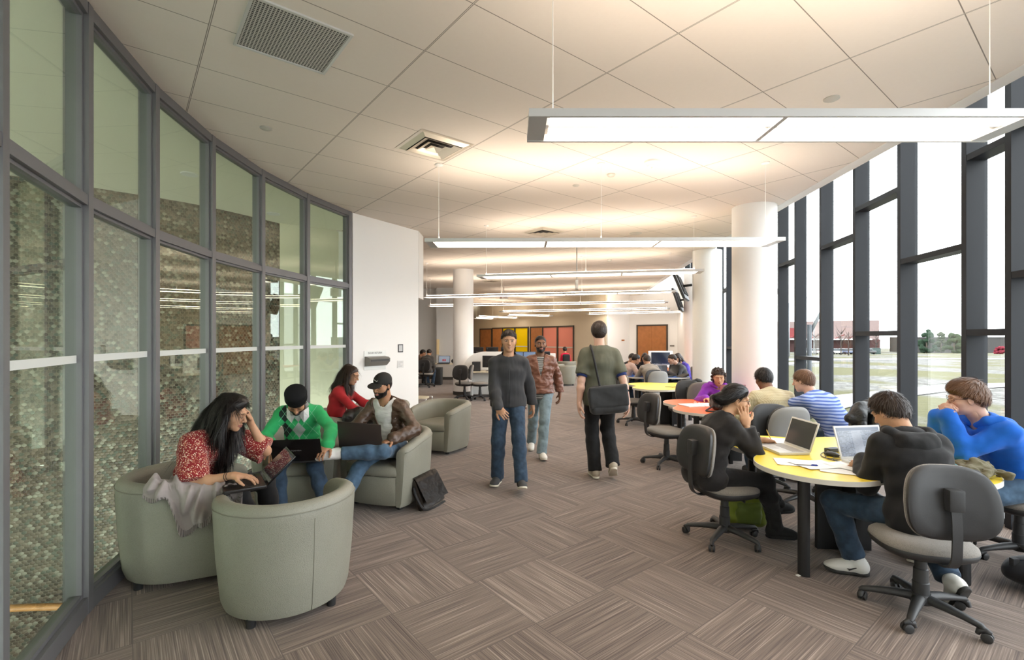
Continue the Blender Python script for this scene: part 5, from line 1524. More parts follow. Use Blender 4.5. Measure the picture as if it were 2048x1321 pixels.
# ------------------------------------------------------------------ man with the turban and green argyle sweater
def col_argyle(n, v):
    x, y, z = n.sep(v)
    # front of the chest only: diamonds in a 0.11 x 0.16 lattice
    u = n.math('ADD', n.math('MULTIPLY', x, .95), n.math('MULTIPLY', y, .31)); u = n.math('ADD', u, 0.02)
    a = n.math('ADD', n.math('DIVIDE', u, .12), n.math('DIVIDE', z, .17)); b = n.math('SUBTRACT', n.math('DIVIDE', u, .12), n.math('DIVIDE', z, .17))
    fa = n.math('FRACT', n.math('ADD', a, 20)); fb = n.math('FRACT', n.math('ADD', b, 20)); ia = n.math('FLOOR', n.math('ADD', a, 20)); ib = n.math('FLOOR', n.math('ADD', b, 20))
    lines = n.math('MAXIMUM', n.math('LESS_THAN', n.math('ABSOLUTE', n.math('SUBTRACT', fa, .5)), .022), n.math('LESS_THAN', n.math('ABSOLUTE', n.math('SUBTRACT', fb, .5)), .022))
    par = n.math('MODULO', n.math('ADD', ia, ib), 4)
    front = n.math('LESS_THAN', n.math('ABSOLUTE', u), 0.17)
    g_ = (0.035, 0.42, 0.135, 1)
    dark = n.math('MULTIPLY', n.math('LESS_THAN', n.math('ABSOLUTE', n.math('SUBTRACT', par, 1)), .3), n.math('LESS_THAN', u, -.05)); grey = n.math('MULTIPLY', n.math('LESS_THAN', n.math('ABSOLUTE', n.math('SUBTRACT', par, 3)), .3), n.math('GREATER_THAN', 0.95, n.math('ABSOLUTE', par)))
    grey = n.math('LESS_THAN', n.math('ABSOLUTE', n.math('SUBTRACT', par, 3)), .3)
    c = n.mix(n.math('MULTIPLY', grey, front), g_, (0.42, 0.46, 0.43, 1)); c = n.mix(n.math('MULTIPLY', dark, front), c, (0.02, 0.035, 0.03, 1))
    return n.mix(n.math('MULTIPLY', lines, n.math('MULTIPLY', front, .8)), c, (0.25, 0.60, 0.38, 1))
M_ARG = cloth('green argyle knit', None, 0.7, colfn=col_argyle, wscale=11)
p = Person((-2.10, 4.86), D(193), 'seated person in a black turban and green argyle sweater looking down at a laptop', seat=.44, lean=(8, 26, 46), neck=60, head=(6, 50, 0), skin=SK_BROWN, res=.0095,
           hl=X([-1.66, 4.36, .70]), hr=X([-2.14, 4.36, .66]), pl=(.9, .2, -.3), pr=(-.9, .3, -.3), fl=X([-1.66, 4.36, .09]), fr=X([-2.06, 4.30, .09]), kl=(.1, -1, .9), kr=(-.1, -1, .9), hipz=.55)
p.hairm = H_BLACK
p.body(hands={'l': dict(f=(-.35, -.75, -.55), n=(-.3, .3, -.9), curl=(.5, .6, .4), fore=.3), 'r': dict(f=(.3, -.8, -.4), n=(0, .2, -1), curl=(.4, .4, .3), fore=.3)})
beard(p, H_BLACK)
h = Imp(); T = p.H; c = p.HR
h.ell(T(0,-.012,.058), (.098,.112,.080), c, k=.02); h.ell(T(0,-.020,.108), (.098,.104,.044), c, k=.02); h.cut(lambda P: (.030+.06*p.hl_(P)[:,1]-p.hl_(P)[:,2]))
def m_turban():
    n = NT('black turban cloth'); v = n.obj(); x, y, z = n.sep(v)
    w = n.math('FRACT', n.math('MULTIPLY', n.math('ADD', z, n.math('MULTIPLY', x, .45)), 55))
    return n.bsdf((0.008, 0.008, 0.009, 1), .8, 0, n.bump(w, .6, .006), .2)
p.add('turban', h, .004, m_turban())
p.top(M_ARG, .020, 1.0, name='sweater', cuff=.014, neck_r=.066, vneck=.065, wr=.0035, wf=32)
im = Imp(); p.torso(im, .006, hips=False); im.cut(lambda P: (p.chest[2]-.04)-P[:,2]); p.add('shirt', im, .009, M_WTEE)
collar(p, M_WTEE, .074, .055, .034)
for w in 'lr':
    im = Imp(); a_, b_ = (p.ell, p.wrl) if w == 'l' else (p.elr, p.wrr); d_ = nrm(b_-a_); im.cone(b_-d_*.03, b_+d_*.022, .039, .040, flat=3); p.add('shirt_cuff', im, .005, M_WTEE)
p.trousers(M_JEANS); p.shoe('l', [M_SHD, M_SOLED]); p.shoe('r', [M_SHD, M_SOLED])
bm = bmesh.new(); O = p.loc; fr = p.tF-p.spd*(p.tF@p.spd); fr = nrm(fr)
for s_ in (-1, 1):
    q_ = [p.neckb+p.tR*a*s_+fr*b+p.spd*c_-O for a, b, c_ in ((.012,.088,.020),(.060,.070,.055),(.098,.020,.045),(.100,.085,-.030),(.055,.128,-.060))]
    bm.faces.new([bm.verts.new(Vector(x_)) for x_ in q_])
bmesh.ops.solidify(bm, geom=bm.faces[:], thickness=.004); obj('collar_flaps', bm, M_WTEE, p.root)
laptop(-1.90, 4.30, .545, D(190), 122, 'black laptop with lettering on its lid, on the lap of the person in the turban', .42, .26, MBLACK, MLID_BK, MSCR_BLK, logo='TOSHIBA', txt_mat=simple('grey lettering', (0.12, 0.12, 0.12), .4))

# ------------------------------------------------------------------ man with the black cap and leather jacket
p = Person((-1.25, 4.93), D(163), 'seated person in a black cap, leather jacket and white tee, ankle on knee', seat=.44, lean=(-4, 6, 22), neck=28, head=(-6, 14, -8), skin=SK_BROWN, res=.0095,
           hl=X([-1.13, 4.58, .70]), hr=X([-1.48, 4.60, .66]), pl=(.9, .3, -.3), pr=(-.9, .3, -.4), fl=X([-1.60, 4.42, .60]), fr=X([-1.56, 4.34, .09]), kl=(1.0, -.7, .12), kr=(-.15, -1, .8), hipz=.545)
p.hair(S_BLACK, .005, (-.012, .78), name='hair', n_str=0)
p.body(hands={'l': dict(f=(-.75, -.55, -.25), n=(-.25, -.1, -.95), curl=(.35, .45, .3), fore=.4), 'r': dict(f=(.3, -.8, -.3), n=(0, .2, -1), fore=.3)})
beard(p, H_BLACK, d=.003)
h = Imp(); T = p.H; c = p.HR
h.ell(T(0,-.012,.055), (.083,.103,.078), c, k=.02); h.cut(lambda P: (.040-.02*p.hl_(P)[:,1]-p.hl_(P)[:,2])); 
MCAP = simple('black cap cotton', (0.013, 0.012, 0.011), .85, bump=.2, bscale=300)
cap = p.add('cap', h, .004, MCAP)
h = Imp(); h.ell(T(0,.115,.040), (.072,.065,.010), c@np.array(Matrix.Rotation(-.15, 3, 'X')), k=.02); h.cut(lambda P: (.065-p.hl_(P)[:,1])); p.add('cap_brim', h, .004, MCAP)
bm = bmesh.new(); O = Vector(p.loc)
sw = [(-.020,.004),(-.013,-.004),(-.006,-.0065),(.004,-.003),(.016,.003),(.028,.010)]
tube(bm, [Vector(T(u, .0925-.35*u*u/.09*.2, .085+w_))-O for u, w_ in sw], [.0010,.0032,.0036,.0024,.0014,.0005], 6); obj('cap_emblem', bm, M_WTEE, cap, 3.2)
p.top(M_WTEE, .010, .5, name='shirt', neck_r=.064, vneck=.07, arms='', hips=True)
# open leather jacket: torso shell with the front cut away
def jacket_open(p, mat, width, g=.026, slant=.0, grow=.5, hem=None, name='jacket', res=None, hz=None, wr=.004, cuff=.012, zmax=0.0):
    im = Imp(); p.torso(im, g, hips=False)
    for w in 'lr': p.arm(im, w, g*.7, 1.0, wr=cuff)
    if hem is not None: im.cone(p.P+p.U*hem[0], p.P+p.U*.1, (.15*p.sc+g+hem[1]), .14*p.sc+g, .04, .74, p.Rt)
    im.wrinkle(wr, 34, 8)
    ax = nrm(p.neckb-p.waist)
    def open_(P):
        q = P-p.chest; lx = np.abs(q@p.tR-slant*(q@ax)); f = q@p.tF
        wz = width*(1.0+grow*(q@ax)/.2)
        return np.minimum(wz-lx, f-.02)*1.0
    im.cut(lambda P: open_(P))
    nb = p.neckb; up = nrm(p.neckt-p.neckb)
    im.cone(nb-up*.02, nb+up*.14, .066, .09, .004, sub=True)
    hz = hz if hz is not None else p.P[2]-.02
    im.cut(lambda P: hz-P[:,2])
    return p.add(name, im, res or p.res, mat)
jacket_open(p, M_LEA, .085, slant=.10)
collar(p, M_LEA, .075, .04, .02)
im = Imp(); d_ = nrm(p.wrl-p.ell); im.cone(p.wrl+d_*.004, p.wrl+d_*.026, .036, .036, flat=3); o = p.add('watch', im, .0035, M_GOLD)
p.trousers(M_JEANS2, upto=.90)
# white sock of the raised foot, and the other shoe
im = Imp(); im.chain([p.anl+X([.06,.0,.0]), p.anl, p.anl+X([-.06,-.04,.005]), p.anl+X([-.13,-.07,.0]), p.anl+X([-.18,-.085,-.005])], [.046,.048,.046,.042,.030], .03); im.wrinkle(.002, 40, 2); p.add('sock_foot', im, .006, M_SOCK)
im = Imp(); im.cone(p.knl+(p.anl-p.knl)*.88, p.anl, .045, .045, flat=0); p.add('sock', im, .007, M_SOCK)
p.shoe('r', [M_SHD, M_SOLED])
laptop(-1.41, 4.50, .610, D(176), 108, 'dark brown laptop held on the raised leg of the person in the black cap', .41, .27, MLID_BR, MLID_BR, MSCR_BLK, tilt=(0, -.07))

# ------------------------------------------------------------------ woman in the red sweater behind
p = Person((-2.30, 6.30), D(-92), 'seated person in a dark red sweater with long dark hair, seen from the side', seat=.44, lean=(4, 12, 24), neck=30, head=(-4, 20, 0), female=True, skin=SK_TAN, res=.012,
           hr=X([-1.80, 6.2, .66]), hl=X([-1.75, 6.4, .68]), hipz=.545)
p.hair(H_DBROWN, .007, (.012, .84), flow='long', length=.045)
hh = Imp(); T = p.H; hh.chain([T(0,-.06,.06), T(0,-.09,-.04), p.neckb-p.F*.09+p.U*.0, p.neckb-p.F*.12-p.U*.2], [.072,.068,.06,.03], .04)
for sg in (-1, 1): hh.chain([T(sg*.062,-.01,.05), T(sg*.075,-.01,-.04), T(sg*.06,.03,-.15), T(sg*.05,.05,-.28)], [.028,.028,.026,.012], .03)
hh.wrinkle(.002, 60, 2); p.addhair('long_hair', hh, .008, H_DBROWN, 'long', 4000, .12, .0015, .04)
p.body(fine=.005, hands={'r': dict(f=(.9, .1, -.2), n=(0, 0, -1)), 'l': dict(f=(.9, .1, -.2), n=(0, 0, -1))})
p.top(M_RED, .020, .9, name='sweater', neck_r=.07); p.trousers(M_BLKP); p.shoe('l', [M_SHD, M_SOLED]); p.shoe('r', [M_SHD, M_SOLED])
im = Imp(); im.chain([X([-2.02,6.0,.66]), X([-1.90,6.02,.69]), X([-1.74,6.03,.67])], [.10,.09,.07], .05); im.chain([X([-1.78,6.02,.70]), X([-1.60,6.03,.70]), X([-1.46,6.05,.66])], [.055,.05,.04], .04); im.wrinkle(.012, 22, 3)
o = imp_obj('folded_coat', im, .010, m_leather('black padded nylon', (0.014, 0.012, 0.011))); tag(o, 'black padded coat bundled on the lap of the person in the red sweater', 'coat')
# ------------------------------------------------------------------ woman with glasses and black jacket
p = Person((1.61, 3.98), D(-78), 'seated person in glasses and a black jacket, cheek in hand, smiling', seat=.47, lean=(6, 20, 34), neck=38, head=(-22, 10, 4), female=True, skin=SK_OLIVE, res=.009,
           hr=lambda C, F, R, U: C+F*.015+R*.105-U*.175, hl=X([2.16, 4.14, .785]), pr=(-.45, -.3, -.8), pl=(-.1, .7, -.6), fr=X([2.17, 3.98, .10]), fl=X([2.52, 4.30, .12]), kr=(1, -.1, .9), kl=(1, .3, .9), hipz=.530)
def bun(h):
    T = p.H; h.ell(T(-.0,-.115,-.005), (.045,.045,.045), p.HR, k=.03); h.ell(T(0,-.06,-.06), (.055,.045,.05), p.HR, k=.04)
p.hair(H_BLACK, .010, (.012, .72), extra=bun, top=.006, flow='back', length=.05)
p.body(smile=1.0, lips=LIPS_P, hands={'r': dict(f=(-.10, .16, .98), n=(.25, .96, .05), curl=(.12, .2, .25), fore=.8, spread=.2), 'l': dict(f=(.85, .1, -.2), n=(0, -.3, -1), curl=(.9, .9, .5), fore=.75)})
glasses(p, M_GLS)
p.top(M_BLKJ, .034, .93, name='jacket', neck_r=.068, neck_drop=.03, wr=.005, wf=26, cuff=.012)
collar(p, M_BLKJ, .070, .045, .022)
p.trousers(M_BLKP, bot=.012, g=.012, upto=.6)
for w in 'lr':
    im = Imp(); a_, b_ = (p.knl, p.anl) if w == 'l' else (p.knr, p.anr); im.cone(a_+(b_-a_)*.25, b_, .063, .052, .02, flat=2); im.wrinkle(.006, 45, 6); p.add('boot_shaft', im, .007, M_SUEDE)
p.shoe('r', [M_SUEDE, M_SUEDE], d=(.95, -.15, 0), boot=True); p.shoe('l', [M_SUEDE, M_SUEDE], d=(.9, .3, 0), boot=True)
im = Imp()
tip = p.wrl+X([.075, .0, .0])
bm = bmesh.new(); tube(bm, [Vector(tip+X([.0, -.0, -.035])), Vector(tip+X([-.04, .03, .08]))], .004, 8)
o = obj('pen', bm, simple('yellow pencil', (.6, .45, .1), .4)); tag(o, 'slim pen held in the hand of the person with glasses', 'pen')

# ------------------------------------------------------------------ boy in the black hoodie
p = Person((2.55, 3.02), D(-10), 'seated person in a black hoodie seen from behind, at the near yellow table', seat=.47, lean=(4, 16, 32), neck=46, head=(30, 30, 0), skin=SK_TAN, res=.009,
           hl=X([2.47, 3.40, .79]), hr=X([2.76, 3.46, .80]), pl=(-.35, -.2, -.9), pr=(.8, -.3, -.6), fl=X([2.40, 3.38, .10]), fr=X([2.74, 3.02, .13]), kl=(-.6, .8, .7), kr=(.4, 1, .2), hipz=.545, sc=1.02)
p.hair(S_DBROWN, .013, (-.004, .82), rough=.002, top=.01, back=.004)
p.body(hands={'l': dict(f=(.2, .9, -.2), n=(.2, 0, -1)), 'r': dict(f=(-.1, .95, -.2), n=(0, 0, -1))})
p.top(M_BLK, .030, 1.0, name='hoodie', neck_r=.070, wr=.006, wf=24, cuff=.010, hips=True)
hood(p, M_BLK, big=1.1)
p.trousers(M_JEANS, bot=.020, g=.016, upto=.93)
sh = [M_SHW, M_SOLED]; o = p.shoe('l', sh, d=(-.92, .38, 0), sc=1.06)
bm = bmesh.new(); an = Vector(p.anl-p.loc); dd = Vector((-.92, .38, 0)).normalized(); sd_ = Vector((dd.y, -dd.x, 0))
if sd_.y > 0: sd_ = -sd_
P = [an+dd*a+sd_*b+Vector((0, 0, c-.09)) for a, b, c in ((.085,.040,.052),(.045,.045,.040),(.030,.046,.036),(.05,.047,.036),(.005,.043,.055),(-.015,.040,.062))]
tube(bm, P[:2]+P[3:4]+P[4:], [.001,.005,.006,.004,.001], 6); obj('shoe_emblem', bm, MBLACK, o, 3.2)
p.shoe('r', [M_SHW, M_SOLED], d=(.25, .75, -1.1), up=(-.1, 1, .6), sc=1.06)
im = Imp(); im.cone(p.anl+p.U*.02, p.anl+p.U*.10, .040, .042); p.add("sock", im, .008, MDARK)

# ------------------------------------------------------------------ boy in the blue hoodie
p = Person((3.74, 3.60), D(84), 'seated person in a royal blue hoodie and glasses, hands at the mouth', seat=.47, lean=(10, 28, 42), neck=44, head=(-20, 8, 0), skin=SK_PINK, res=.009,
           hl=lambda C, F, R, U: C+F*.15-R*.035-U*.125, hr=lambda C, F, R, U: C+F*.16+R*.045-U*.135, pl=(0, -.15, -1), pr=(0, .2, -1), fl=X([3.05, 3.62, .10]), fr=X([3.10, 3.80, .10]), hipz=.575, sc=1.05, headoff=(.0, 0, .01))
p.hair(S_BROWN, .024, (.002, .66), rough=.001, top=.016, back=.012)
p.body(lips=LIPS_P, hands={'l': dict(f=(.15, .45, .85), n=(.75, .3, -.3), curl=(1.1, 1.2, .7), thumb=.6, fore=.3), 'r': dict(f=(.2, -.35, .85), n=(.7, -.4, -.2), curl=(1.0, 1.0, .6), fore=.3)})
glasses(p, M_GLS)
p.top(M_BLUE, .034, 1.0, name='hoodie', neck_r=.070, wr=.006, wf=22, cuff=.006, neck_drop=.01)
hood(p, M_BLUE, big=1.15)
im = Imp()
for sg in (-1, 1): im.chain([p.neckb+p.tF*.05+p.tR*sg*.05, p.neckb-p.tF*.02+p.tR*sg*.075+p.U*.025, p.neckb-p.tF*.075+p.U*.03], [.014,.016,.014], .02)
p.add('hood_lining', im, .006, simple('heather grey lining', (.42,.42,.43), .9))
p.trousers(M_JEANS2, bot=.02, g=.016); p.shoe('l', [M_SHW, M_SOLEW], d=(-.6, -.5, 0)); p.shoe('r', [M_SHW, M_SOLEW], d=(-.8, -.3, 0))

# ------------------------------------------------------------------ beige checked shirt, from behind
p = Person((3.03, 5.46), D(2), 'seated person in a beige checked shirt seen from behind', shw=.178, lean=(10, 26, 40), neck=44, head=(4, 22, 0), skin=SK_DARK, res=.011,
           hl=X([2.70, 5.93, .80]), hr=X([3.24, 5.93, .80]), pl=(-.6, -.2, -.8), pr=(.6, -.2, -.8), hipz=.555, sc=1.06)
p.hair(S_BLACK, .012, (-.014, .80), rough=.002, back=.004)
p.body(fine=.005)
p.top(M_PLAID, .026, 1.0, name='shirt', neck_r=.062, wr=.006, wf=24); collar(p, M_PLAID, .066, .04, .018)
p.trousers(M_JEANS); p.shoe('l', [M_SHD, M_SOLED]); p.shoe('r', [M_SHD, M_SOLED])

# ------------------------------------------------------------------ blue striped shirt, leaning
p = Person((3.56, 5.20), D(20), 'seated person in a blue striped shirt leaning over the table', lean=(16, 32, 46), neck=40, head=(20, 12, 0), skin=SK_PINK, res=.011,
           hl=X([3.10, 5.88, .80]), hr=X([3.42, 5.98, .80]), side=-.24, pl=(-1, 0, -.4), pr=(1, 0, -.5), hipz=.575, sc=1.05)
p.hair(S_BROWN, .011, (-.010, .80), rough=.002)
p.body(fine=.005)
p.top(M_STRIPE, .030, .62, name='shirt', neck_r=.064, wr=.006, wf=20); collar(p, M_NAVY, .066, .03, .014)
p.trousers(M_JEANS); p.shoe('l', [M_SHD, M_SOLED]); p.shoe('r', [M_SHD, M_SOLED])

# ------------------------------------------------------------------ purple hoodie
p = Person((3.10, 7.52), D(176), 'seated person in a purple hoodie with curly hair, behind a laptop at the orange table', lean=(14, 36, 52), neck=50, head=(-14, 14, 4), female=True, skin=SK_OLIVE, res=.011,
           hl=X([3.32, 7.05, .80]), hr=X([2.80, 6.98, .79]), pl=(.6, .2, -.8), pr=(-.6, .2, -.8), hipz=.545)
def curls(h):
    T = p.H; r_ = random.Random(4)
    for k in range(46):
        a = r_.uniform(0, PI*2); u = r_.uniform(-.7, 1); q = math.sqrt(max(0, 1-u*u)); d_ = X([q*math.cos(a), q*math.sin(a), u])
        if d_[1] > .35 and d_[2] < .55: continue
        c_ = T(d_[0]*.092, d_[1]*.10-.02, .035+d_[2]*.092); h.ell(c_, (.022, .022, .022), None, k=.008)
    for k in range(12): h.ell(T(r_.uniform(-.085,.085), -.06-r_.random()*.05, r_.uniform(-.10,-.02)), (.026,)*3, None, k=.01)
p.hair(H_DBROWN, .012, (.006, .80), rough=.004, extra=None, n_str=900)
hh = Imp(); curls(hh); hh.wrinkle(.003, 110, 4); p.add('curls', hh, .006, H_DBROWN)
p.body(fine=.0045, hands={'l': dict(f=(0, -1, -.1), n=(0, 0, -1)), 'r': dict(f=(.2, -1, -.1), n=(0, 0, -1))})
p.top(M_PURP, .028, 1.0, name='hoodie', neck_r=.072, wr=.005, wf=26); hood(p, M_PURP, big=1.0)
p.trousers(M_BLKP); p.shoe('l', [M_SHD, M_SOLED]); p.shoe('r', [M_SHD, M_SOLED])

# ------------------------------------------------------------------ walkers
p = Person((-.04, 5.52), D(184), 'standing person walking forward in a charcoal jacket and blue jeans', seated=False, sc=1.035, lean=(2, 0, 4), neck=14, head=(0, 4, 0), skin=SK_TAN, res=.010,
           hr=X([-.15, 5.24, .90]), hl=X([.24, 5.66, .87]), pr=(-.5, .8, -.1), pl=(.3, .9, 0), fr=X([-.165, 5.50, .095]), fl=X([.10, 5.20, .12]), kr=(-.05, -1, 0), kl=(.05, -1, .1), hipz=.93)
def tuft(h):
    T = p.H; h.ell(T(.01,.04,.125), (.055,.05,.022), p.HR, k=.03)
p.hair(S_DBROWN, .013, (.018, .74), rough=.002, top=.0, length=.018)
p.body(smile=1.0, look_open=True, wide=1.05, lips=simple('muted lips', (.34,.17,.12), .5), hands={'r': dict(f=(.55, -.5, -.5), n=(.3, .5, -.4), curl=(.6, .7, .4)), 'l': dict(f=(.15, .1, -1), n=(-1, 0, 0), curl=(.5, .6, .4))})
p.top(M_GREYJ, .026, 1.0, name='jacket', neck_r=.066, wr=.005, wf=22, hem=(-.03, .012), cuff=.010, qd=.74)
collar(p, M_GREYJ, .080, .055, .026)
bm = bmesh.new(); f0 = p.tF
for t in range(1):
    P = [Vector(q-p.loc) for q in (p.neckb+f0*.075-p.U*.05, p.chest+f0*.152, p.waist+f0*.150, p.P+f0*.150)]
    tube(bm, P, .003, 6)
obj('zip', bm, MBLACK, p.root, 3.2)
p.trousers(M_JEANS, bot=.022, g=.016); p.shoe('r', [M_SHD, M_SOLEW], d=(-.25, -.95, 0), sc=1.04); p.shoe('l', [M_SHD, M_SOLEW], d=(.10, -.98, 0), pitch=-.25, sc=1.04)

p = Person((.40, 6.85), D(180), 'standing person walking forward in a red-brown leather jacket and light jeans', seated=False, sc=1.0, lean=(2, 0, 4), neck=12, head=(4, 0, 0), skin=SK_DARK, res=.011,
           hr=X([.15, 6.80, .82]), hl=X([.69, 6.98, .86]), pr=(-.4, .8, 0), pl=(.4, .8, 0), fr=X([.29, 7.20, .10]), fl=X([.41, 6.62, .10]), kr=(0, -1, 0), kl=(0, -1, 0), hipz=.90)
p.hair(S_BLACK, .006, (.014, .74), rough=.001, length=.008)
p.body(fine=.004, look_open=True, hands={'r': dict(f=(0, -.1, -1), n=(1, 0, 0)), 'l': dict(f=(0, .1, -1), n=(-1, 0, 0))})
beard(p, H_BLACK, d=.002)
p.top(M_STRGR, .012, .5, name='shirt', arms='', neck_r=.062, hem=(-.08, .0))
jacket_open(p, M_LEA2, .022, g=.030, grow=1.6, hem=(.0, .012), hz=p.P[2]-.02, cuff=.014); collar(p, M_LEA2, .070, .045, .024)
p.trousers(M_JEANSL, bot=.020, g=.014); p.shoe('l', [M_SHW, M_SOLEW], d=(.2, -1, 0)); p.shoe('r', [M_SHW, M_SOLEW], d=(-.1, -1, 0), pitch=.3)

p = Person((1.04, 5.72), D(2), 'standing person walking away in a faded olive tee with a black messenger bag', seated=False, sc=1.10, lean=(0, 2, 6), neck=14, head=(-6, 4, 0), skin=SK_PINK, res=.010,
           hl=X([.78, 5.62, .89]), hr=X([1.35, 5.62, .90]), pl=(-.4, -.9, 0), pr=(.4, -.9, 0), fl=X([.985, 5.74, .105]), fr=X([1.17, 5.62, .20]), kl=(0, 1, 0), kr=(.05, 1, 0), hipz=.99)
p.hair(S_DBROWN, .011, (-.018, .86), rough=.0015, length=.014)
p.body(fine=.0045, hands={'l': dict(f=(0, .05, -1), n=(1, 0, 0), fore=1.0), 'r': dict(f=(0, .05, -1), n=(-1, 0, 0), fore=1.0)})
p.top(M_OLIVE, .024, .40, name='tshirt', neck_r=.066, wr=.006, wf=18, hem=(-.10, .01), qd=.72, flare=.018)
im = Imp()
for a_, b_ in ((p.shl, p.ell), (p.shr, p.elr)): im.cone(a_+(b_-a_)*.7, a_+(b_-a_)*.88, .064, .064, flat=3)
p.add('undershirt_sleeve', im, .006, M_NAVY)
p.trousers(M_BLKP, bot=.024, g=.018); p.shoe('l', [M_SHB, M_SOLEW], d=(-.1, 1, 0), sc=1.05); p.shoe('r', [M_SHB, M_SOLEW], d=(.1, .8, -.55), up=(0, .55, .8), sc=1.05)
# messenger bag with its strap
bag = empty('messenger_bag', (1.16, 5.50, .98), 0, 'black messenger bag slung behind the right hip of the person in the olive tee', 'bag')
im = Imp(); im.box((1.10, 5.535, .955), (.225, .075, .165), .070, np.array(Matrix.Rotation(-.10, 3, 'Y'))); im.wrinkle(.005, 18, 5)
imp_obj('pouch', im, .009, cloth('charcoal nylon', (0.045, 0.046, 0.048), 0.5, rough=.6), bag, (1.16, 5.50, .98))
im = Imp(); im.box((1.095, 5.475, .995), (.222, .026, .125), .024, np.array(Matrix.Rotation(-.10, 3, 'Y'))); im.wrinkle(.004, 22, 6)
imp_obj('flap', im, .008, cloth('charcoal nylon flap', (0.036, 0.037, 0.039), 0.5, rough=.6), bag, (1.16, 5.50, .98))
bm = bmesh.new()
P = smooth_path([(1.00,5.50,1.10),(.97,5.53,1.26),(.945,5.56,1.40),(.93,5.62,1.51),(.93,5.72,1.56),(.96,5.83,1.50),(1.14,5.88,1.30),(1.30,5.78,1.14),(1.34,5.60,1.05)], 5)
tube(bm, [q-Vector((1.16, 5.50, .98)) for q in P], .024, 8, flat=.55); obj('strap', bm, MDARK, bag, 3.2)

# ------------------------------------------------------------------ distant students
def _noop(): pass
def far(loc, yaw, label, top_m, hair_m, skin, **kw):
    lean = kw.pop('lean', (10, 26, 40)); head = kw.pop('head', (0, 22, 0)); fem = kw.pop('female', False); lng = kw.pop('long', False)
    P_ = Person(loc, D(yaw), label, lean=lean, neck=lean[2]+8, head=head, skin=skin, res=.017, female=fem, hipz=.555, **kw)
    P_.hair(hair_m, .013, (.006, .80), rough=0, n_str=500, length=.025)
    if lng:
        hh = Imp(); T = P_.H; hh.chain([T(0,-.06,.06), T(0,-.09,-.04), P_.neckb-P_.F*.09, P_.neckb-P_.F*.12-P_.U*.16], [.07,.068,.06,.03], .04)
        for sg in (-1, 1): hh.chain([T(sg*.062,-.01,.05), T(sg*.075,-.01,-.04), T(sg*.06,.03,-.15)], [.028,.028,.02], .03)
        P_.add('long_hair', hh, .010, hair_m)
    P_.body(fine=.0065); P_.top(top_m, .026, 1.0, name='sweater', neck_r=.066, res=.014)
    P_.trousers(M_JEANS, res=.015); P_.shoe('l', [M_SHD, M_SOLED], res=.011); P_.shoe('r', [M_SHD, M_SOLED], res=.011)
    return P_
M_PINKB = stripes('dusty pink striped shirt', (0.40, 0.27, 0.23), (0.50, 0.38, 0.34), 60, .5); M_GRBR = stripes('grey brown checked shirt', (0.25, 0.21, 0.17), (0.33, 0.29, 0.25), 70, .5)
far((2.78, 11.98), -78, 'distant seated person in a dusty pink shirt reaching over the blue table', M_PINKB, H_BLACK, SK_BROWN, hr=X([3.30, 11.7, .80]), hl=X([3.35, 12.1, .80]))
far((3.25, 11.25), 4, 'distant seated person in a grey-brown shirt seen from behind at the blue table', M_GRBR, H_DBROWN, SK_TAN, hr=X([3.5, 11.75, .80]), hl=X([3.1, 11.75, .8]))
far((3.05, 13.0), 200, 'distant seated person with black hair between the dusty pink shirt and the grey-brown shirt', M_BLK, S_BLACK, SK_TAN, female=True)
far((3.60, 13.1), 165, 'distant seated person with long black hair in front of the brown double door', M_BLKJ, H_BLACK, SK_TAN, female=True, long=True)
far((4.62, 12.75), 110, 'distant seated person in a violet jacket, long dark hair, left of the third column', cloth('violet jacket', (0.09, 0.06, 0.36), .6), H_DBROWN, SK_TAN, female=True, long=True)
far((4.30, 12.05), 95, 'distant seated person in a dark grey sweater at the right of the blue table', cloth('grey sweater', (0.09, 0.09, 0.095), .6), H_DBROWN, SK_PINK, hl=X([3.85, 11.9, .80]), hr=X([3.9, 12.2, .80]))
far((-2.92, 16.55), -8, 'distant seated person in a dark grey top seen from behind at the far left desk', cloth('dark grey top', (0.065, 0.06, 0.055), .6), H_BLACK, SK_BROWN, lean=(4, 18, 34), head=(0, 34, 0))
far((-3.45, 17.0), -70, 'distant person at the edge of the white wall beside the far left desk', cloth('brown top', (0.10, 0.06, 0.04), .6), H_BLACK, SK_BROWN)
p = Person((2.25, 20.2), D(10), 'small far person in a red top with a black backpack by the red glass room', hipz=.52, lean=(4, 10, 16), head=(0, 14, 0), female=True, skin=SK_TAN, res=.016)
p.hair(H_BLACK, .016, (-.02, .80), rough=0, n_str=300); p.body(fine=.009); p.top(cloth('crimson top', (0.55, 0.01, 0.05), .5), .02, 1.0); p.trousers(M_BLKP); p.shoe('l', [M_SHD, M_SOLED], res=.012); p.shoe('r', [M_SHD, M_SOLED], res=.012)
im = Imp(); im.box((2.25, 20.02, .80), (.15, .09, .19), .06); o = imp_obj('backpack', im, .015, MDARK); tag(o, 'small black backpack worn by the far person in the red top', 'backpack')
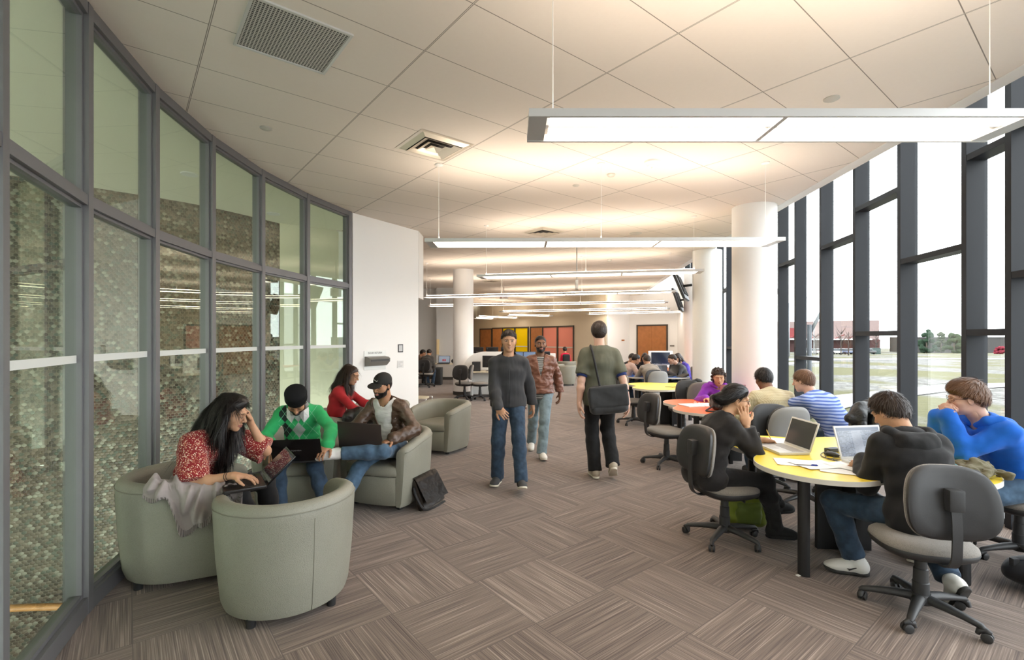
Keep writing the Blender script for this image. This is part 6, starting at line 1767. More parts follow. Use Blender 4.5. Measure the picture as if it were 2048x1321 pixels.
# ------------------------------------------------------------------ things on the near yellow table
MPAPER = simple('white paper', (0.82, 0.82, 0.80), 0.7)
def sheet(x, y, rz, label, w=.216, d=.279, z=TT, curl=.004):
    bm = bmesh.new(); n = 6; g = [[bm.verts.new((w*(i/n-.5), d*(j/n-.5), curl*abs(math.sin(i*.9+j*.7))*(abs(i/n-.5)+abs(j/n-.5)))) for j in range(n+1)] for i in range(n+1)]
    for i in range(n):
        for j in range(n): bm.faces.new((g[i][j], g[i+1][j], g[i+1][j+1], g[i][j+1]))
    o = obj('paper_sheet', bm, MPAPER, None); o.location = (x, y, z+.0008); o.rotation_euler = (0, 0, D(rz)); tag(o, label, 'paper', 'loose papers on the near yellow table'); return o
sheet(2.10, 3.57, 70, 'sheet of paper by the edge of the near table, in front of the white laptop')
sheet(2.20, 3.50, 100, 'sheet of paper overlapping the pen on the near table', z=TT+.003)
sheet(2.30, 3.36, 60, 'sheet of paper nearest the camera on the near yellow table')
sheet(2.42, 3.44, 20, 'sheet of paper left of the laptop of the person in black', z=TT+.004)
sheet(2.28, 4.28, 30, 'sheet of paper under the hand of the person with glasses', w=.16)
sheet(2.42, 4.32, 75, 'sheet of paper behind the white laptop on the near table', z=TT+.003)
o = empty('ballpoint_pen', (2.115, 3.475, TT+.009), D(-12), 'blue ballpoint pen lying on papers on the near yellow table', 'pen')
bm = bmesh.new(); tube(bm, [(-.07,0,0),(-.055,0,0),(.05,0,0)], [.001,.004,.004], 8); obj('barrel', bm, simple('grey pen barrel', (.35,.36,.4), .4), o, 0.9)
bm = bmesh.new(); tube(bm, [(.03,0,0),(.075,0,0)], [.0048,.0045], 8); box(bm, (.035,-.001,.004), (.07,.001,.007)); obj('cap', bm, simple('blue pen cap', (.02,.05,.35), .4), o, 0.9)
o = empty('computer_mouse', (2.50, 3.78, TT), D(30), 'black computer mouse between the two white laptops', 'computer mouse')
im = Imp(); im.ell((0,0,.012), (.034,.058,.022), None); im.cut(lambda P: -P[:,2]); imp_obj('shell', im, .004, MBLACK, o)
bm = bmesh.new(); tube(bm, [(0,.03,.032),(0,.03,.036)], .006, 8); obj('scroll_wheel', bm, MFAB, o)
o = empty('power_adapter', (2.60, 3.92, TT), D(15), 'black power adapter brick beside the mouse on the near yellow table', 'power adapter')
obj('brick', rbox((-.06,-.028,0), (.06,.028,.032), .008), MBLACK, o, 0.8)
def cord(name, pts, r, mat, label, cat='cable', group=None):
    bm = bmesh.new(); tube(bm, smooth_path(pts, 6), r, 6); o = obj(name, bm, mat, None, 3.2); tag(o, label, cat, group); return o
z = TT+.004
cord('power_cable', [(2.58,3.95,z+.01),(2.52,3.90,z),(2.44,3.82,z),(2.40,3.72,z),(2.46,3.66,z),(2.55,3.70,z),(2.53,3.78,z+.003),(2.44,3.76,z+.003),(2.40,3.66,z),(2.48,3.58,z),(2.58,3.56,z)], .0032, MBLACK, 'looped black power cable lying on the near yellow table')
cord('mouse_cable', [(2.51,3.83,z),(2.56,3.86,z),(2.64,3.84,z),(2.66,3.78,z),(2.60,3.74,z),(2.52,3.72,z),(2.46,3.70,z+.003),(2.42,3.62,z),(2.47,3.54,z)], .0022, MBLACK, 'thin black mouse cable coiled between the laptops')
o = cord('earphones', [(2.48,3.40,z),(2.52,3.36,z),(2.57,3.38,z),(2.60,3.32,z),(2.52,3.28,z),(2.47,3.24,z),(2.50,3.20,z)], .0012, MWHITE, 'white earphones with their thin cord near the table edge', 'earphones')
for a, b in ((2.50,3.20),(2.47,3.24)):
    bm = bmesh.new(); lathe(bm, [(.0001,0),(.007,.003),(.008,.009),(.0001,.013)], 12, (a, b, TT)); obj('earbud', bm, MWHITE, o, 0.9)
o = obj('phone', rbox((-.035,-.065,0), (.035,.065,.009), .003, M=Matrix.Translation((1.985,3.67,.690)) @ Matrix.Rotation(D(80), 4, 'Z')), simple('brown phone case', (.35,.25,.18), .5)); tag(o, 'small tan phone held on the lap by the edge of the near table', 'phone')
# clothes on the right lobe
im = Imp(); im.chain([(3.02,3.17,.765),(3.12,3.25,.775),(3.24,3.30,.775)], [.045,.055,.04], .05); im.ell((3.10,3.22,.76), (.11,.09,.035)); im.chain([(3.0,3.22,.78),(3.06,3.30,.80),(3.16,3.24,.79),(3.24,3.2,.76)], [.02,.028,.026,.02], .015); im.chain([(3.04,3.12,.76),(3.14,3.16,.79),(3.22,3.12,.76)], [.02,.026,.018], .015); im.wrinkle(.009, 42, 4); im.wrinkle(.004, 90, 5)
im.cut(lambda P: (TT+.001)-P[:,2]); o = imp_obj('olive_jacket', im, .007, cloth('olive drab cotton', (.13,.115,.065), .6)); tag(o, 'crumpled olive jacket on the right lobe of the near yellow table', 'jacket')
im = Imp(); im.box((2.90,3.22,.765), (.13,.10,.03), .02); im.ell((2.86,3.26,.785), (.12,.08,.04)); im.wrinkle(.008, 26, 8); im.cut(lambda P: (TT+.001)-P[:,2])
def col_bag(n, v):
    x, y, z_ = n.sep(v); s_ = n.math('FRACT', n.math('MULTIPLY', n.math('ADD', x, z_), 9)); return n.mix(n.math('LESS_THAN', s_, .12), (.06,.058,.062,1), (.02,.38,.42,1))
o = imp_obj('grey_bag', im, .007, cloth('grey bag cloth', None, .5, colfn=col_bag)); tag(o, 'dark grey soft bag with teal stripes beside the olive jacket on the table', 'bag')
# black jacket over the chair back
c0 = Vector((3.50, 5.10, 0)); A = D(14); fx, fy = -math.sin(A), math.cos(A)
def cp(r, f, z_): return (c0.x+math.cos(A)*r+fx*f, c0.y+math.sin(A)*r+fy*f, z_)
im = Imp(); im.chain([cp(-.22,-.27,.86), cp(-.12,-.275,.955), cp(0,-.28,.975), cp(.12,-.275,.955), cp(.22,-.27,.86)], [.05,.055,.055,.055,.05], .05)
im.chain([cp(-.16,-.315,.90), cp(-.17,-.335,.70), cp(-.17,-.33,.52)], [.055,.05,.035], .06); im.chain([cp(0,-.325,.92), cp(0,-.345,.70), cp(0,-.34,.50)], [.055,.05,.03], .06); im.chain([cp(.16,-.315,.90), cp(.17,-.335,.70), cp(.17,-.33,.52)], [.055,.05,.035], .06)
im.wrinkle(.007, 20, 3); o = imp_obj('jacket', im, .010, m_leather('black nylon jacket', (.012,.012,.013))); tag(o, 'black jacket with a round badge hung over an office chair back', 'jacket')
bm = bmesh.new(); pp = cp(.10,-.375,.84); lathe(bm, [(.030,0),(.040,0)], 20, M=Matrix.Translation(pp) @ Matrix.Rotation(A, 4, 'Z') @ Matrix.Rotation(PI/2, 4, 'X')); obj('badge', bm, simple('grey badge thread', (.25,.25,.26), .8), o)

# bags on the floor
b = empty('backpack', (2.05, 4.28, 0), 0, 'lime green backpack on the floor under the chair of the person with glasses', 'backpack')
im = Imp(); im.box((2.05,4.28,.19), (.17,.12,.19), .07); im.wrinkle(.008, 20, 2); imp_obj('pouch', im, .009, cloth('lime green nylon', (.20,.25,.03), .6, rough=.5), b, (2.05,4.28,0))
im = Imp(); im.box((2.04,4.165,.14), (.11,.03,.10), .03); im.wrinkle(.005, 26, 2); imp_obj('pocket', im, .008, cloth('dark green nylon', (.13,.17,.03), .6, rough=.5), b, (2.05,4.28,0))
bm = bmesh.new(); tube(bm, [(-.05,-.1,.37),(-.03,-.1,.42),(.03,-.1,.42),(.05,-.1,.37)], .01, 8); obj('handle', bm, MDARK, b, 3.2)
b = empty('black_backpack', (3.52, 3.16, 0), 0, 'black backpack with white trim lying on the floor at the right edge', 'backpack')
O = (3.52, 3.16, 0)
im = Imp(); im.ell((3.53,3.13,.11), (.27,.20,.115), np.array(Matrix.Rotation(-.35, 3, 'Z'))); im.box((3.60,3.10,.10), (.18,.14,.09), .06, np.array(Matrix.Rotation(-.35, 3, 'Z')), k=.06); im.wrinkle(.008, 20, 2); im.cut(lambda P: -P[:,2]); imp_obj('pouch', im, .009, cloth('black nylon', (.014,.014,.015), .6, rough=.5), b, O)
for pts, col, r_ in (([(3.33,3.13,.13),(3.40,2.99,.17),(3.52,2.96,.18),(3.66,3.0,.15)], 'w', .014), ([(3.36,3.22,.17),(3.44,3.12,.215),(3.56,3.08,.22),(3.66,3.12,.20)], 'b', .022), ([(3.56,3.02,.19),(3.54,2.94,.10),(3.57,2.90,.03),(3.68,2.90,.02)], 'w', .014)):
    bm = bmesh.new(); tube(bm, [Vector(q)-Vector(O) for q in smooth_path(pts, 6)], r_, 8, flat=.5); obj('strap' if col == 'b' else 'trim', bm, MDARK if col == 'b' else simple('grey white piping', (.5,.5,.5), .6), b, 3.2)
bm = bmesh.new(); tube(bm, [Vector(q)-Vector(O) for q in smooth_path([(3.36,3.08,.04),(3.40,2.95,.012),(3.52,2.86,.012),(3.60,2.84,.012)], 6)], .008, 6); obj('loose_strap', bm, MDARK, b, 3.2)
bm = bmesh.new(); box(bm, (-.22,.02,.10), (-.18,.05,.20)); obj('buckle', bm, MBLACK, b)
b = empty('satchel', (-.80, 4.78, 0), 0, 'dark leather satchel leaning against the armchair of the person in the cap', 'bag')
Mt = Matrix.Translation((.02, 0, .005)) @ Matrix.Rotation(D(-22), 4, 'Z') @ Matrix.Rotation(D(-24), 4, 'Y')
ML = m_leather('dark brown smooth leather', (.022,.017,.014))
obj('pouch', rbox((-.045,-.19,0), (.035,.19,.30), .02, M=Mt), ML, b, 0.8)
bm = bmesh.new()
P = smooth_path([(-.045,0,.27),(-.02,0,.318),(.04,0,.312),(.060,0,.22),(.075,0,.10),(.085,0,.04)], 5); prev = None
for q in P:
    ring = [bm.verts.new(Mt @ Vector((q.x, y_, q.z))) for y_ in (-.195, .195)]
    if prev: bm.faces.new((prev[0], prev[1], ring[1], ring[0]))
    prev = ring
bmesh.ops.solidify(bm, geom=bm.faces[:], thickness=.008); obj('flap', bm, ML, b, 0.9)
bm = bmesh.new(); tube(bm, [Mt @ Vector(q) for q in smooth_path([(.0,-.19,.24),(.02,-.23,.15),(.06,-.24,.02),(.14,-.20,.0),(.18,-.05,.005)], 5)], .012, 6, flat=.4); obj('strap', bm, MDARK, b, 3.2)

# ------------------------------------------------------------------ orange table
bp = empty('bag_on_table', (2.90, 6.28, TT), 0, 'black leather bag on the orange table, beside the open binder', 'bag')
im = Imp(); im.box((2.76,6.24,.83), (.19,.12,.10), .07); im.ell((2.74,6.18,.90), (.17,.10,.07), k=.05); im.wrinkle(.010, 18, 2); im.cut(lambda P: (TT+.001)-P[:,2]); imp_obj('pouch', im, .010, m_leather('black bag leather', (.012,.011,.011)), bp, (2.90,6.28,TT))
bm = bmesh.new(); tube(bm, [Vector(q)-Vector((2.90,6.28,TT)) for q in smooth_path([(2.60,6.18,.80),(2.50,6.14,.76),(2.44,6.06,.742),(2.55,6.02,.745),(2.68,6.08,.76)], 5)], .014, 8, flat=.6); obj('strap', bm, MDARK, bp, 3.2)
bd = empty('ring_binder', (2.56, 6.62, TT), D(14), 'open ring binder with white pages on the orange table', 'binder')
for s_ in (-1, 1):
    bm = bmesh.new(); box(bm, (min(s_*.01,s_*.24),-.14,0), (max(s_*.01,s_*.24),.14,.012)); obj('page_stack', bm, MPAPER, bd)
for y_ in (-.09, 0, .09):
    bm = bmesh.new(); tube(bm, [Vector((.022*math.cos(t), y_, .012+.026*math.sin(t))) for t in np.linspace(0, PI, 9)], .002, 6); obj('ring', bm, MCHROME, bd, 3.2)
laptop(3.14, 6.92, TT, D(180), 102, 'dark red laptop of the person in the purple hoodie, lid towards the camera', .36, .25, simple('dark red plastic', (.20,.05,.05), .3), simple('plum laptop lid', (.27,.13,.14), .3, .2), MSCR_BLK)
laptop(3.30, 5.98, TT, D(8), 100, 'dark laptop in front of the person in the striped blue shirt', .34, .24, MBLACK, MLID_BK, MSCR_BLK)
# middle yellow table
o = obj('book', rbox((-.11,-.08,0), (.11,.08,.03), .004, M=Matrix.Translation((3.62,9.6,TT)) @ Matrix.Rotation(.4, 4, 'Z')), simple('white book cover', (.75,.74,.7), .5)); tag(o, 'white book at the right side of the middle yellow table', 'book')
im = Imp(); im.ell((3.72,9.72,.79), (.10,.07,.05)); im.wrinkle(.008, 30, 1); im.cut(lambda P: (TT+.001)-P[:,2]); o = imp_obj('baseball_hat', im, .010, MDARK); tag(o, 'small black cap lying on the middle yellow table', 'cap')
cord('charging_cable', [(2.9,9.15,z),(3.0,9.05,z),(3.12,9.1,z),(3.2,9.0,z),(3.1,8.95,z)], .004, MBLACK, 'black cable on the middle yellow table')
# blue table
laptop(3.62, 11.75, TT, D(8), 108, 'dark laptop on the far blue table, screen towards the camera', .38, .26, MBLACK, MLID_BK, m_screen('dim blue screen', (.05,.055,.07), (.02,.02,.02), .3))
laptop(3.95, 11.9, TT, D(-70), 105, 'black laptop seen from behind on the far blue table', .38, .26, MBLACK, MLID_BK, MSCR_BLK)
laptop(3.30, 12.2, TT, D(150), 105, 'thin laptop left on the far blue table between the students', .34, .24, MBLACK, MLID_BK, MSCR_BLK)
o = obj('folder', rbox((-.15,-.11,0), (.15,.11,.02), .004, M=Matrix.Translation((3.35,11.55,TT))), simple('blue folder', (.03,.10,.45), .5)); tag(o, 'blue folder at the near edge of the far blue table', 'folder')
o = obj('dark_box', rbox((-.12,-.09,0), (.12,.09,.05), .01, M=Matrix.Translation((4.05,11.45,TT)) @ Matrix.Rotation(.5, 4, 'Z') @ Matrix.Rotation(-.3, 4, 'Y')), simple('dark brown card', (.06,.05,.04), .6)); tag(o, 'small dark box tilted on the right lobe of the blue table', 'box')
# large white screen
mo = empty('desktop_computer', (4.22, 13.75, TT), D(-4), 'large white-framed desktop computer on the far orange table', 'computer')
obj('case', rbox((-.34,-.02,.09), (.34,.03,.56), .015), simple('glossy white case', (.82,.82,.82), .25), mo, 0.8)
bm = bmesh.new(); box(bm, (-.26,-.024,.17), (.26,-.019,.52)); obj('screen', bm, m_screen('code screen', (.03,.035,.05), (.25,.27,.3), .6, True), mo)
obj('stand', rbox((-.11,-.02,0), (.11,.10,.012), .004), MWHITE, mo, 0.8)
obj('neck', rbox((-.06,.02,.0), (.06,.035,.2), .004), MWHITE, mo, 0.8)
for k, (x, y, r_, lb) in enumerate(((4.0,13.55,.2,'papers in front of the large white screen'),(4.6,13.6,-.3,'stack of papers right of the large white screen'))):
    o = obj('paper_stack', rbox((-.14,-.1,0), (.14,.1,.015), .002, M=Matrix.Translation((x, y, TT)) @ Matrix.Rotation(r_, 4, 'Z')), MPAPER); tag(o, lb, 'papers')
# hand truck silhouette behind
o = empty('hand_truck', (2.75, 14.6, 0), 0, 'black hand truck with a looped handle behind the distant students', 'hand truck')
bm = bmesh.new(); tube(bm, smooth_path([(-.16,0,.05),(-.16,0,.9),(-.15,.0,1.12),(0,0,1.28),(.15,0,1.12),(.16,0,.9),(.16,0,.05)], 6), .018, 8)
for z_ in (.3,.6,.9): tube(bm, [(-.16,0,z_),(.16,0,z_)], .012, 8)
obj('frame', bm, MBLACK, o, 3.2)
bm = bmesh.new(); tube(bm, smooth_path([(-.09,-.01,.9),(-.09,-.01,1.08),(0,-.01,1.18),(.09,-.01,1.08),(.09,-.01,.9)], 5), .012, 8); obj('inner_handle', bm, MBLACK, o, 3.2)
for s_ in (-1, 1):
    bm = bmesh.new(); tube(bm, [(s_*.17,.06,.12),(s_*.22,.06,.12)], .12, 20); obj('wheel', bm, MBLACK, o, 0.8)
bm = bmesh.new(); box(bm, (-.2,-.22,.01), (.2,0,.02)); obj('toe_plate', bm, MBLACK, o)

# ------------------------------------------------------------------ left rear: desks
MDT = simple('pale laminate desk', (.62,.55,.42), .45)
def desk(x, y, w, d, label, rz=0):
    o = empty('desk', (x, y, 0), D(rz), label, 'desk')
    obj('desktop', rbox((-w/2,-d/2,.71), (w/2,d/2,.74), .004), MDT, o, 0.6)
    for a in (-1, 1):
        for b_ in (-1, 1): obj('leg', rbox((a*(w/2-.06)-.03, b_*(d/2-.06)-.03, 0), (a*(w/2-.06)+.03, b_*(d/2-.06)+.03, .71), .004), MLEG, o, 0.6)
    return o
desk(-2.30, 17.6, 1.9, .8, 'pale desk at the far left behind the column')
o = empty('computer_tower', (-2.62, 17.2, 0), 0, 'dark computer tower standing under the far left desk', 'computer'); obj('case', rbox((-.13,-.2,0), (.13,.2,.62), .01), simple('dark slate case', (.045,.05,.055), .5), o, 0.6); obj('front_panel', rbox((-.10,-.21,.05), (.10,-.20,.57), .003), MBLACK, o, 0.6)
laptop(-2.45, 17.45, .741, D(0), 108, 'black laptop with a red mark on its screen, on the far left desk', .42, .28, MBLACK, MLID_BK, m_screen('slate screen', (.20,.24,.30), (.5,.02,.02), .5))
bm = bmesh.new()
for s_ in (-1, 1): box(bm, (-2.45+s_*.035-.022, 17.448, .83), (-2.45+s_*.035+.022, 17.452, .90))
o = obj('red_mark', bm, simple('red screen mark', (.6,.02,.02), .5)); o.parent = [q for q in bpy.data.objects if q.name.startswith('laptop') and q.get('label', '').startswith('black laptop with a red mark')][0]; o.matrix_parent_inverse = Matrix.Translation((2.45, -17.45, -.741))
im = Imp(); im.chain([(-2.1,17.4,.82),(-1.9,17.45,.84),(-1.72,17.5,.80)], [.08,.09,.07], .06); im.wrinkle(.012, 20, 1); im.cut(lambda P: .742-P[:,2]); o = imp_obj('bag', im, .012, MDARK); tag(o, 'black bag lying on the far left desk beside the laptop', 'bag')
obj_s = empty('wall_sconce', (-2.95, 19.25, 1.0), 0, 'narrow warm-lit column lamp on the far left wall', 'lamp'); obj('shade', rbox((-.05,-.05,0), (.05,.04,.62), .01), simple('warm cream shade', (.80,.62,.34), .5), obj_s, 0.6); obj('bracket', rbox((-.02,.03,.2), (.02,.07,.4), .004), MBASE, obj_s, 0.6)
# white computer station
st = empty('computer_station', (-.72, 13.55, 0), 0, 'white computer station with a rounded privacy panel beside the left column', 'desk')
bm = bmesh.new(); n = 18
pts = [(-.68, .75)]+[(-.68+.62*(1-math.cos(t)), .75+.52*math.sin(t)) for t in np.linspace(0, PI/2, n)]+[(.75, 1.27), (.75, .75)]
va = [bm.verts.new((x, .30, z_)) for x, z_ in pts]; vb = [bm.verts.new((x, .34, z_)) for x, z_ in pts]
for k in range(len(pts)): bm.faces.new((va[k], va[(k+1)%len(pts)], vb[(k+1)%len(pts)], vb[k]))
bm.faces.new(va[::-1]); bm.faces.new(vb); bmesh.ops.recalc_face_normals(bm, faces=bm.faces); obj('privacy_panel', bm, MWHITE, st)
obj('desktop', rbox((-.45,-.35,.71), (.95,.30,.74), .006), MDT, st, 0.6)
obj('modesty_panel', rbox((-.42,.20,.06), (.9,.24,.71), .004), MWHITE, st, 0.6); obj('leg', rbox((-.42,-.3,0), (-.38,.3,.71), .004), MWHITE, st, 0.6); obj('leg', rbox((.88,-.3,0), (.92,.3,.71), .004), MWHITE, st, 0.6)
obj('plinth', rbox((-.45,.12,0), (.95,.26,.05), .004), MBASE, st, 0.6)
def monitor(x, y, z_, rz, label, w=.42, h_=.33, scr=None):
    o = empty('monitor', (x, y, z_), D(rz), label, 'monitor', 'computer monitors')
    obj('case', rbox((-w/2,-.02,.10), (w/2,.025,.10+h_), .008), MBLACK, o, 0.7)
    bm = bmesh.new(); box(bm, (-w/2+.02,-.0225,.12), (w/2-.02,-.0195,.08+h_)); obj('screen', bm, scr or MSCR_BLK, o)
    obj('stand', rbox((-.10,-.08,0), (.10,.09,.012), .004), MBLACK, o, 0.7); obj('neck', rbox((-.025,.0,.01), (.025,.03,.2), .004), MBLACK, o, 0.7)
    return o
monitor(-.62, 13.5, .741, -12, 'dark monitor on the white computer station')
o = obj('computer_case', rbox((-.13,-.15,0), (.10,.15,.26), .008, M=Matrix.Translation((-.98,13.55,.741))), MBLACK); tag(o, 'black computer case left of the dark monitor on the white station', 'computer')
MBLS = m_screen('blue lit screen', (.25,.33,.45), (.1,.12,.2), .5, True)
for k, (x, y, lb, sc_) in enumerate(((-1.05,17.2,'distant monitor behind the left column row',None),(-.35,17.3,'distant dark monitor behind the charcoal jacket',None),(.18,17.2,'distant monitor with a lit page, left of the leather jacket',MBLS),(.62,17.2,'distant monitor with a blue page, above the leather jacket',MBLS),(1.15,17.4,'distant dark monitor right of the leather jacket',None))):
    monitor(x, y, .741, (k-2)*6, lb, .46, .34, sc_)
desk(-.75, 17.35, 1.5, .8, 'distant long desk carrying monitors, left half'); desk(.80, 17.35, 1.4, .8, 'distant long desk carrying monitors, right half')
o = empty('desk_divider', (.1, 17.75, 0), 0, 'long white desk partition behind the distant monitors', 'partition'); obj('panel', rbox((-1.6,-.02,.35), (1.5,.02,1.10), .01), MWHITE, o, 0.6)
for a in (-1.5, 1.4): obj('foot', rbox((a-.03,-.2,0), (a+.03,.2,.36), .01), MBASE, o, 0.6)
for k in range(3):
    x = -1.1+k*.6
    monitor(x-.3, 19.5, .86, 0, ['far dark monitor left of the charcoal jacket','far dark monitor, middle of the back row','far dark monitor beside the yellow glass room'][k], .5, .34)
o = empty('far_counter', (-.9, 19.6, 0), 0, 'far counter carrying a row of dark monitors by the yellow glass room', 'counter'); obj('worktop', rbox((-1.0,-.3,.82), (1.2,.3,.86), .004), MDT, o, 0.6); obj('front', rbox((-.98,-.28,0), (1.18,.28,.82), .004), MBLACK, o, 0.6)

# mesh visitor chair at the corner of the white wall
o = empty('visitor_chair', (-1.92, 9.85, 0), D(-95), 'cream visitor chair with a chrome frame at the corner of the white wall', 'chair')
MCRM = simple('cream mesh', (.50,.45,.33), .7, bump=.3, bscale=400)
bm = pad(.22,.22,3.2,[(.01,0),(0,.01),(.01,.03),(.05,.035),(.2,.035)]); bmesh.ops.translate(bm, verts=bm.verts, vec=(0,0,.43)); obj('seat', bm, MCRM, o, 1)
bm = rbox((-.22,-.25,.55), (.22,-.225,.93), .012); 
for v in bm.verts: v.co.y -= (v.co.z-.55)*.18; v.co.x *= 1-.1*(v.co.z-.55)
obj('backrest', bm, MCRM, o, 0.8)
for s_ in (-1, 1):
    bm = bmesh.new(); tube(bm, smooth_path([(s_*.23,-.28,.90),(s_*.235,-.24,.66),(s_*.235,-.20,.45),(s_*.24,-.26,.02)], 5), .012, 8); obj('leg', bm, MCHROME, o, 3.2)
    bm = bmesh.new(); tube(bm, smooth_path([(s_*.235,-.22,.44),(s_*.24,.18,.44),(s_*.24,.24,.40),(s_*.24,.24,.02)], 5), .012, 8); obj('leg', bm, MCHROME, o, 3.2)

# ------------------------------------------------------------------ book return and notices on the white wall
wt = (Vector(W1)-Vector(W0)).normalized(); wn = Vector((wt.y, -wt.x))
def wallM(px, py_, off=.047):
    q = raywall(px, W0, W1); zz = HCAM+(HOR-py_)/FPX*q.y; q = q+wn*off
    return Matrix(((wt.x, -wn.x, 0, q.x), (wt.y, -wn.y, 0, q.y), (0, 0, 1, zz), (0, 0, 0, 1)))
M = wallM(746, 721); o = empty('book_return', tuple(M.to_translation()), math.atan2(wt.y, wt.x), 'steel book return slot with lettering on the white wall', 'book return')
MST = simple('brushed steel', (.20,.19,.17), .35, .5)
obj('back_plate', rbox((-.24,-.006,-.16), (.24,.0,.16), .002), simple('satin white plate', (.66,.66,.63), .35, .2), o)
bm = bmesh.new()
pr = [(-.006,-.085),(-.05,-.09),(-.125,-.02),(-.13,.03),(-.095,.055),(-.006,.07)]
for x0, x1 in ((-.225,.225),):
    a_ = [bm.verts.new((x0, y_, z_)) for y_, z_ in pr]; b_ = [bm.verts.new((x1, y_, z_)) for y_, z_ in pr]
    for k in range(len(pr)): bm.faces.new((a_[k], a_[(k+1)%len(pr)], b_[(k+1)%len(pr)], b_[k]))
    bm.faces.new(a_[::-1]); bm.faces.new(b_)
bmesh.ops.recalc_face_normals(bm, faces=bm.faces); obj('hopper', bm, MST, o)
bm = bmesh.new(); box(bm, (-.20,-.133,-.012), (.20,-.128,.022)); obj('slot', bm, MBASE, o)
text_obj('lettering', 'BOOK RETURN', .045, Matrix.Translation((0,-.0065,.125)) @ Matrix.Rotation(PI/2, 4, 'X'), MBASE, o)
M = wallM(797, 697); o = empty('framed_notice', tuple(M.to_translation()), math.atan2(wt.y, wt.x), 'small dark-framed notice on the white wall', 'notice')
obj('frame', rbox((-.062,-.006,-.072), (.062,.0,.072), .001), MBLACK, o); obj('page', rbox((-.045,-.009,-.055), (.045,-.006,.055), .0005), simple('notice page', (.55,.56,.57), .6), o)
M = wallM(797, 729); o = empty('paper_notice', tuple(M.to_translation()), math.atan2(wt.y, wt.x), 'white paper notice below the framed notice on the white wall', 'notice'); obj('page', rbox((-.075,-.004,-.065), (.075,.0,.065), .0005), simple('off white paper', (.72,.72,.71), .7), o)
bm = bmesh.new(); rn = random.Random(2)
for r_ in range(6): box(bm, (-.06,-.0048,.045-r_*.017), (-.06+rn.uniform(.05,.115),-.004,.049-r_*.017))
obj('text_lines', bm, simple('grey print', (.35,.35,.35), .8), o)

# ------------------------------------------------------------------ hung screens, exit signs
def tv(x, y, z_, rz, tilt, label):
    o = empty('hung_screen', (x, y, z_), D(rz), label, 'television')
    Mx = Matrix.Rotation(D(tilt), 4, 'X')
    obj('case', rbox((-.50,-.03,-.36), (.50,.03,.36), .012, M=Mx), MBLACK, o, 0.6)
    bm = bmesh.new(); box(bm, (-.47,-.034,-.33), (.47,-.030,.33), M=Mx); obj('screen', bm, MSCR_BLK, o)
    for a in (-.3, 0, .3): obj('rear_rib', rbox((a-.04,.03,-.25), (a+.04,.06,.25), .005, M=Mx), MBASE, o, 0.6)
    bm = bmesh.new(); tube(bm, [(0,.05,0),(0,.26,.02)], .03, 8); obj('mount', bm, MBLACK, o, 3.2)
    return o
tv(4.10, 11.75, 2.92, -116, 22, 'large black screen hung high on the second column')
tv(5.22, 15.2, 2.85, -116, 18, 'smaller black screen hung high on the third column')
MEXIT = simple('red exit lettering', (.65,.02,.02), .4)
def exit_sign(x, y, z_, label, stem=False, rz=0):
    o = empty('exit_sign', (x, y, z_), D(rz), label, 'exit sign', 'exit signs')
    obj('case', rbox((-.16,-.03,-.10), (.16,.03,.10), .006), MWHITE, o, 0.6)
    text_obj('lettering', 'EXIT', .15, Matrix.Translation((0,-.031,0)) @ Matrix.Rotation(PI/2, 4, 'X'), MEXIT, o)
    bm = bmesh.new(); tube(bm, [(0,0,.10),(0,0,HC-z_)], .012, 8); obj('stem', bm, MALU, o, 3.2)
exit_sign(1.42, 10.6, 2.82, 'exit sign hung on a stem from the ceiling, seen nearly edge-on', rz=84)
exit_sign(-.32, 19.0, 3.30, 'distant red exit sign above the monitors')
# small wall plates
for px, py_, lb, m in ((1245,681,'small brown room sign on the far white wall',MDOOR),(1343,692,'small grey sign right of the brown double door',MFAB)):
    q = raywall(px, K3, K4) if px > 1258 else raywall(px, K1, K3); zz = HCAM+(HOR-py_)/FPX*q.y
    o = obj('room_sign', rbox((-.10,-.012,-.03), (.10,.0,.03), .003), m); o.location = (q.x, q.y-.09, zz); o.rotation_euler = (0, 0, D(-40 if px > 1258 else 38)); tag(o, lb, 'sign')
q = raywall(1361, K3, K4); o = obj('wall_panel', rbox((-.10,-.02,-.14), (.10,0,.14), .004), MALU); o.location = (q.x-.05, q.y-.09, HCAM+(HOR-688)/FPX*q.y); o.rotation_euler = (0, 0, D(-40)); tag(o, 'pale control panel on the far wall beside the third column', 'control panel')
# scrap of paper on the carpet
o = obj('paper_scrap', rbox((-.02,-.012,0), (.02,.012,.003), .0005, 1), MPAPER); o.location = (2.0, 3.37, .001); o.rotation_euler = (0, 0, .4); tag(o, 'tiny scrap of white paper on the carpet by the near table leg', 'paper')

# ------------------------------------------------------------------ outdoors
def GZ(y): return -.40-max(0, y-10)*.0167
def m_field():
    n = NT('dry field'); v = n.obj()
    a = n.noise(n.mapping(v, (.09,.035,1)), 1.2, 5, .62); b_ = n.noise(v, 2.2, 6, .7)
    grass = n.mix(b_, (.060,.062,.026,1), (.125,.115,.062,1)); gravel = n.mix(n.ramp(n.noise(v, 2.6, 6, .75), [(.40,(0,0,0)),(.62,(1,1,1))]), (.065,.062,.055,1), (.20,.195,.185,1))
    c = n.mix(n.ramp(a, [(.47,(0,0,0)),(.55,(1,1,1))]), grass, gravel)
    return n.bsdf(c, .95, 0, n.bump(b_, .6, .2), .1)
bm = bmesh.new(); ys = [-12, 10, 29, 60, 120, 220, 420]
L = [(4.4, -12), (5.75, 10), (9.6, 29), (9.6, 60), (9.6, 120), (9.6, 220), (9.6, 420)]
r0 = [bm.verts.new((x, y, GZ(y))) for x, y in L]; r1 = [bm.verts.new((420, y, GZ(y))) for x, y in L]
for k in range(len(L)-1): bm.faces.new((r0[k], r1[k], r1[k+1], r0[k+1]))
struct('ground', bm, m_field())
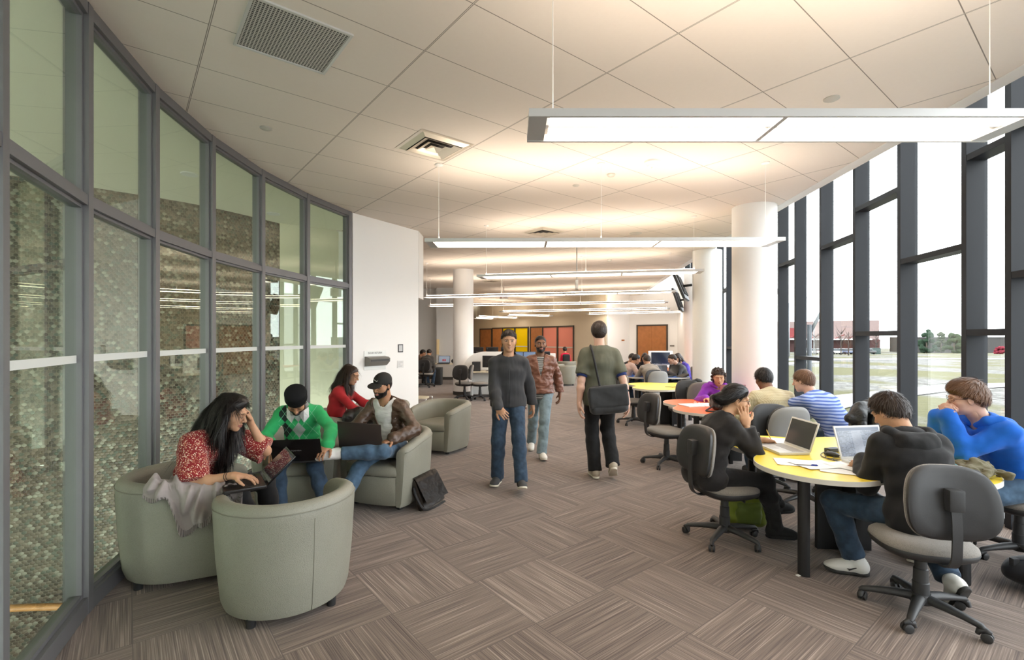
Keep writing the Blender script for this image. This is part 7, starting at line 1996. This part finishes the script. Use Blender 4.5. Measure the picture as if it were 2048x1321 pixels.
def strip(name, pts, w, mat):
    bm = bmesh.new(); pr = None
    P = smooth_path([(x, y, GZ(y)+.03) for x, y in pts], 8)
    for i, p_ in enumerate(P):
        t = (P[min(i+1, len(P)-1)]-P[max(i-1, 0)]).normalized(); q = Vector((-t.y, t.x, 0))*w/2
        a_, b_ = p_+q, p_-q; ring = [bm.verts.new((c_.x, c_.y, GZ(c_.y)+.03)) for c_ in (a_, b_)]
        if pr: bm.faces.new((pr[0], pr[1], ring[1], ring[0]))
        pr = ring
    struct(name, bm, mat)
strip('road', [(20,62),(70,74),(150,80),(300,84)], 7, simple('pale asphalt', (.17,.17,.17), .9))
strip('path', [(7,13),(14,18.5),(26,24),(50,27)], 1.6, simple('pale concrete path', (.23,.225,.215), .9))
strip('path_2', [(6.4,16),(14,30),(24,46),(40,62)], 2.4, bpy.data.materials['pale concrete path'])
def tree_mat(name, c): 
    n = NT(name); v = n.obj(); f = n.noise(v, 5, 5, .8)
    return n.bsdf(n.ramp(f, [(.35, tuple(q*.35 for q in c)), (.65, tuple(q*1.5 for q in c))]), .9, 0, n.bump(f, 1.0, .3), .1)
MEG = tree_mat('evergreen needles', (.028,.050,.030)); MBR = simple('bare grey branches', (.06,.05,.044), .9); MREDB = tree_mat('red shrub leaves', (.22,.03,.045)); MTRK = simple('bark', (.10,.08,.06), .9)
def bush(name, px, Y, r, hgt, mat, label, cat, seed):
    x = (px-IW/2)/FPX*Y; r_ = random.Random(seed); o = empty(name, (x, Y, GZ(Y)), 0, label, cat)
    im = Imp()
    for k in range(34):
        u = r_.uniform(.12, 1); a = r_.uniform(0, 2*PI); q = r*(1.0-u*.75)*r_.uniform(.5, 1.0)*(.6 if u < .2 else 1); s_ = r*r_.uniform(.16, .30)
        im.ell((q*math.cos(a), q*math.sin(a), hgt*u-s_*.5), (s_, s_, s_*.9), k=r*.08)
    im.wrinkle(r*.05, 14/r, seed); im.wrinkle(r*.04, 34/r, seed+1); imp_obj('crown', im, max(.03, r*.038), mat, o)
    bm = bmesh.new(); tube(bm, [(0,0,0),(0,0,hgt*.5)], r*.06, 8); obj('trunk', bm, MTRK, o, 3.2)
bush('evergreen_tree', 1853, 130, 2.6, 6.3, MEG, 'dark evergreen tree, leftmost of the group across the field', 'tree', 1)
bush('evergreen_tree', 1882, 136, 1.8, 5.9, tree_mat('grey green needles', (.07,.085,.055)), 'grey-green tree in the middle of the group across the field', 'tree', 2)
bush('evergreen_tree', 1908, 130, 2.6, 5.5, tree_mat('olive green needles', (.045,.065,.032)), 'round green tree, rightmost of the group across the field', 'tree', 3)
bush('shrub', 2001, 120, 1.6, 1.9, MREDB, 'red shrub seen through the rightmost window', 'shrub', 4)
def bare(px, Y, h_, label, seed):
    x = (px-IW/2)/FPX*Y; r_ = random.Random(seed); o = empty('bare_tree', (x, Y, GZ(Y)), 0, label, 'tree', None); bm = bmesh.new()
    tube(bm, [(0,0,0),(0,0,h_*.8)], [.12,.04], 6); obj('trunk', bm, MBR, o, 3.2); bm = bmesh.new()
    for k in range(26):
        z0 = h_*r_.uniform(.25,.75); a = r_.uniform(0, 2*PI); l = h_*r_.uniform(.15,.32); tube(bm, [(0,0,z0),(l*.5*math.cos(a),l*.5*math.sin(a),z0+l*.6),(l*.7*math.cos(a),l*.7*math.sin(a),z0+l*1.1)], [.04,.025,.01], 4)
    obj('branches', bm, MBR, o, 3.2)
bare(1697, 100, 6.0, 'bare young tree outside, right of the pale hall', 1); bare(1682, 105, 6.4, 'bare young tree in front of the pale hall', 2); bare(1632, 100, 5.4, 'bare tree by the parked cars', 3); bare(2016, 110, 7.0, 'bare tree beside the red shrub', 4); bare(1752, 120, 6.0, 'bare tree behind the street cabinet', 5)
MHALL = simple('pale pinkish cladding', (.20,.145,.135), .8); MREDP = simple('red steel', (.16,.012,.012), .5); MBRK = simple('brick wall', (.07,.03,.027), .9)
hl = empty('hall_building', (99, 160, GZ(160)), D(-32), 'large pale hall with a red steel frontage across the car park', 'building')
obj('main_block', rbox((-14,0,0), (18,20,10.2), .05, 1), MHALL, hl); obj('brick_base', rbox((-14.2,-.3,0), (18.2,0,4.2), .02, 1), MBRK, hl)
obj('red_panel', rbox((-8,-.6,4.8), (-4.6,-.3,8.0), .02, 1), MREDP, hl)
obj('canopy', rbox((-11,-4,4.0), (16,0,4.4), .05, 1), MWHITE, hl)
for k in range(8):
    bm = bmesh.new(); tube(bm, [(-10+k*3.3,-4,4.5),(-7.4+k*3.3,0,5.7)], .13, 6); obj('red_strut', bm, MREDP, hl, 3.2)
lg = empty('low_building', (131, 138, GZ(138)), D(-4), 'long low grey building behind the evergreens', 'building'); obj('wall', rbox((-14,0,0), (36,12,4.4), .05, 1), simple('grey brown cladding', (.045,.042,.04), .9), lg); obj('roof_edge', rbox((-14.2,-.2,4.4), (36.2,12.2,4.65), .02, 1), simple('grey roof edge', (.22,.22,.22), .8), lg)
o = empty('street_cabinet', (89.5, 119, GZ(119)), 0, 'dark green street cabinet across the field', 'street cabinet'); obj('body', rbox((-.9,-.5,0), (.9,.5,1.4), .04), simple('dark green paint', (.03,.055,.05), .5), o, .6); obj('lid', rbox((-1.0,-.6,1.4), (1.0,.6,1.5), .02), simple('dark green lid', (.02,.04,.035), .5), o, .6)
def lamp_post(px, Y, h_, label):
    x = (px-IW/2)/FPX*Y; o = empty('street_lamp', (x, Y, GZ(Y)), 0, label, 'street lamp'); bm = bmesh.new(); tube(bm, [(0,0,0),(0,0,h_)], [.14,.09], 8); obj('pole', bm, simple('galvanised steel', (.30,.31,.33), .5), o, 3.2)
    bm = bmesh.new(); tube(bm, [(0,0,h_-.05),(1.4,0,h_+.12)], .06, 6); tube(bm, [(0,0,h_-.05),(-1.4,0,h_+.12)], .06, 6); obj('arm', bm, MALU, o, 3.2)
    for s_ in (-1, 1): obj('lamp_head', rbox((s_*1.5-.35,-.1,h_+.08), (s_*1.5+.35,.1,h_+.2), .02), MBR, o)
lamp_post(1628, 112, 13.0, 'tall double-headed street lamp in the car park'); lamp_post(1578, 90, 10.0, 'street lamp beyond the first window pane by the column')
o = empty('canopy_post', (7.75, 12.6, GZ(12.6)), 0, 'thick grey outdoor post with a diagonal brace by the glass', 'post'); bm = bmesh.new(); tube(bm, [(0,0,0),(0,0,2.45)], .055, 12); obj('post', bm, simple('blue grey steel', (.07,.08,.09), .5), o, 3.2); bm = bmesh.new(); tube(bm, [(0,0,2.2),(.45,.1,2.95)], .04, 8); obj('brace', bm, simple('blue grey steel brace', (.07,.08,.09), .5), o, 3.2)
cols = [(.5,.5,.5),(.4,.04,.04),(.65,.65,.64),(.08,.10,.16),(.55,.55,.57),(.04,.04,.04)]; cn = ['silver','red','white','navy','pale grey','black']
mcg = simple('car glass', (.04,.05,.055), .15)
for k in range(6):
    Y = 116; x = 71.5+k*2.7
    o = empty('parked_car', (x, Y, GZ(Y)), D(8), '%s car in the row parked in front of the hall' % cn[k], 'car', 'parked cars')
    obj('car_body', rbox((-.85,-2.0,.3), (.85,2.0,.85), .18, 3), simple('car paint '+cn[k], cols[k], .3), o, 1.2)
    obj('cabin', rbox((-.72,-1.1,.8), (.72,1.0,1.38), .2, 3), mcg, o, 1.2)
    for a in (-1, 1):
        for b_ in (-1, 1):
            bm = bmesh.new(); tube(bm, [(a*.7,b_*1.25,.32),(a*.88,b_*1.25,.32)], .32, 14); obj('wheel', bm, MBLACK, o, .8)
